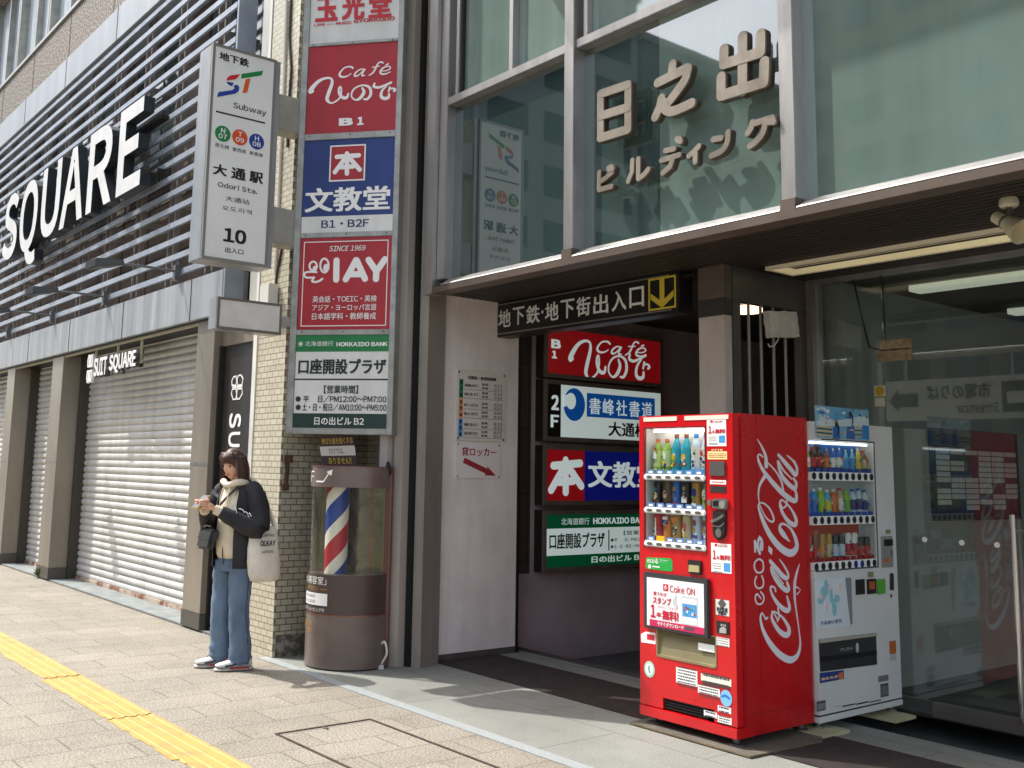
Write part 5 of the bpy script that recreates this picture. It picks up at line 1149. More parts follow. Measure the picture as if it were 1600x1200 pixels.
# coin slot and return lever
q = SP(FR_, z1_, [(600, 730), (612, 716), (705, 716), (718, 735), (715, 790), (700, 800), (612, 790), (600, 775)]); o = MB().prism(FR_, q, 0, .02).build('coin_slot', STEEL, RV, bevel=.004)
MB().prism(FR_, SP(FR_, z1_, [(612, 735), (650, 730), (650, 775), (612, 770)]), .0202, .022).build('slot', C('slot_black', '#1c1b1b'), o)
a = FR_.px(*z1_(685, 760)); MB().disc(FR_, *a, .02, .022, .028, 18, .02).build('knob', C('knob_metal', '#8d8a86', .25), o)
q = SP(FR_, z1_, [(600, 806), (700, 806), (700, 960), (690, 1000), (665, 1025), (635, 1025), (610, 1000), (600, 960)]); o = MB().prism(FR_, q, 0, .014).build('lever_plate', C('lever_black', '#2a2626'), RV, bevel=.004)
MB().stroke(FR_, SP(FR_, z1_, [(610, 885), (650, 870), (690, 845)]), .016, .0142, .03, False).build('lever', STEEL, o)
MB().stroke(FR_, SP(FR_, z1_, [(612, 918), (660, 925), (692, 900)]), .008, .0142, .02).build('guard', STEEL, o)
a = FR_.px(*z1_(652, 972)); MB().disc(FR_, *a, .021, .026, .02, 20, .0142).build('coin_dish', STEEL, o)
# green eco sticker, note slot
q = SP(FR_, z2_, [(82, 40), (215, 46), (228, 60), (230, 112), (220, 124), (80, 108), (72, 96), (74, 46)]); o = MB().prism(FR_, q, .0004, .002).build('sticker', STG, RV)
k = MB().ptext(FR_, 'ecoる', *z2_(82, 72), *z2_(145, 48), .003, .03); a = FR_.px(*z2_(95, 94)); k.disc(FR_, *a, .012, .013, .003, 14); k.pbox(FR_, *z2_(112, 90), *z2_(155, 102), .0022, .003).pbox(FR_, *z2_(152, 56), *z2_(205, 60), .0022, .003).pbox(FR_, *z2_(152, 66), *z2_(195, 70), .0022, .003).build('lettering', STW, o)
o = stick(z2_, 326, 54, 402, 142, C('slot_housing', '#2c2725'), .012, 'note_slot'); MB().prism(FR_, SP(FR_, z2_, [(336, 84), (394, 90), (396, 128), (334, 124)]), .0122, .02).build('slot_lip', C('slot_lip_cream', '#b5a878'), o)
# advertising screen
q = SP(FR_, z2_, [(74, 120), (452, 160), (452, 512), (76, 448)])
sa0, sa1 = FR_.px(*z2_(76, 300))[0], FR_.px(*z2_(452, 320))[0]; sz1, sz0 = FR_.px(*z2_(76, 122))[1], FR_.px(*z2_(76, 448))[1]
sc = MB().fbox(FR_, sa0, sa1, sz0, sz1, .0005, .028).build('ad_screen', C('screen_frame', '#3b3a3c', .35), RV, bevel=.004)
FSC = FX(VY-.029); ia0, ia1, iz0, iz1 = sa0+.03, sa1-.025, sz0+.018, sz1-.03
MB().fbox(FSC, ia0, ia1, iz0, iz1, 0, .001).build('poster', C('poster_white', '#eceaea', .3), sc)
U = lambda u, v: (ia0+(ia1-ia0)*u, iz1-(iz1-iz0)*v)
def ut(k, t, u0, v0, u1, v1, b_=.02, dd=.0022): a = U(u0, v1); c = U(u1, v0); k.text(FSC, t, a[0], a[1], c[0], c[1], dd, b_)
k = MB(); ut(k, 'Coke ON', .42, .10, .85, .25, .01); ut(k, '買うたび', .12, .28, .36, .36); ut(k, 'スタンプ', .11, .38, .44, .53, .04); ut(k, '1', .07, .55, .16, .83, .05); ut(k, '本', .17, .69, .27, .80, .03); ut(k, '無料!', .28, .63, .57, .84, .05); ut(k, '15スタンプたまると', .2, .56, .56, .61, .0)
a = U(.30, .24); c = U(.39, .10); k.fbox(FSC, a[0], c[0], a[1], c[1], .001, .002); k.build('lettering', STR_, sc)
a = U(.345, .17); k = MB().stroke(FSC, [(a[0]+.008*math.cos(g_), a[1]+.01*math.sin(g_)) for g_ in (2.2, 3.2, 4.2, 5.2, 6.2, 7.2)], .003, .002, .003).stroke(FSC, [(a[0], a[1]+.013), (a[0], a[1]+.002)], .003, .002, .0035, False); k.build('emblem', STW, sc)
a = U(.05, 1.0); c = U(1.0, .865); MB().fbox(FSC, a[0], c[0], a[1], c[1], .001, .002).build('banner', C('banner_pink', '#c7285a'), sc)
k = MB(); ut(k, '今すぐダウンロード', .19, .885, .66, .97, .03, .0032); k.build('lettering', STW, sc)
a = U(.68, .965); c = U(.83, .89); MB().fbox(FSC, a[0], c[0], a[1], c[1], .0021, .003).build('print', C('print_dark2', '#5c4a58'), sc)
a = U(.62, .86); c = U(.90, .29); ph = MB().fbox(FSC, a[0], c[0], a[1], c[1], .001, .0018).build('phone_print', C('phone_grey', '#c9ccd2'), sc)
a = U(.64, .84); c = U(.88, .34); MB().fbox(FSC, a[0], c[0], a[1], c[1], .0019, .0025).build('print', STW, ph)
a = U(.64, .70); c = U(.88, .44); MB().fbox(FSC, a[0], c[0], a[1], c[1], .0026, .003).build('print', C('phone_blue', '#4d9ad6'), ph)
rnd = random.Random(4)
for m_ in (STR_, STG, STW):
    k = MB()
    for i in range(4): a = U(rnd.uniform(.66, .86), rnd.uniform(.5, .66)); k.disc(FSC, *a, .006, .007, .0042, 10, .0031)
    k.build('print', m_, ph)
a = U(.51, .40); MB().stroke(FSC, [U(.52, .30), U(.52, .36), U(.50, .44), U(.53, .52)], [.01, .014, .026, .022], .001, .002).build('print', C('bottle_outline', '#c3c6cb'), sc)
MB().pbox(FR_, *z2_(270, 488), *z2_(335, 502), 0, .02).build('hinge_tab', C('tab_black', '#2b2929'), RV)
# delivery flap: recessed cream metal
FLP = mat('flap_metal', '#a89e7a', .38, .45, '#978d6c', 4)
MB().add([FR_.P(fa0+.004, fz1-.004, -.05), FR_.P(fa1-.004, fz1-.004, -.05), FR_.P(fa1-.004, fz0+.05, -.012), FR_.P(fa0+.004, fz0+.05, -.012), FR_.P(fa1-.004, fz0+.01, -.006), FR_.P(fa0+.004, fz0+.01, -.006)], [(0, 1, 2, 3), (3, 2, 4, 5)]).build('delivery_flap', FLP, RV)
fl_ = MB().fbox(FR_, fa0-.004, fa0+.004, fz0, fz1, -.054, .004).fbox(FR_, fa1-.004, fa1+.004, fz0, fz1, -.054, .004).fbox(FR_, fa0+.0045, fa1-.0045, fz0-.004, fz0+.010, -.054, .006).fbox(FR_, fa0+.0045, fa1-.0045, fz1-.003, fz1+.006, -.054, .004).build('flap_frame', FLP, RV)
b = MB()
for x, y in ((193, 577), (427, 625)): a = FR_.px(*z2_(x, y)); b.disc(FR_, *a, .010, .010, -.012, 14, -.035)
b.build('flap_rivet', STEEL, RV)
o = stick(z2_, 378, 540, 474, 600, STW, -.006); o.location.y += 0
k = MB().pbox(FR_, *z2_(418, 548), *z2_(470, 584), -.0055, -.0045).build('print', STR_, o)
o = MB().prism(FR_, SP(FR_, z2_, [(44, 490), (70, 476), (128, 484), (130, 550), (46, 538)]), .0004, .002).build('sticker', STW, RV); MB().pbox(FR_, *z2_(80, 488), *z2_(125, 530), .0021, .0029).build('print', STR_, o)
a = FR_.px(*z2_(94, 696)); o = MB().disc(FR_, *a, .042, .048, .002, 28, .0004).build('sticker', C('round_teal', '#a5d2bd'), RV); MB().disc(FR_, *a, .030, .034, .003, 24, .0021).build('print', STW, o); MB().stroke(FR_, [(a[0], a[1]+.018), (a[0]-.004, a[1]), (a[0]+.004, a[1]-.018)], .01, .003, .0038).build('print', C('round_green', '#4f9d7c'), o)
o = stick(z2_, 481, 284, 562, 388, C('sticker_grey', '#dad7d2')); a = FR_.px(*z2_(520, 312)); MB().prism(FR_, [(a[0]-.03, a[1]), (a[0], a[1]+.033), (a[0]+.03, a[1]), (a[0], a[1]-.033)], .0021, .0029).build('emblem', C('diamond_grey', '#5a5654'), o); MB().ptext(FR_, '防犯監視', *z2_(490, 356), *z2_(552, 338), .003, .04).ptext(FR_, '作動中', *z2_(497, 378), *z2_(545, 361), .003, .04).build('lettering', BLACK, o)
o = stick(z2_, 490, 410, 562, 496, C('outlet_black', '#272525'), .006, 'coin_return'); MB().prism(FR_, SP(FR_, z2_, [(512, 455), (530, 446), (548, 458), (550, 486), (510, 482)]), .0062, .012).build('coin_cup', C('cup_metal', '#a8a6a2', .3), o); MB().ptext(FR_, 'おつり', *z2_(515, 443), *z2_(545, 434), .007, .02).build('lettering', STW, o)
o = stick(z2_, 485, 505, 562, 568, STW); smallprint(o, z2_, 492, 516, 556, 560, 4, C('print_grey', '#8f8a8a'))
for x0, y0_, x1, y1_, n in ((250, 682, 375, 800, 7), (396, 720, 573, 800, 2), (378, 786, 506, 862, 5), (413, 934, 490, 986, 2), (494, 906, 572, 960, 2), (494, 964, 575, 1024, 4)):
    o = stick(z2_, x0, y0_, x1, y1_, STW if n != 2 or x0 != 396 else C('sticker_cream2', '#efe9d4')); smallprint(o, z2_, x0+10, y0_+12, x1-10, y1_-8, n, GP)
a = FR_.px(*z2_(544, 866)); o = MB().disc(FR_, *a, .040, .045, .003, 28, .0021).build('sticker', C('round_blue', '#7cc0ea'), RV); MB().stroke(FR_, [(a[0]-.026, a[1]+.005), (a[0]-.005, a[1]+.014), (a[0]+.02, a[1]+.004)], .012, .003, .0038).build('print', C('round_blue_dark', '#2b6fc0'), o)
# script logo on the side, reading upwards
zl1, zl2 = Zp(1165, 670, 6.0), Zp(1165, 850, 6.0)
LOGO1 = [ # "Cola": zoomed-pixel centre lines with pen widths
    ([(415, 1060), (350, 985), (318, 930), (345, 890), (420, 935), (470, 1040), (475, 1120), (420, 1165), (330, 1120), (230, 1000), (160, 860), (120, 740), (128, 700), (170, 700), (230, 760), (262, 850), (235, 870), (180, 820), (130, 715)], [6, 60, 42, 22, 28, 50, 62, 72, 70, 62, 46, 24, 14, 16, 18, 20, 20, 14, 10]),
    ([(128, 700), (118, 620), (130, 530), (180, 440)], [12, 18, 26, 40]),
    ([(345, 745), (320, 700), (335, 668), (370, 690), (430, 760), (470, 850), (460, 900), (400, 870), (345, 790), (318, 720)], [20, 26, 20, 18, 26, 44, 46, 46, 36, 24]),
    ([(340, 745), (370, 730), (385, 690), (380, 655)], [14, 16, 16, 16]),
    ([(160, 265), (130, 240), (112, 270), (150, 370), (230, 480), (330, 590), (420, 660), (468, 670), (470, 600), (440, 560)], [14, 16, 22, 36, 48, 54, 52, 44, 30, 14]),
    ([(105, 95), (150, 170), (185, 260), (190, 350)], [5, 22, 36, 46]),
    ([(213, 325), (280, 400), (330, 490), (350, 580)], [14, 16, 18, 18]),
    ([(305, 245), (360, 310), (420, 380), (465, 430), (478, 370), (440, 300), (385, 250)], [30, 46, 50, 44, 30, 22, 10]),
    ([(430, 470), (360, 400), (315, 330), (300, 310), (330, 430), (390, 510), (455, 560), (470, 510), (445, 465)], [14, 20, 24, 24, 42, 48, 44, 32, 22]),
]
LOGO2 = [ # "Coca" and its ribbon
    ([(205, 690), (185, 700), (170, 670), (150, 650), (138, 700), (160, 800), (220, 920), (310, 1030), (410, 1085), (480, 1050), (510, 950), (500, 820), (475, 640), (458, 500), (460, 360), (480, 260), (503, 188)], [20, 22, 16, 18, 26, 40, 56, 66, 66, 46, 26, 14, 18, 28, 36, 22, 4]),
    ([(470, 400), (510, 428), (480, 470)], [20, 4, 14]),
    ([(300, 715), (265, 650), (245, 635), (280, 640), (345, 690), (400, 780), (400, 840), (360, 850), (300, 800), (245, 700), (250, 640)], [18, 14, 16, 16, 24, 42, 52, 54, 46, 30, 16]),
    ([(295, 730), (312, 680), (300, 600)], [14, 16, 16]),
    ([(280, 445), (270, 410), (235, 400), (240, 460), (300, 560), (370, 620), (408, 600), (385, 490)], [18, 18, 20, 26, 42, 50, 40, 16]),
    ([(228, 160), (280, 225), (345, 300), (385, 320), (395, 280), (360, 210), (315, 145)], [36, 48, 50, 38, 26, 20, 10]),
    ([(350, 370), (270, 270), (240, 215), (245, 270), (300, 360), (370, 430), (400, 420), (385, 360)], [14, 22, 22, 26, 46, 48, 36, 24]),
]
k = MB()
for ss, zf, sgn in ((LOGO1, zl1, 0), (LOGO2, zl2, 1)):
    for i, (pts, ww) in enumerate(ss): k.stroke(FS_, SP(FS_, zf, pts), [q*.00062 for q in ww], .0004, .0015+i*.0003, rise=.0022, n=8)
k.prism(FS_, SP(FS_, zl2, [(215, 15), (250, 48), (245, 105), (212, 68)]), .0004, .0015)
k.stroke(FS_, SP(FS_, zl1, [(128, 1012), (155, 1065)]), .014, .0004, .002, False)
k.ptext(FS_, 'る', *zl2(72, -70), *zl2(165, 110), .002, .05, 0, 90)
ww = [18]*9
for cy, pts in ((0, [(125, 140), (90, 165), (80, 210), (95, 255), (128, 270), (160, 250), (165, 205), (155, 160), (125, 140)]), (0, [(100, 305), (85, 350), (95, 400), (128, 415), (160, 395), (165, 345), (150, 300)]), (0, [(140, 510), (108, 470), (88, 500), (100, 550), (130, 565), (160, 545), (168, 490), (140, 450)])):
    k.stroke(FS_, SP(FS_, zl2, pts), .0105, .0004, .002)
a = FS_.px(*zl1(462, 305)); k.disc(FS_, *a, .006, .006, .002, 10, .0004)
k.build('logo', mat('logo_white', '#e2e2e6', .4), RV)
MB().box(VX-.0005, VX+.0015, VY+.07, VY+.076, VZ0+.02, VZ1-.02).build('door_seam', mat('seam_red', '#7d0a10', .4), RV)
k = MB()
rnd = random.Random(17)
for i in range(26):
    y = rnd.uniform(VY+.08, VB-.03); z = VZ0+abs(rnd.gauss(0, .16))+.02; l = rnd.uniform(.01, .06); k.tube([(VX+.0004, y, z), (VX+.0006, y+l, z+rnd.uniform(-.02, .02))], .0007, 4)
for i in range(14):
    x = rnd.uniform(VL+.03, VX-.03); z = dz0+abs(rnd.gauss(0, .10)); l = rnd.uniform(.01, .05); k.tube([(x, VY-.0004, z), (x+l, VY-.0006, z+rnd.uniform(-.015, .015))], .0007, 4)
k.build('scuff', mat('scuff_dark', '#5a1a1a', .7), RV)
MB().box(VX-.0005, VX+.001, VB-.035, VB-.032, VZ0+.02, VZ1-.02).box(VX-.0005, VX+.001, VY+.09, VB-.04, VZ0+.115, VZ0+.118).build('panel_seam', MC['seam_red'], RV)
# plywood under the machine
PLY = mat('plywood_dark', '#5a5349', .85, 0, '#6d665a', 9, bump=.3, bs=60); PLE = mat('plywood_edge', '#b08a4e', .7, 0, '#6e5230', 30)
pb = thing('base_board', 'worn dark plywood sheet lying under the red vending machine', 'board', (-4.05, 5.1, .0005))
MB().prism(F0, [(-4.50, 4.79), (-3.61, 4.785), (-3.585, 5.42), (-3.72, 5.62), (-4.5, 5.62)], .010, .0155).build('top', PLY, pb)
MB().prism(F0, [(-4.50, 4.79), (-3.61, 4.785), (-3.585, 5.42), (-3.72, 5.62), (-4.5, 5.62)], .0075, .0099).build('edge', PLE, pb)

# ================================================================ white vending machine, turned sideways
WV = thing('vending_machine', 'white drinks vending machine turned sideways behind the red one with rows of bottles', 'vending machine', (-4.0, 6.0, .03))
WX = -3.72; FWV = FY(WX); wy1 = FWV.px(1406, 1000)[0]; wy0 = 5.60; WZ0, WZ1 = FWV.px(1406, 1102)[1], FWV.px(1386, 667)[1]
WPA = mat('white_machine_paint', '#d9d9d6', .35, 0, '#cfcfcb', 1.5, coat=.2); WBK = -4.28
zx0, zx1 = 5.60, FWV.px(1366, 740)[0]                          # window extents along y
zwt, zwb = FWV.px(1320, 690)[1], FWV.px(1320, 888)[1]
b = MB().box(WBK, WX-.17, wy0, wy1, WZ0, WZ1).box(WX-.1699, WX, wy0, wy1, WZ0+.046, zwb).box(WX-.1699, WX, zx1, wy1, zwb, WZ1).box(WX-.1699, WX, wy0, zx1, zwt, WZ1)
b.build('cabinet', WPA, WV)
MB().box(WX-.16, WX+.005, wy0, wy1+.002, WZ0, WZ0+.036).build('kick_panel', WPA, WV, bevel=.004)
MB().box(WX-.15, WX-.004, wy0, wy1-.001, WZ0+.0365, WZ0+.0455).build('kick_gap', C('gap_dark', '#232323'), WV)
MB().box(WX-.118, WX-.112, zx0, zx1, zwb, zwt).build('display_back', C('display_grey', '#b9bcc0'), WV)
zw = Zp(1250, 620, 4.2857)
rl = [FWV.px(1315, y)[1] for y in (744.5, 812.5, 883)]
npx = [x/4.2857+1250 for x in (90, 135, 180, 224, 267, 309, 351, 393, 434, 474)]
ycol = [FWV.px(q, 745)[0] for q in npx]
CB = C('button_black', '#1d1f22'); CTB = C('tag_blue', '#2d4ba3'); CTR = C('tag_red', '#a8242e'); LBL = C('lab_white', '#dfe3e8')
for ri, z in enumerate(rl):
    sh = MB().box(WX-.111, WX+.002, zx0, zx1-.004, z-.028, z+.026).build('shelf', SHELF, WV, bevel=.003)
    for i, y in enumerate(ycol):
        MB().disc(FY(WX+.0021), y, z, .018, .022, .006, 16, 0).build('button', CB if (ri, i) not in ((2, 6), (2, 7)) else C('button_blue', '#23307e'), sh); MB().fbox(FY(WX-.012), y-.028, y+.024, z+.0262, z+.05, 0, .003).build('price_tag', CTR if ri == 2 else CTB, sh)
cola_d, water_b, lemon, coffee, gtea = C('drink_dark', '#3a1c18'), C('drink_blue', '#3f8fd0', .15), C('drink_yellow', '#d9c23f'), C('drink_brown', '#8a5a34'), C('drink_green', '#6fae3a')
aqb, limeg, orj = C('drink_aqua', '#63b9d9', .15), C('drink_lime', '#9ac83a'), C('drink_orange', '#e0762e')
kinds = [[(gtea, gtea, wht), (cola_d, red_, red_), (cola_d, blk, red_), (coffee, tan, orj), (blu, wht, wht), (blu, wht, wht), (aqb, wht, water_b), (aqb, wht, water_b), (lemon, wht, lemon), (coffee, red_, tan)],
         [(water_b, wht, blu), (water_b, wht, blu), (limeg, wht, limeg), (aqb, wht, lemon), (orj, wht, orj), (tan, red_, wht), (limeg, limeg, gtea), (clr, blu, nav), (clr, blu, nav), (clr, blu, nav)],
         [(brn, None, red_), (brn, None, red_), (gold, None, ora), (gold, None, tan), (blk, None, lil), (blk, None, lil), (wht, None, red_), (wht, None, red_), (blk, None, red_), (blk, None, red_)]]
xb = WX-.055
for ri, row in enumerate(kinds):
    z = rl[ri]+.027; zt_ = (zwt if ri == 0 else rl[ri-1]-.03); H_ = zt_-z
    for i, (bd, cp, lb) in enumerate(row):
        if ri < 2: bottle(WV, xb, ycol[i]+.005, z, min(H_*.80, .235)*(.93+.07*((i*7) % 3)/2), .028, bd, cp, lb, 'bottle', (.2, .6))
        else: bottle(WV, xb, ycol[i]+.005, z, min(H_*.75, .17)*(1 if i < 8 else .82), .026, bd, None, lb, 'can', (.15, .6))
MB().fbox(FY(WX-.05), FWV.px(1290, 700)[0], FWV.px(1347, 700)[0], zwt-.09, zwt-.005, 0, .004).build('header_card', C('header_blue', '#2a5fa8'), WV)
MB().fbox(FY(WX-.05), zx0+.01, FWV.px(1352, 830)[0], rl[1]-.10, rl[1]-.032, 0, .004).build('header_card', C('header_orange', '#b0452a'), WV)
a = FWV.px(*zw(118, 285)); MB().disc(FY(WX-.04), *a, .03, .045, .003, 16).build('round_card', C('card_blue', '#7b8fd0'), WV)
MB().box(WX-.045, WX-.025, zx0+.03, zx1-.03, zwt-.022, zwt-.006).build('display_lamp', mat('display_tube_dim', '#f0f3f6', .4, emit=1.0), WV)
MB().box(WX-.010, WX-.007, zx0, zx1-.001, zwb+.001, zwt-.001).build('window_glass', MC['machine_glass'], WV)
k = MB().fbox(FWV, zx1-.001, zx1+.009, zwb-.01, zwt+.01, .0005, .004).fbox(FWV, wy0+.1, zx1-.0015, zwt, zwt+.01, .0005, .004).fbox(FWV, wy0, zx1-.0015, zwb-.01, zwb, .0005, .004); k.build('window_gasket', C('gasket_grey', '#55575a'), WV)
# control panel
FW2 = FWV
def wp(zf, x0, y0, x1, y1, m, d1=.003, name='sticker', par=None): return MB().pbox(FW2, *zf(x0, y0), *zf(x1, y1), .0004, d1).build(name, m, par or WV)
o = wp(zw, 538, 935, 614, 1138, C('panel_grey', '#8a8a88', .35), .012, 'control_panel')
MB().pbox(FW2, *zw(550, 955), *zw(610, 996), .0122, .014).build('display', C('display_black', '#151718', .2), o); MB().pbox(FW2, *zw(550, 1085), *zw(585, 1105), .0122, .014).build('slot', C('slot_orange', '#c0682a'), o); a = FW2.px(*zw(597, 1045)); MB().disc(FW2, *a, .014, .02, .02, 16, .0122).build('coin_slot', STEEL, o)
wp(zw, 572, 890, 605, 915, C('sticker_tan', '#8d8265'))
zv = Zp(1230, 880, 4.0)
# framed cut-out poster: plain pastel stand-in
q = SP(FW2, zv, [(168, 105), (178, 97), (385, 88), (398, 98), (405, 380), (398, 390), (190, 410), (180, 402)])
o = MB().prism(FW2, q, .0004, .003).build('poster', C('poster_pastel', '#d5dde2'), WV)
k = MB(); rnd = random.Random(9)
for i in range(7): a = FW2.px(*zv(rnd.uniform(205, 350), rnd.uniform(130, 330))); k.disc(FW2, *a, rnd.uniform(.015, .035), rnd.uniform(.02, .05), .004+i*.0004, 20, .003)
k.build('print', C('pastel_teal', '#8cc0cc'), o)
k = MB()
for i in range(4): a = FW2.px(*zv(rnd.uniform(200, 340), rnd.uniform(140, 300))); k.disc(FW2, *a, rnd.uniform(.01, .02), rnd.uniform(.015, .03), .0072+i*.0004, 18, .003)
k.build('print', C('pastel_pink', '#e3c4c0'), o)
MB().ptext(FW2, 'うるおいポカ', *zv(205, 388), *zv(335, 345), .0045, .03).build('lettering', C('poster_blue_ink', '#34508c'), o)
MB().prism(FW2, SP(FW2, zv, [(358, 92), (385, 88), (398, 98), (405, 378), (392, 386)]), .0032, .0042).build('print', C('poster_wedge_grey', '#7f868c'), o)  # grey wedge along the poster's right edge, narrowing downwards
o = wp(zv, 425, 103, 480, 192, C('reader_black', '#1c1b1b'), .008, 'card_reader'); o = wp(zv, 495, 100, 551, 188, C('reader_black', '#1c1b1b'), .008, 'card_reader'); MB().pbox(FW2, *zv(505, 115), *zv(542, 160), .0082, .0095).build('display', C('reader_orange', '#a8561f'), o)
o = MB().prism(FW2, SP(FW2, zv, [(551, 100), (605, 96), (607, 188), (560, 196)]), .0082, .01).build('sticker', C('card_green', '#58a834'), WV)
wp(zv, 502, 55, 538, 86, C('sticker_tan', '#8d8265')); a = FW2.px(*zv(648, 115)); MB().stroke(FW2, SP(FW2, zv, [(648, 75), (648, 155)]), .03, .0004, .012, False).build('coin_return', C('lever_dark', '#2a2a2a'), WV); wp(zv, 643, 195, 654, 212, C('lever_dark', '#2a2a2a'))
# delivery opening
o = MB().prism(FW2, SP(FW2, zv, [(195, 476), (550, 435), (557, 632), (205, 678)]), .0004, .006).build('delivery_flap', C('flap_dark', '#2d2e30', .3), WV)
MB().prism(FW2, SP(FW2, zv, [(195, 476), (550, 435), (550, 452), (197, 498)]), .0062, .014).build('flap_lip', C('lip_grey', '#a9a493'), o); MB().prism(FW2, SP(FW2, zv, [(203, 582), (553, 545), (554, 572), (204, 615)]), .0062, .009).build('flap_step', C('flap_black', '#151517'), o)
a = FW2.px(*zv(432, 527)); MB().disc(FW2, *a, .016, .03, .008, 20, .0062).ptext(FW2, 'PUSH', *zv(330, 550), *zv(400, 520), .0075, .0).build('lettering', C('flap_print', '#b9b9b6'), o)
o = MB().prism(FW2, SP(FW2, zv, [(202, 686), (352, 668), (354, 722), (204, 750)]), .0004, .002).build('sticker', C('sticker_navy', '#25407f'), WV); MB().ptext(FW2, 'あたたか', *zv(210, 735), *zv(318, 695), .003, .05).build('lettering', C('sticker_cream3', '#f0c9a0'), o); MB().pbox(FW2, *zv(320, 685), *zv(348, 722), .0022, .003).build('print', C('sticker_orange', '#d9762e'), o)
o = wp(zv, 637, 488, 676, 562, C('socket_orange', '#b5622a'), .006, 'coin_cup'); wp(zv, 640, 568, 678, 604, C('tag_grey', '#b5b5b2'))
k = MB()
for j in range(3): k.pbox(FW2, *zv(568, 706+j*12), *zv(632, 709+j*12), .0004, .0014)
k.build('print', C('print_grey', '#8f8a8a'), WV)
for x0, y0_, x1, y1_ in ((184, 866, 238, 915), (581, 757, 631, 828)):
    o = wp(zv, x0, y0_, x1, y1_, C('grille_grey', '#4d4f51'), .004, 'vent_grille'); k = MB(); a = FW2.px(*zv(x0, y1_)); c = FW2.px(*zv(x1, y0_))
    for j in range(6): zz_ = a[1]+(c[1]-a[1])*(j+.5)/6; k.fbox(FW2, a[0]+.004, c[0]-.004, zz_-.004, zz_, .0042, .006)
    k.build('vent_slat', C('vent_light', '#8d9092'), o)
k = MB()
for x0, x1, dy in ((290, 335, 0), (345, 425, -6), (430, 508, -20), (515, 585, -32)): k.pbox(FW2, *zv(x0, 898+dy), *zv(x1, 888+dy), .0004, .003)
k.build('grille_slot', C('slot_dark', '#17181a'), WV)
for y in (wy0+.06, wy1-.05):
    MB().tube([(WX-.05, y, .026), (WX-.05, y, WZ0+.005)], .013, 8).lathe((WX-.05, y, .0215), [(.035, 0), (.035, .008), (.014, .012)], 14).build('foot', STEEL, WV)
WOODP = mat('pale_board', '#bdb894', .7, 0, '#a8a37f', 5)
for q, lb in (([onZ(1262, 1150), onZ(1319, 1148), onZ(1296, 1138), onZ(1275, 1133)], 'pale green board under the near foot of the white vending machine'), ([onZ(1365, 1119), onZ(1400, 1131), onZ(1427, 1124), onZ(1385, 1113)], 'pale green board under the far foot of the white vending machine')):
    ys = [p.y for p in q]; xs_ = [p.x for p in q]
    tag(MB().box(-4.0, max(xs_), min(ys), max(ys), .0005, .021).build('base_board', WOODP, None, bevel=.002), lb, 'board', 'boards under the white vending machine')
# poster standing on the machine
pt = thing('poster', 'curled blue beach poster taped to the top front of the white vending machine', 'poster', (WX, 5.9, WZ1-.1))
FPT = FY(WX+.008); zp_ = Zp(1250, 620, 4.2857)
q = SP(FPT, zp_, [(95, 55), (455, 92), (463, 293), (110, 268)])
MB().prism(FPT, q, 0, .003).build('sheet', mat('poster_sky', '#4f93bd', .35, 0, '#8fbcd2', 9, lo=.3, hi=.7), pt)
k = MB(); sp2 = lambda pts: SP(FPT, zp_, pts)
k.prism(FPT, sp2([(107, 165), (160, 130), (230, 160), (300, 150), (400, 130), (458, 150), (458, 200), (108, 195)]), .0032, .0038).build('print', C('poster_mist', '#c5d5da'), pt)
k = MB()
for y in (190, 218, 245): k.prism(FPT, sp2([(108, y), (215, y+12), (215, y+22), (109, y+14)]), .0039, .0046).prism(FPT, sp2([(360, y+10), (415, y+14), (415, y+24), (360, y+20)]), .0039, .0046)
k.build('print', C('poster_sand', '#c9b98a'), pt)
k = MB()
for y in (206, 234): k.prism(FPT, sp2([(108, y), (210, y+10), (210, y+18), (109, y+8)]), .0047, .005).prism(FPT, sp2([(360, y+16), (410, y+20), (410, y+27), (360, y+24)]), .0047, .005)
k.build('print', C('poster_dark', '#2d3236'), pt)
for cx, top_, w_ in ((240, 155, 20), (335, 95, 24)):
    MB().prism(FPT, sp2([(cx-w_, 200), (cx+w_, 195), (cx+w_+4, 285), (cx-w_-4, 278)]), .0051, .0056).build('print', C('poster_dress', '#3566ad' if cx < 300 else '#a9b9cf'), pt)
    k = MB(); a = FPT.px(*zp_(cx-4, top_+25)); k.disc(FPT, *a, .014, .022, .0066, 14, .0057); k.stroke(FPT, sp2([(cx+2, top_+20), (cx+12, top_+60), (cx+8, top_+100)]), [.016, .014, .006], .0067, .0072); k.build('print', C('poster_hair', '#1d1f26'), pt)
rnd = random.Random(31)
for nm, h_, n_ in (('poster_cloud', '#dfe9ee', 9), ('poster_deep', '#2b6a9c', 8), ('poster_aqua', '#59b2cf', 8), ('poster_warm', '#d8b06a', 6)):
    k = MB()
    for i in range(n_):
        cx = rnd.uniform(112, 440); cy = rnd.uniform(75, 150) if nm != 'poster_warm' else rnd.uniform(170, 270); w_ = rnd.uniform(6, 22); hh_ = rnd.uniform(4, 12)
        k.prism(FPT, sp2([(cx-w_, cy), (cx, cy-hh_), (cx+w_, cy+2), (cx+w_*.3, cy+hh_)]), .0031, .0057+i*.00005+len(nm)*.0001)
    k.build('print', C(nm, h_), pt)
MB().ptext(FPT, 'ENJOY', *zp_(118, 150), *zp_(185, 125), .0072, .03).build('lettering', DWHITE, pt)
MB().prism(FPT, sp2([(412, 190), (455, 195), (458, 285), (414, 280)]), .0051, .0056).build('print', C('poster_bottle', '#2c7fc4'), pt)
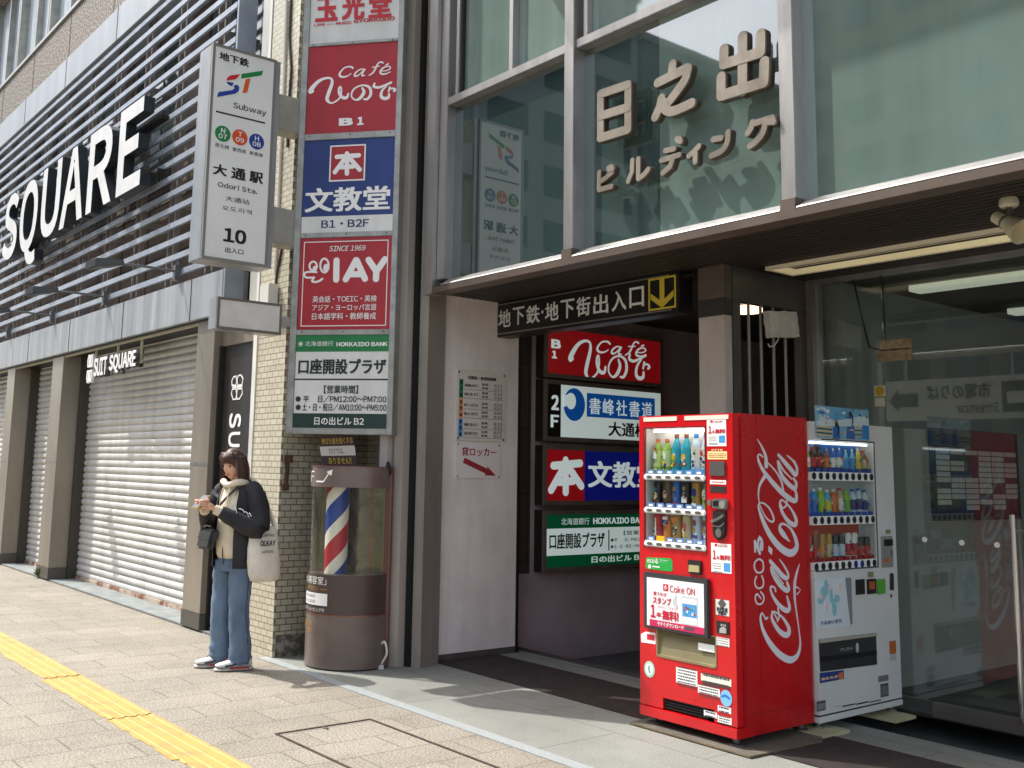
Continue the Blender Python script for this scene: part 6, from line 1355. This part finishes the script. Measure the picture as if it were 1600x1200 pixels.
# ================================================================ person with phone
G = Vector((-7.36, 3.50, 0)); PF = Vector((.34, -.94, 0)).normalized(); PL = Vector((.94, .34, 0)).normalized(); UP = Vector((0, 0, 1))
PW = PL*.88; PD = PF*.9
def W(l, f_, z): return G + PL*l*.93 + PF*f_ + UP*z
PR = thing('person', 'person in black jacket, cream hoodie and blue jeans standing by the tiled pillar', 'person', G)
def loft(secs, n=20, a0=0., a1=2*math.pi, caps=True, wob=0., seed=1):
    """sections: (centre, semi-axis u, semi-axis v)"""
    k = MB(); closed = abs(a1-a0-2*math.pi) < 1e-4; m = n if closed else n+1; rnd = random.Random(seed)
    for c, u, v in secs:
        for i in range(m):
            g = a0+(a1-a0)*i/n; q = 1+rnd.uniform(-wob, wob); k.v.append(Vector(c)+Vector(u)*math.cos(g)*q+Vector(v)*math.sin(g)*q)
    for j in range(len(secs)-1):
        for i in range(m if closed else n):
            i2 = (i+1) % m; k.f.append((j*m+i, j*m+i2, (j+1)*m+i2, (j+1)*m+i))
    if caps and closed: k.f += [tuple(range(m))[::-1], tuple((len(secs)-1)*m+i for i in range(m))]
    return k
def limb(pts, rads, n=14, wob=0., seed=1, squash=1.):
    pts = [Vector(p) for p in pts]; P_ = []; R_ = []
    q = catmull([(*p, r_) for p, r_ in zip(pts, rads)] and [Vector((p.x, p.y, p.z)) for p in pts], 4)
    ns = len(pts)-1
    for i, p in enumerate(q):
        t = i/(len(q)-1)*ns; a = min(int(t), ns-1); R_.append(rads[a]+(rads[a+1]-rads[a])*(t-a))
    secs = []
    for i, p in enumerate(q):
        t = (q[min(i+1, len(q)-1)]-q[max(i-1, 0)]).normalized()
        u = t.cross(Vector((.3, .2, 1)) if abs(t.z) < .8 else Vector((1, .1, 0))).normalized(); v = t.cross(u).normalized(); secs.append((p, u*R_[i], v*R_[i]*squash))
    return loft(secs, n, wob=wob, seed=seed)
SKIN = mat('skin', '#d9ab90', .5, 0, '#cf9c80', 12)
# the body: one skinned figure, then a shaped head
def skinned(name, nodes, edges, root, m, parent, sub=2, extra=None):
    me = bpy.data.meshes.new(name); o = bpy.data.objects.new(name, me); COL.objects.link(o)
    base = ORG[parent.name]; me.from_pydata([Vector(p)-base for p, _ in nodes], edges, [])
    sk = o.modifiers.new('skin', 'SKIN'); sk.use_smooth_shade = True
    for i, (_, r_) in enumerate(nodes):
        me.skin_vertices[0].data[i].radius = (r_, r_) if not isinstance(r_, tuple) else r_
    me.skin_vertices[0].data[root].use_root = True
    sb = o.modifiers.new('sub', 'SUBSURF'); sb.levels = sub; sb.render_levels = sub
    dg = bpy.context.evaluated_depsgraph_get(); ev = bpy.data.meshes.new_from_object(o.evaluated_get(dg))
    bpy.data.objects.remove(o); k = MB(); k.v = [v.co+base for v in ev.vertices]; k.f = [tuple(p.vertices) for p in ev.polygons]
    if extra: k.add(extra.v, extra.f)
    return k.build(name, m, parent, smooth=True, angle=180)
HC = W(-.02, .035, 1.515); HF = (PF*.88+PL*(.02)-UP*.22).normalized(); HL = HF.cross(UP).normalized()*-1; HL = UP.cross(HF).normalized(); HU = HF.cross(HL).normalized()
if HU.z < 0: HU = -HU
def head():
    k = MB(); nu, nv = 28, 22
    for j in range(nv+1):
        th = math.pi*j/nv
        for i in range(nu):
            ph = 2*math.pi*i/nu; x = math.sin(th)*math.cos(ph); y = math.sin(th)*math.sin(ph); z = math.cos(th)   # x = left, y = forward, z = up
            w_ = .074*(1-.26*max(0, -z)**1.5); dp_ = .092; h_ = .115
            q = Vector((x*w_, y*dp_, z*h_))
            if y > 0:
                q.y *= 1-.10*max(0, z-.2)
                nose = math.exp(-((x*.074)/.014)**2)*max(0, 1-abs(z+.15)/.28); q.y += .022*nose
                eye = math.exp(-((abs(x*.074)-.032)/.014)**2)*math.exp(-((z-.06)/.12)**2); q.y -= .008*eye
                q.y += .006*math.exp(-((x*.074)/.022)**2)*math.exp(-((z+.52)/.09)**2)
                q.y += .010*math.exp(-((x*.074)/.026)**2)*math.exp(-((z+.86)/.14)**2)
            k.v.append(HC+HL*q.x+HF*q.y+HU*q.z)
    for j in range(nv):
        for i in range(nu): k.f.append((j*nu+i, j*nu+(i+1) % nu, (j+1)*nu+(i+1) % nu, (j+1)*nu+i))
    for s in (-1, 1):
        c = HC+HL*s*.073-HF*.005-HU*.005; k2 = MB().lathe(c, [(.004, -.006), (.018, 0), (.02, .006), (.008, .010)], 12, HL*s); k.add(k2.v, k2.f)
    return k
wr, wl = W(-.075, .275, 1.185), W(.045, .275, 1.185)
er, el = W(-.265, .02, 1.06), W(.265, .03, 1.05)
nodes = [(W(0, 0, .86), .10), (W(0, .01, 1.0), .10), (W(0, 0, 1.2), .10), (W(0, -.01, 1.31), .075), (W(0, .005, 1.40), .045), (W(-.005, .02, 1.45), .045),
         (W(-.15, -.005, 1.31), .042), (er, .042), (wr, .026), (W(.15, -.005, 1.31), .042), (el, .042), (wl, .026),
         (W(-.085, 0, .80), .07), (W(-.10, .02, .45), .055), (W(-.105, -.02, .07), .038), (W(.085, 0, .80), .07), (W(.10, .02, .45), .055), (W(.105, -.02, .07), .038)]
edges = [(0, 1), (1, 2), (2, 3), (3, 4), (4, 5), (3, 6), (6, 7), (7, 8), (3, 9), (9, 10), (10, 11), (0, 12), (12, 13), (13, 14), (0, 15), (15, 16), (16, 17)]
ph_c = W(-.035, .335, 1.235)                       # the phone
def hand(wrist, s):
    """palm and five fingers curled round the phone; s = -1 right, 1 left"""
    k = MB(); pc_ = ph_c+PL*s*.050-UP*.012-PF*.012
    k2 = limb([wrist, wrist.lerp(pc_, .5), pc_], [.024, .032, .026], 12, squash=.7); k.add(k2.v, k2.f)
    for i in range(4):
        b0 = pc_+UP*(.024-.017*i)+PF*.014; lg = (.052, .058, .054, .044)[i]
        p1 = b0+PF*.020-PL*s*lg*.25; p2 = b0+PF*.026-PL*s*lg*.65-UP*.003; p3 = b0+PF*.016-PL*s*lg*1.0-UP*.006
        k2 = limb([b0-PF*.02, b0, p1, p2, p3], [.010, .0095, .009, .008, .0065], 8); k.add(k2.v, k2.f)
    t0 = pc_+UP*.016-PF*.012; k2 = limb([pc_-PF*.01, t0+UP*.014-PL*s*.012, t0+UP*.024-PL*s*.035], [.012, .0105, .008], 8); k.add(k2.v, k2.f)
    return k
ex = head()
for s, wv in ((-1, wr), (1, wl)):
    h = hand(wv, s); ex.add(h.v, h.f)
skinned('body', nodes, edges, 0, SKIN, PR, 2, ex)
# face details
for s in (-1, 1):
    c = HC+HL*s*.032+HF*.080+HU*.008; MB().lathe(c, [(.001, -.004), (.010, 0), (.001, .004)], 12, HF).build('eye', mat('eye_dark', '#2a1d18', .3), PR)
    MB().tube([c+HL*-.014+HU*.018, c+HU*.023+HF*.004, c+HL*.014+HU*.018], .0028, 6).build('eyebrow', mat('brow', '#3a2720', .8), PR)
MB().tube([HC+HL*-.020+HF*.084-HU*.058, HC+HF*.090-HU*.061, HC+HL*.020+HF*.084-HU*.058], .0042, 6).build('mouth', mat('lips', '#b5656a', .5), PR)
# hair: cap with fringe and long sides made of many locks
HAIR = mat('hair_brown', '#38241d', .5, 0, '#573a2e', 40, (1, 1, .2))
k = MB(); rnd = random.Random(21)
nu, nv = 26, 12
for j in range(nv+1):
    th = .62*math.pi*j/nv
    for i in range(nu):
        ph = 2*math.pi*i/nu; x = math.sin(th)*math.cos(ph); y = math.sin(th)*math.sin(ph); z = math.cos(th)
        lim = 1.0
        if y > .25 and z < .42: z_, lim = z, .93
        k.v.append(HC+HL*x*.084*lim+HF*(y*(.100 if y < 0 or z > .42 else .086)-.004)+HU*(z*.127+.004))
for j in range(nv):
    for i in range(nu):
        ph = 2*math.pi*(i+.5)/nu; zc_ = math.cos(.62*math.pi*(j+.5)/nv); y = math.sin(.62*math.pi*(j+.5)/nv)*math.sin(ph)
        if y > .38 and zc_ < .48: continue
        k.f.append((j*nu+i, j*nu+(i+1) % nu, (j+1)*nu+(i+1) % nu, (j+1)*nu+i))
for i in range(46):
    g = rnd.uniform(-.35, math.pi+.35)+math.pi; x, y = math.cos(g), math.sin(g)
    p0 = HC+HL*x*.070+HF*y*.085+HU*rnd.uniform(.02, .07); ln = rnd.uniform(.22, .33); p1 = HC+HL*x*.092+HF*y*.098-HU*.05; p2 = HC+HL*x*.098+HF*(y*.10-.01)-UP*(ln*.75); p3 = HC+HL*x*(.09+rnd.uniform(-.02, .02))+HF*(y*.09-.005+rnd.uniform(-.02, .02))-UP*ln
    k2 = limb([p0, p1, p2, p3], [.014, .019, .016, .004], 7); k.add(k2.v, k2.f)
for i in range(11):
    u = (i-5)/5; p0 = HC+HL*u*.045+HF*.055+HU*.105; p1 = HC+HL*u*.062+HF*(.098-.03*abs(u))+HU*.07; p2 = HC+HL*(u*.068)+HF*(.094-.03*abs(u))+HU*(.030-.04*abs(u)**3)
    k2 = limb([p0, p1, p2], [.012, .013, .004], 7); k.add(k2.v, k2.f)
for i in range(90):
    g = rnd.uniform(-.5, math.pi+.5)+math.pi; x, y = math.cos(g), math.sin(g); ln = rnd.uniform(.16, .36)
    p0 = HC+HL*x*.05+HF*y*.06+HU*.10; p1 = HC+HL*x*.092+HF*y*.108+HU*.02; p2 = HC+HL*x*.108+HF*(y*.112-.008)-UP*(ln*.5); p3 = p2+Vector((rnd.uniform(-.02, .02), rnd.uniform(-.02, .02), -ln*.45))
    k2 = limb([p0, p1, p2, p3], [.004, .0055, .0045, .0012], 5); k.add(k2.v, k2.f)
k.build('hair', HAIR, PR, smooth=True, angle=180)
# jeans
DEN = mat('denim', '#70849a', .85, 0, '#43566b', 5.5, (1, 1, .5), lo=.3, hi=.72, bump=.3, bs=160)
k = MB()
k2 = loft([(W(0, -.005, .72), PW*.165, PD*.125), (W(0, -.005, .80), PW*.175, PD*.13), (W(0, 0, .88), PW*.165, PD*.122), (W(0, 0, .94), PW*.15, PD*.115)], 24); k.add(k2.v, k2.f)
for s in (-1, 1):
    c = [(W(s*.088, -.005, .80), .098, .125), (W(s*.09, .005, .68), .096, .112), (W(s*.094, .015, .55), .086, .098), (W(s*.10, .022, .43), .080, .088), (W(s*.104, .012, .30), .082, .090), (W(s*.108, -.004, .17), .088, .097), (W(s*.11, -.010, .10), .090, .102), (W(s*.11, -.012, .062), .089, .103), (W(s*.11, -.012, .045), .083, .096)]
    secs = []; rn = random.Random(s+5)
    for i in range(len(c)-1):
        for t in (0, .33, .66):
            p = c[i][0].lerp(c[i+1][0], t); a = c[i][1]+(c[i+1][1]-c[i][1])*t; b_ = c[i][2]+(c[i+1][2]-c[i][2])*t; q = 1+rn.uniform(-.028, .028); secs.append((p+PF*rn.uniform(-.006, .006), PW*a*q, PD*b_*q))
    secs.append((c[-1][0], PW*c[-1][1], PD*c[-1][2])); k2 = loft(secs, 20, wob=.04, seed=s+3); k.add(k2.v, k2.f)
k.build('jeans', DEN, PR, smooth=True, angle=70)
k = MB()
for s_ in (-1, 1):
    k.tube([W(s_*.168, .0, .90), W(s_*.178, .004, .78), W(s_*.180, .012, .6), W(s_*.178, .02, .43), W(s_*.186, 0, .25), W(s_*.198, -.012, .05)], .0035, 5)
k.tube([W(0, .128, .92), W(.004, .132, .84), W(0, .112, .77)], .0045, 5)
k.build('seam', mat('denim_seam', '#3d4853', .9), PR)
# shoes
SHW = mat('shoe_white', '#dcd8d2', .5, 0, '#c2bfba', 25)
for s, yaw in ((-1, -.75), (1, -.68)):
    fd = (PF+PL*yaw).normalized(); sd = Vector((-fd.y, fd.x, 0))*-1; c = W(s*.112, .02, 0)
    secs = []
    for t, w_, h0, h1 in ((-.105, .026, .010, .07), (-.09, .036, .006, .085), (-.05, .040, .004, .095), (0, .042, .004, .088), (.05, .046, .004, .066), (.10, .047, .006, .052), (.14, .040, .010, .042), (.162, .022, .018, .034)):
        secs.append((c+fd*t+UP*((h0+h1)/2+.016), sd*w_, UP*(h1-h0)/2))
    o = loft(secs, 16).build('shoe', SHW, PR, smooth=True, angle=80)
    secs = [(c+fd*t+UP*.0125, sd*w_, UP*.0125) for t, w_ in ((-.115, .028), (-.09, .043), (-.03, .046), (.05, .052), (.11, .052), (.155, .038), (.17, .02))]
    loft(secs, 16).build('sole', mat('sole_pale', '#cfcac4', .6, 0, '#8d8884', 30), o, smooth=True, angle=80)
    MB().tube([c+fd*-.02+sd*.043+UP*.07, c+fd*.05+sd*.047+UP*.045, c+fd*.10+sd*.046+UP*.04], .007, 6).tube([c+fd*-.02-sd*.043+UP*.07, c+fd*.05-sd*.047+UP*.045, c+fd*.10-sd*.046+UP*.04], .007, 6).build('stripe', mat('shoe_black', '#1b1b1d', .5), o)
    MB().tube([c+fd*-.08+sd*.046+UP*.024, c+fd*.06+sd*.053+UP*.024], .006, 6).tube([c+fd*-.08-sd*.046+UP*.024, c+fd*.06-sd*.053+UP*.024], .006, 6).tube([c+fd*.03+sd*.02+UP*.092, c+fd*.08+sd*.02+UP*.075], .005, 6).build('accent', mat('shoe_red', '#b5303c', .5), o)
# cream hoodie
HOOD = mat('hoodie_cream', '#e6dcc4', .9, 0, '#d3c7ac', 6, bump=.3, bs=70)
k = loft([(W(0, .0, .815), PW*.160, PD*.128), (W(0, .0, .85), PW*.175, PD*.142), (W(0, .008, .95), PW*.172, PD*.145), (W(0, .01, 1.1), PW*.168, PD*.138), (W(0, .0, 1.24), PW*.172, PD*.13), (W(0, -.01, 1.33), PW*.16, PD*.105), (W(0, -.005, 1.385), PW*.085, PD*.08)], 26, wob=.012)
k2 = limb([W(-.10, .01, 1.365), W(-.085, .075, 1.385), W(0, .105, 1.36), W(.085, .075, 1.385), W(.10, .0, 1.375)], [.024, .027, .022, .027, .024], 10); k.add(k2.v, k2.f)
k2 = loft([(W(0, -.09, 1.27), PW*.10, PD*.03), (W(0, -.10, 1.33), PW*.13, PD*.045), (W(0, -.085, 1.40), PW*.115, PD*.045), (W(0, -.05, 1.425), PW*.08, PD*.03)], 16); k.add(k2.v, k2.f)
for s in (-1, 1):
    k2 = limb([W(s*.035, .115, 1.345), W(s*.04, .140, 1.28), W(s*.042, .145, 1.2)], [.005, .005, .005], 6); k.add(k2.v, k2.f)
k.build('hoodie', HOOD, PR, smooth=True, angle=80)
# open black jacket with sleeves
JK = mat('jacket_black', '#1b1a1c', .75, 0, '#2a292c', 6, bump=.35, bs=22)
k = MB()
A0_, A1_ = math.radians(90+34), math.radians(360+90-34)
secs = []
rn = random.Random(8)
for z, a, b_, f_ in ((.745, .205, .172, -.008), (.76, .212, .178, -.008), (.80, .210, .178, -.008), (.88, .212, .180, -.006), (.97, .208, .178, -.004), (1.06, .206, .174, -.004), (1.15, .205, .168, -.008), (1.24, .207, .158, -.012), (1.31, .198, .140, -.016), (1.36, .158, .115, -.02), (1.392, .105, .092, -.018)):
    q = 1+rn.uniform(-.015, .015); secs.append((W(0, f_, z), PW*a*q, PD*b_*q))
k2 = loft(secs, 34, A0_, A1_, False, wob=.012); k.add(k2.v, k2.f)
k2 = loft([(c, u*.95, v*.95) for c, u, v in secs], 34, A0_, A1_, False); k.add(k2.v, k2.f)
for s, e_, w_ in ((-1, er, wr), (1, el, wl)):
    k2 = limb([W(s*.13, -.01, 1.345), W(s*.20, -.005, 1.28), W(s*.255, .0, 1.16), e_+PL*s*.006-UP*.01, e_.lerp(w_, .45)-UP*.012, e_.lerp(w_, .86)], [.068, .078, .076, .076, .066, .047], 18, wob=.05, seed=s+9); k.add(k2.v, k2.f)
k.build('jacket', JK, PR, smooth=True, angle=70)
for s, e_, w_ in ((-1, er, wr), (1, el, wl)):
    limb([e_.lerp(w_, .84), e_.lerp(w_, 1.0)], [.040, .034], 14).build('cuff', HOOD if s < 0 else HOOD, PR, smooth=True)
k = MB(); FJ = Fr(el.lerp(wl, .35)+PL*.05+UP*.03, (PF*-.9+PL*.25), (0, 0, 1)); rn = random.Random(2)
for i in range(9):
    e0 = el.lerp(wl, .1+.08*i)+UP*.074+PL*.026; e1 = e0+Vector((rn.uniform(-.02, .02), rn.uniform(-.02, .02), rn.uniform(-.045, -.01)))+PL*.03; k.tube([e0, e0.lerp(e1, .5)+UP*.008, e1], .003, 5)
k.build('embroidery', mat('thread_silver', '#c9c9cc', .5), PR)
# phone in its yellow case
ph = thing('phone', 'black phone in yellow case held in both hands of the standing person', 'phone', ph_c)
nrm = (PF*.62+UP*.78).normalized(); FPH = Fr(ph_c+PF*.012, PL, nrm.cross(PL).normalized()*-1 if (nrm.cross(PL)).z < 0 else nrm.cross(PL))
MB().fbox(FPH, -.036, .036, -.07, .078, -.006, .004).build('case', mat('case_yellow', '#d9b43a', .45), ph, bevel=.003)
MB().fbox(FPH, -.032, .032, -.066, .074, .0045, .006).build('screen', mat('screen_black', '#0f1114', .1), ph)
MB().fbox(FPH, -.033, .033, -.067, .075, -.0085, -.0062).build('back', mat('phone_back', '#1a1a1c', .25), ph)
# canvas tote bag on the left shoulder
tb = thing('tote_bag', 'cream canvas tote bag with dark printed lettering hanging from the person\'s shoulder', 'bag', W(.27, -.06, .63))
CAN = mat('canvas', '#e6dfd0', .9, 0, '#d3cabb', 5, bump=.4, bs=55)
bu = (PF*-1+PL*.30).normalized(); bn = bu.cross(UP)*-1 if bu.cross(UP).dot(PL) < 0 else bu.cross(UP); bc = W(.265, -.05, 0)
secs = []
for z, a, b_, o_ in ((.63, .10, .020, .02), (.645, .150, .045, .018), (.70, .172, .060, .012), (.80, .172, .062, .004), (.90, .165, .052, 0), (1.0, .155, .036, -.002), (1.06, .135, .018, -.004), (1.075, .12, .010, -.004)):
    secs.append((bc+bu*o_+UP*(z*.93+.06), bu*a*.78, bn*b_*1.05))
loft(secs, 26, wob=.035, seed=4).build('bag_body', CAN, tb, smooth=True, angle=80)
k = MB()
for o_ in (-.012, .02): k.tube(catmull([bc+bu*.09+UP*1.045+bn*o_, bc+bu*.04+UP*1.2-PL*.03+bn*o_, W(.17, -.02+o_, 1.392), bc-bu*.03+UP*1.2-PL*.03+bn*o_, bc-bu*.09+UP*1.045+bn*o_], 6), .012, 6)
k.build('handle', CAN, tb, smooth=True)
FT2 = Fr(bc+bn*.072, bu, (0, 0, 1)); MB().text(FT2, 'OLKAY', -.07, .915, .06, .96, .0, .05).text(FT2, 'COFFEE', -.06, .985, .06, 1.005, -.012, .02).text(FT2, 'SAPPORO', -.055, .865, .045, .885, .0, .02).build('lettering', mat('bag_print', '#3a3a44', .7), tb)
# small black shoulder bag
sb = thing('shoulder_bag', 'small black leather shoulder bag worn at the front of the person', 'bag', W(-.2, .15, .88))
LEA = mat('black_leather', '#26272a', .38, 0, '#333436', 30, bump=.2, bs=120)
FSB = Fr(W(-.135, .205, .96), (PL*.85+PF*.30), (Vector((0, 0, 1))+PL*.35)); 
MB().fbox(FSB, -.11, .11, -.085, .075, -.06, .0).build('bag_body', LEA, sb, bevel=.02)
MB().fbox(FSB, -.114, .114, -.02, .080, -.064, .006).build('flap', LEA, sb, bevel=.015)
MB().tube(catmull([W(-.20, .18, 1.02), W(-.10, .155, 1.15), W(.06, .10, 1.32), W(.115, -.02, 1.40)], 6), .009, 6).build('strap', LEA, sb)
MB().tube([FSB.P(-.05, .09, 0), FSB.P(-.03, .105, .0), FSB.P(.05, .10, 0)], .006, 6).build('buckle', STEEL, sb)

# ================================================================ across the street (seen in the glass)
def block(name, label, x0, x1, y0, y1, h, m, mw, rows, side_cols):
    t = thing(name, label, 'building', ((x0+x1)/2, (y0+y1)/2, -.16))
    MB().box(x0, x1, y0, y1, -.16, h).build('wall', m, t)
    k = MB()
    for r_ in range(rows):
        z = 4+(h-5)*r_/rows
        n = max(1, int((y1-y0)/3.2))
        for i in range(n): ya = y0+(y1-y0)*(i+.15)/n; k.box(x1, x1+.06, ya, ya+(y1-y0)/n*.7, z, z+(h-5)/rows*.55)
        n = max(1, int((x1-x0)/3.2))
        for i in range(n): xa = x0+(x1-x0)*(i+.15)/n; k.box(xa, xa+(x1-x0)/n*.7, y1, y1+.06, z, z+(h-5)/rows*.55)
    k.build('window', mw, t)
    MB().box(x0-.2, x1+.2, y0-.2, y1+.2, h, h+.5).build('roof', MC['grey_cladding'], t)
WO = mat('far_window', '#26323c', .1, 0, '#3f4f59', .2)
block('far_building', 'tall grey office block across the wide street, seen mirrored in the green glass', -66, -40, -34, -22, 29.5, mat('far_grey', '#8b8f90', .8, 0, '#7f8384', .3), WO, 8, 0)
block('far_building', 'lower dark office block behind the tall grey one, seen mirrored in the green glass', -64, -40.5, -64, -35, 27.6, mat('far_dark', '#5c6468', .8, 0, '#525a5e', .3), WO, 7, 0)
block('far_building', 'pale commercial block farther down the street, seen mirrored in the left glass pane', -120, -82, -44, -26, 36, mat('far_pale', '#a9aca8', .8, 0, '#9a9d99', .3), WO, 7, 0)
block('far_building', 'brown commercial block straight across the street from the entrance', -36.5, 8, -60, -44, 35, mat('far_brown', '#7f7468', .8, 0, '#71675c', .3), WO, 10, 0)
# streetcar stop sign by the kerb, mirrored in the lobby glass
YS = -1.0; YV = 2*YG-YS
sc_ = thing('streetcar_sign', 'white streetcar stop sign with arrow hung from a slim steel frame at the kerb', 'sign', (-1, YS, 0))
a = onY(1384, 655, YV); b_ = onY(1640, 588, YV); sx0, sx1, sz0, sz1 = a.x, b_.x, a.z+.02, b_.z-.05
sz0, sz1 = onY(1500, 655, YV).z, onY(1500, 590, YV).z
MB().box(sx0, sx1, YS-.10, YS, sz0, sz1).build('board', mat('streetcar_white', '#d8d8d4', .5), sc_, bevel=.01)
FSS = Fr((0, YS+.003, 0), (-1, 0, 0), (0, 0, 1)); k = MB(); hz = sz1-sz0
MX = lambda px_: -onY(px_, 620, YV).x
k.text(FSS, '市電のりば', MX(1548), sz0+hz*.48, MX(1448), sz0+hz*.86, .001, .03); k.text(FSS, 'Streetcar', MX(1560), sz0+hz*.14, MX(1492), sz0+hz*.38, .001, .02)
x0, x1 = MX(1434), MX(1388); zm = sz0+hz*.5
k.prism(FSS, [(x0, zm-hz*.17), (x1-.16, zm-hz*.17), (x1-.16, zm-hz*.30), (x1, zm), (x1-.16, zm+hz*.30), (x1-.16, zm+hz*.17), (x0, zm+hz*.17)], 0, .003)
x0 = MX(1615); k.fbox(FSS, x0, MX(1566), sz0+hz*.14, sz0+hz*.86, 0, .003)
k.build('lettering', mat('streetcar_ink', '#3a3f42', .5), sc_)
MB().fbox(FSS, x0+.08, MX(1570)-.03, sz0+hz*.34, sz0+hz*.62, .0035, .006).build('tram_symbol', MC['streetcar_white'], sc_)
k = MB().tube([(sx0+.3, YS-.05, sz1), (sx0+.3, YS-.05, sz1+.35)], .025).tube([(sx1-.5, YS-.05, sz1), (sx1-.5, YS-.05, sz1+.35)], .025).tube([(sx0-1.2, YS-.05, sz1+.35), (sx1+1.2, YS-.05, sz1+.35)], .05).tube([(sx0-1.2, YS-.05, 0), (sx0-1.2, YS-.05, sz1+.35)], .05).tube([(sx1+1.2, YS-.05, 0), (sx1+1.2, YS-.05, sz1+.35)], .05)
k.build('frame', STEEL, sc_)
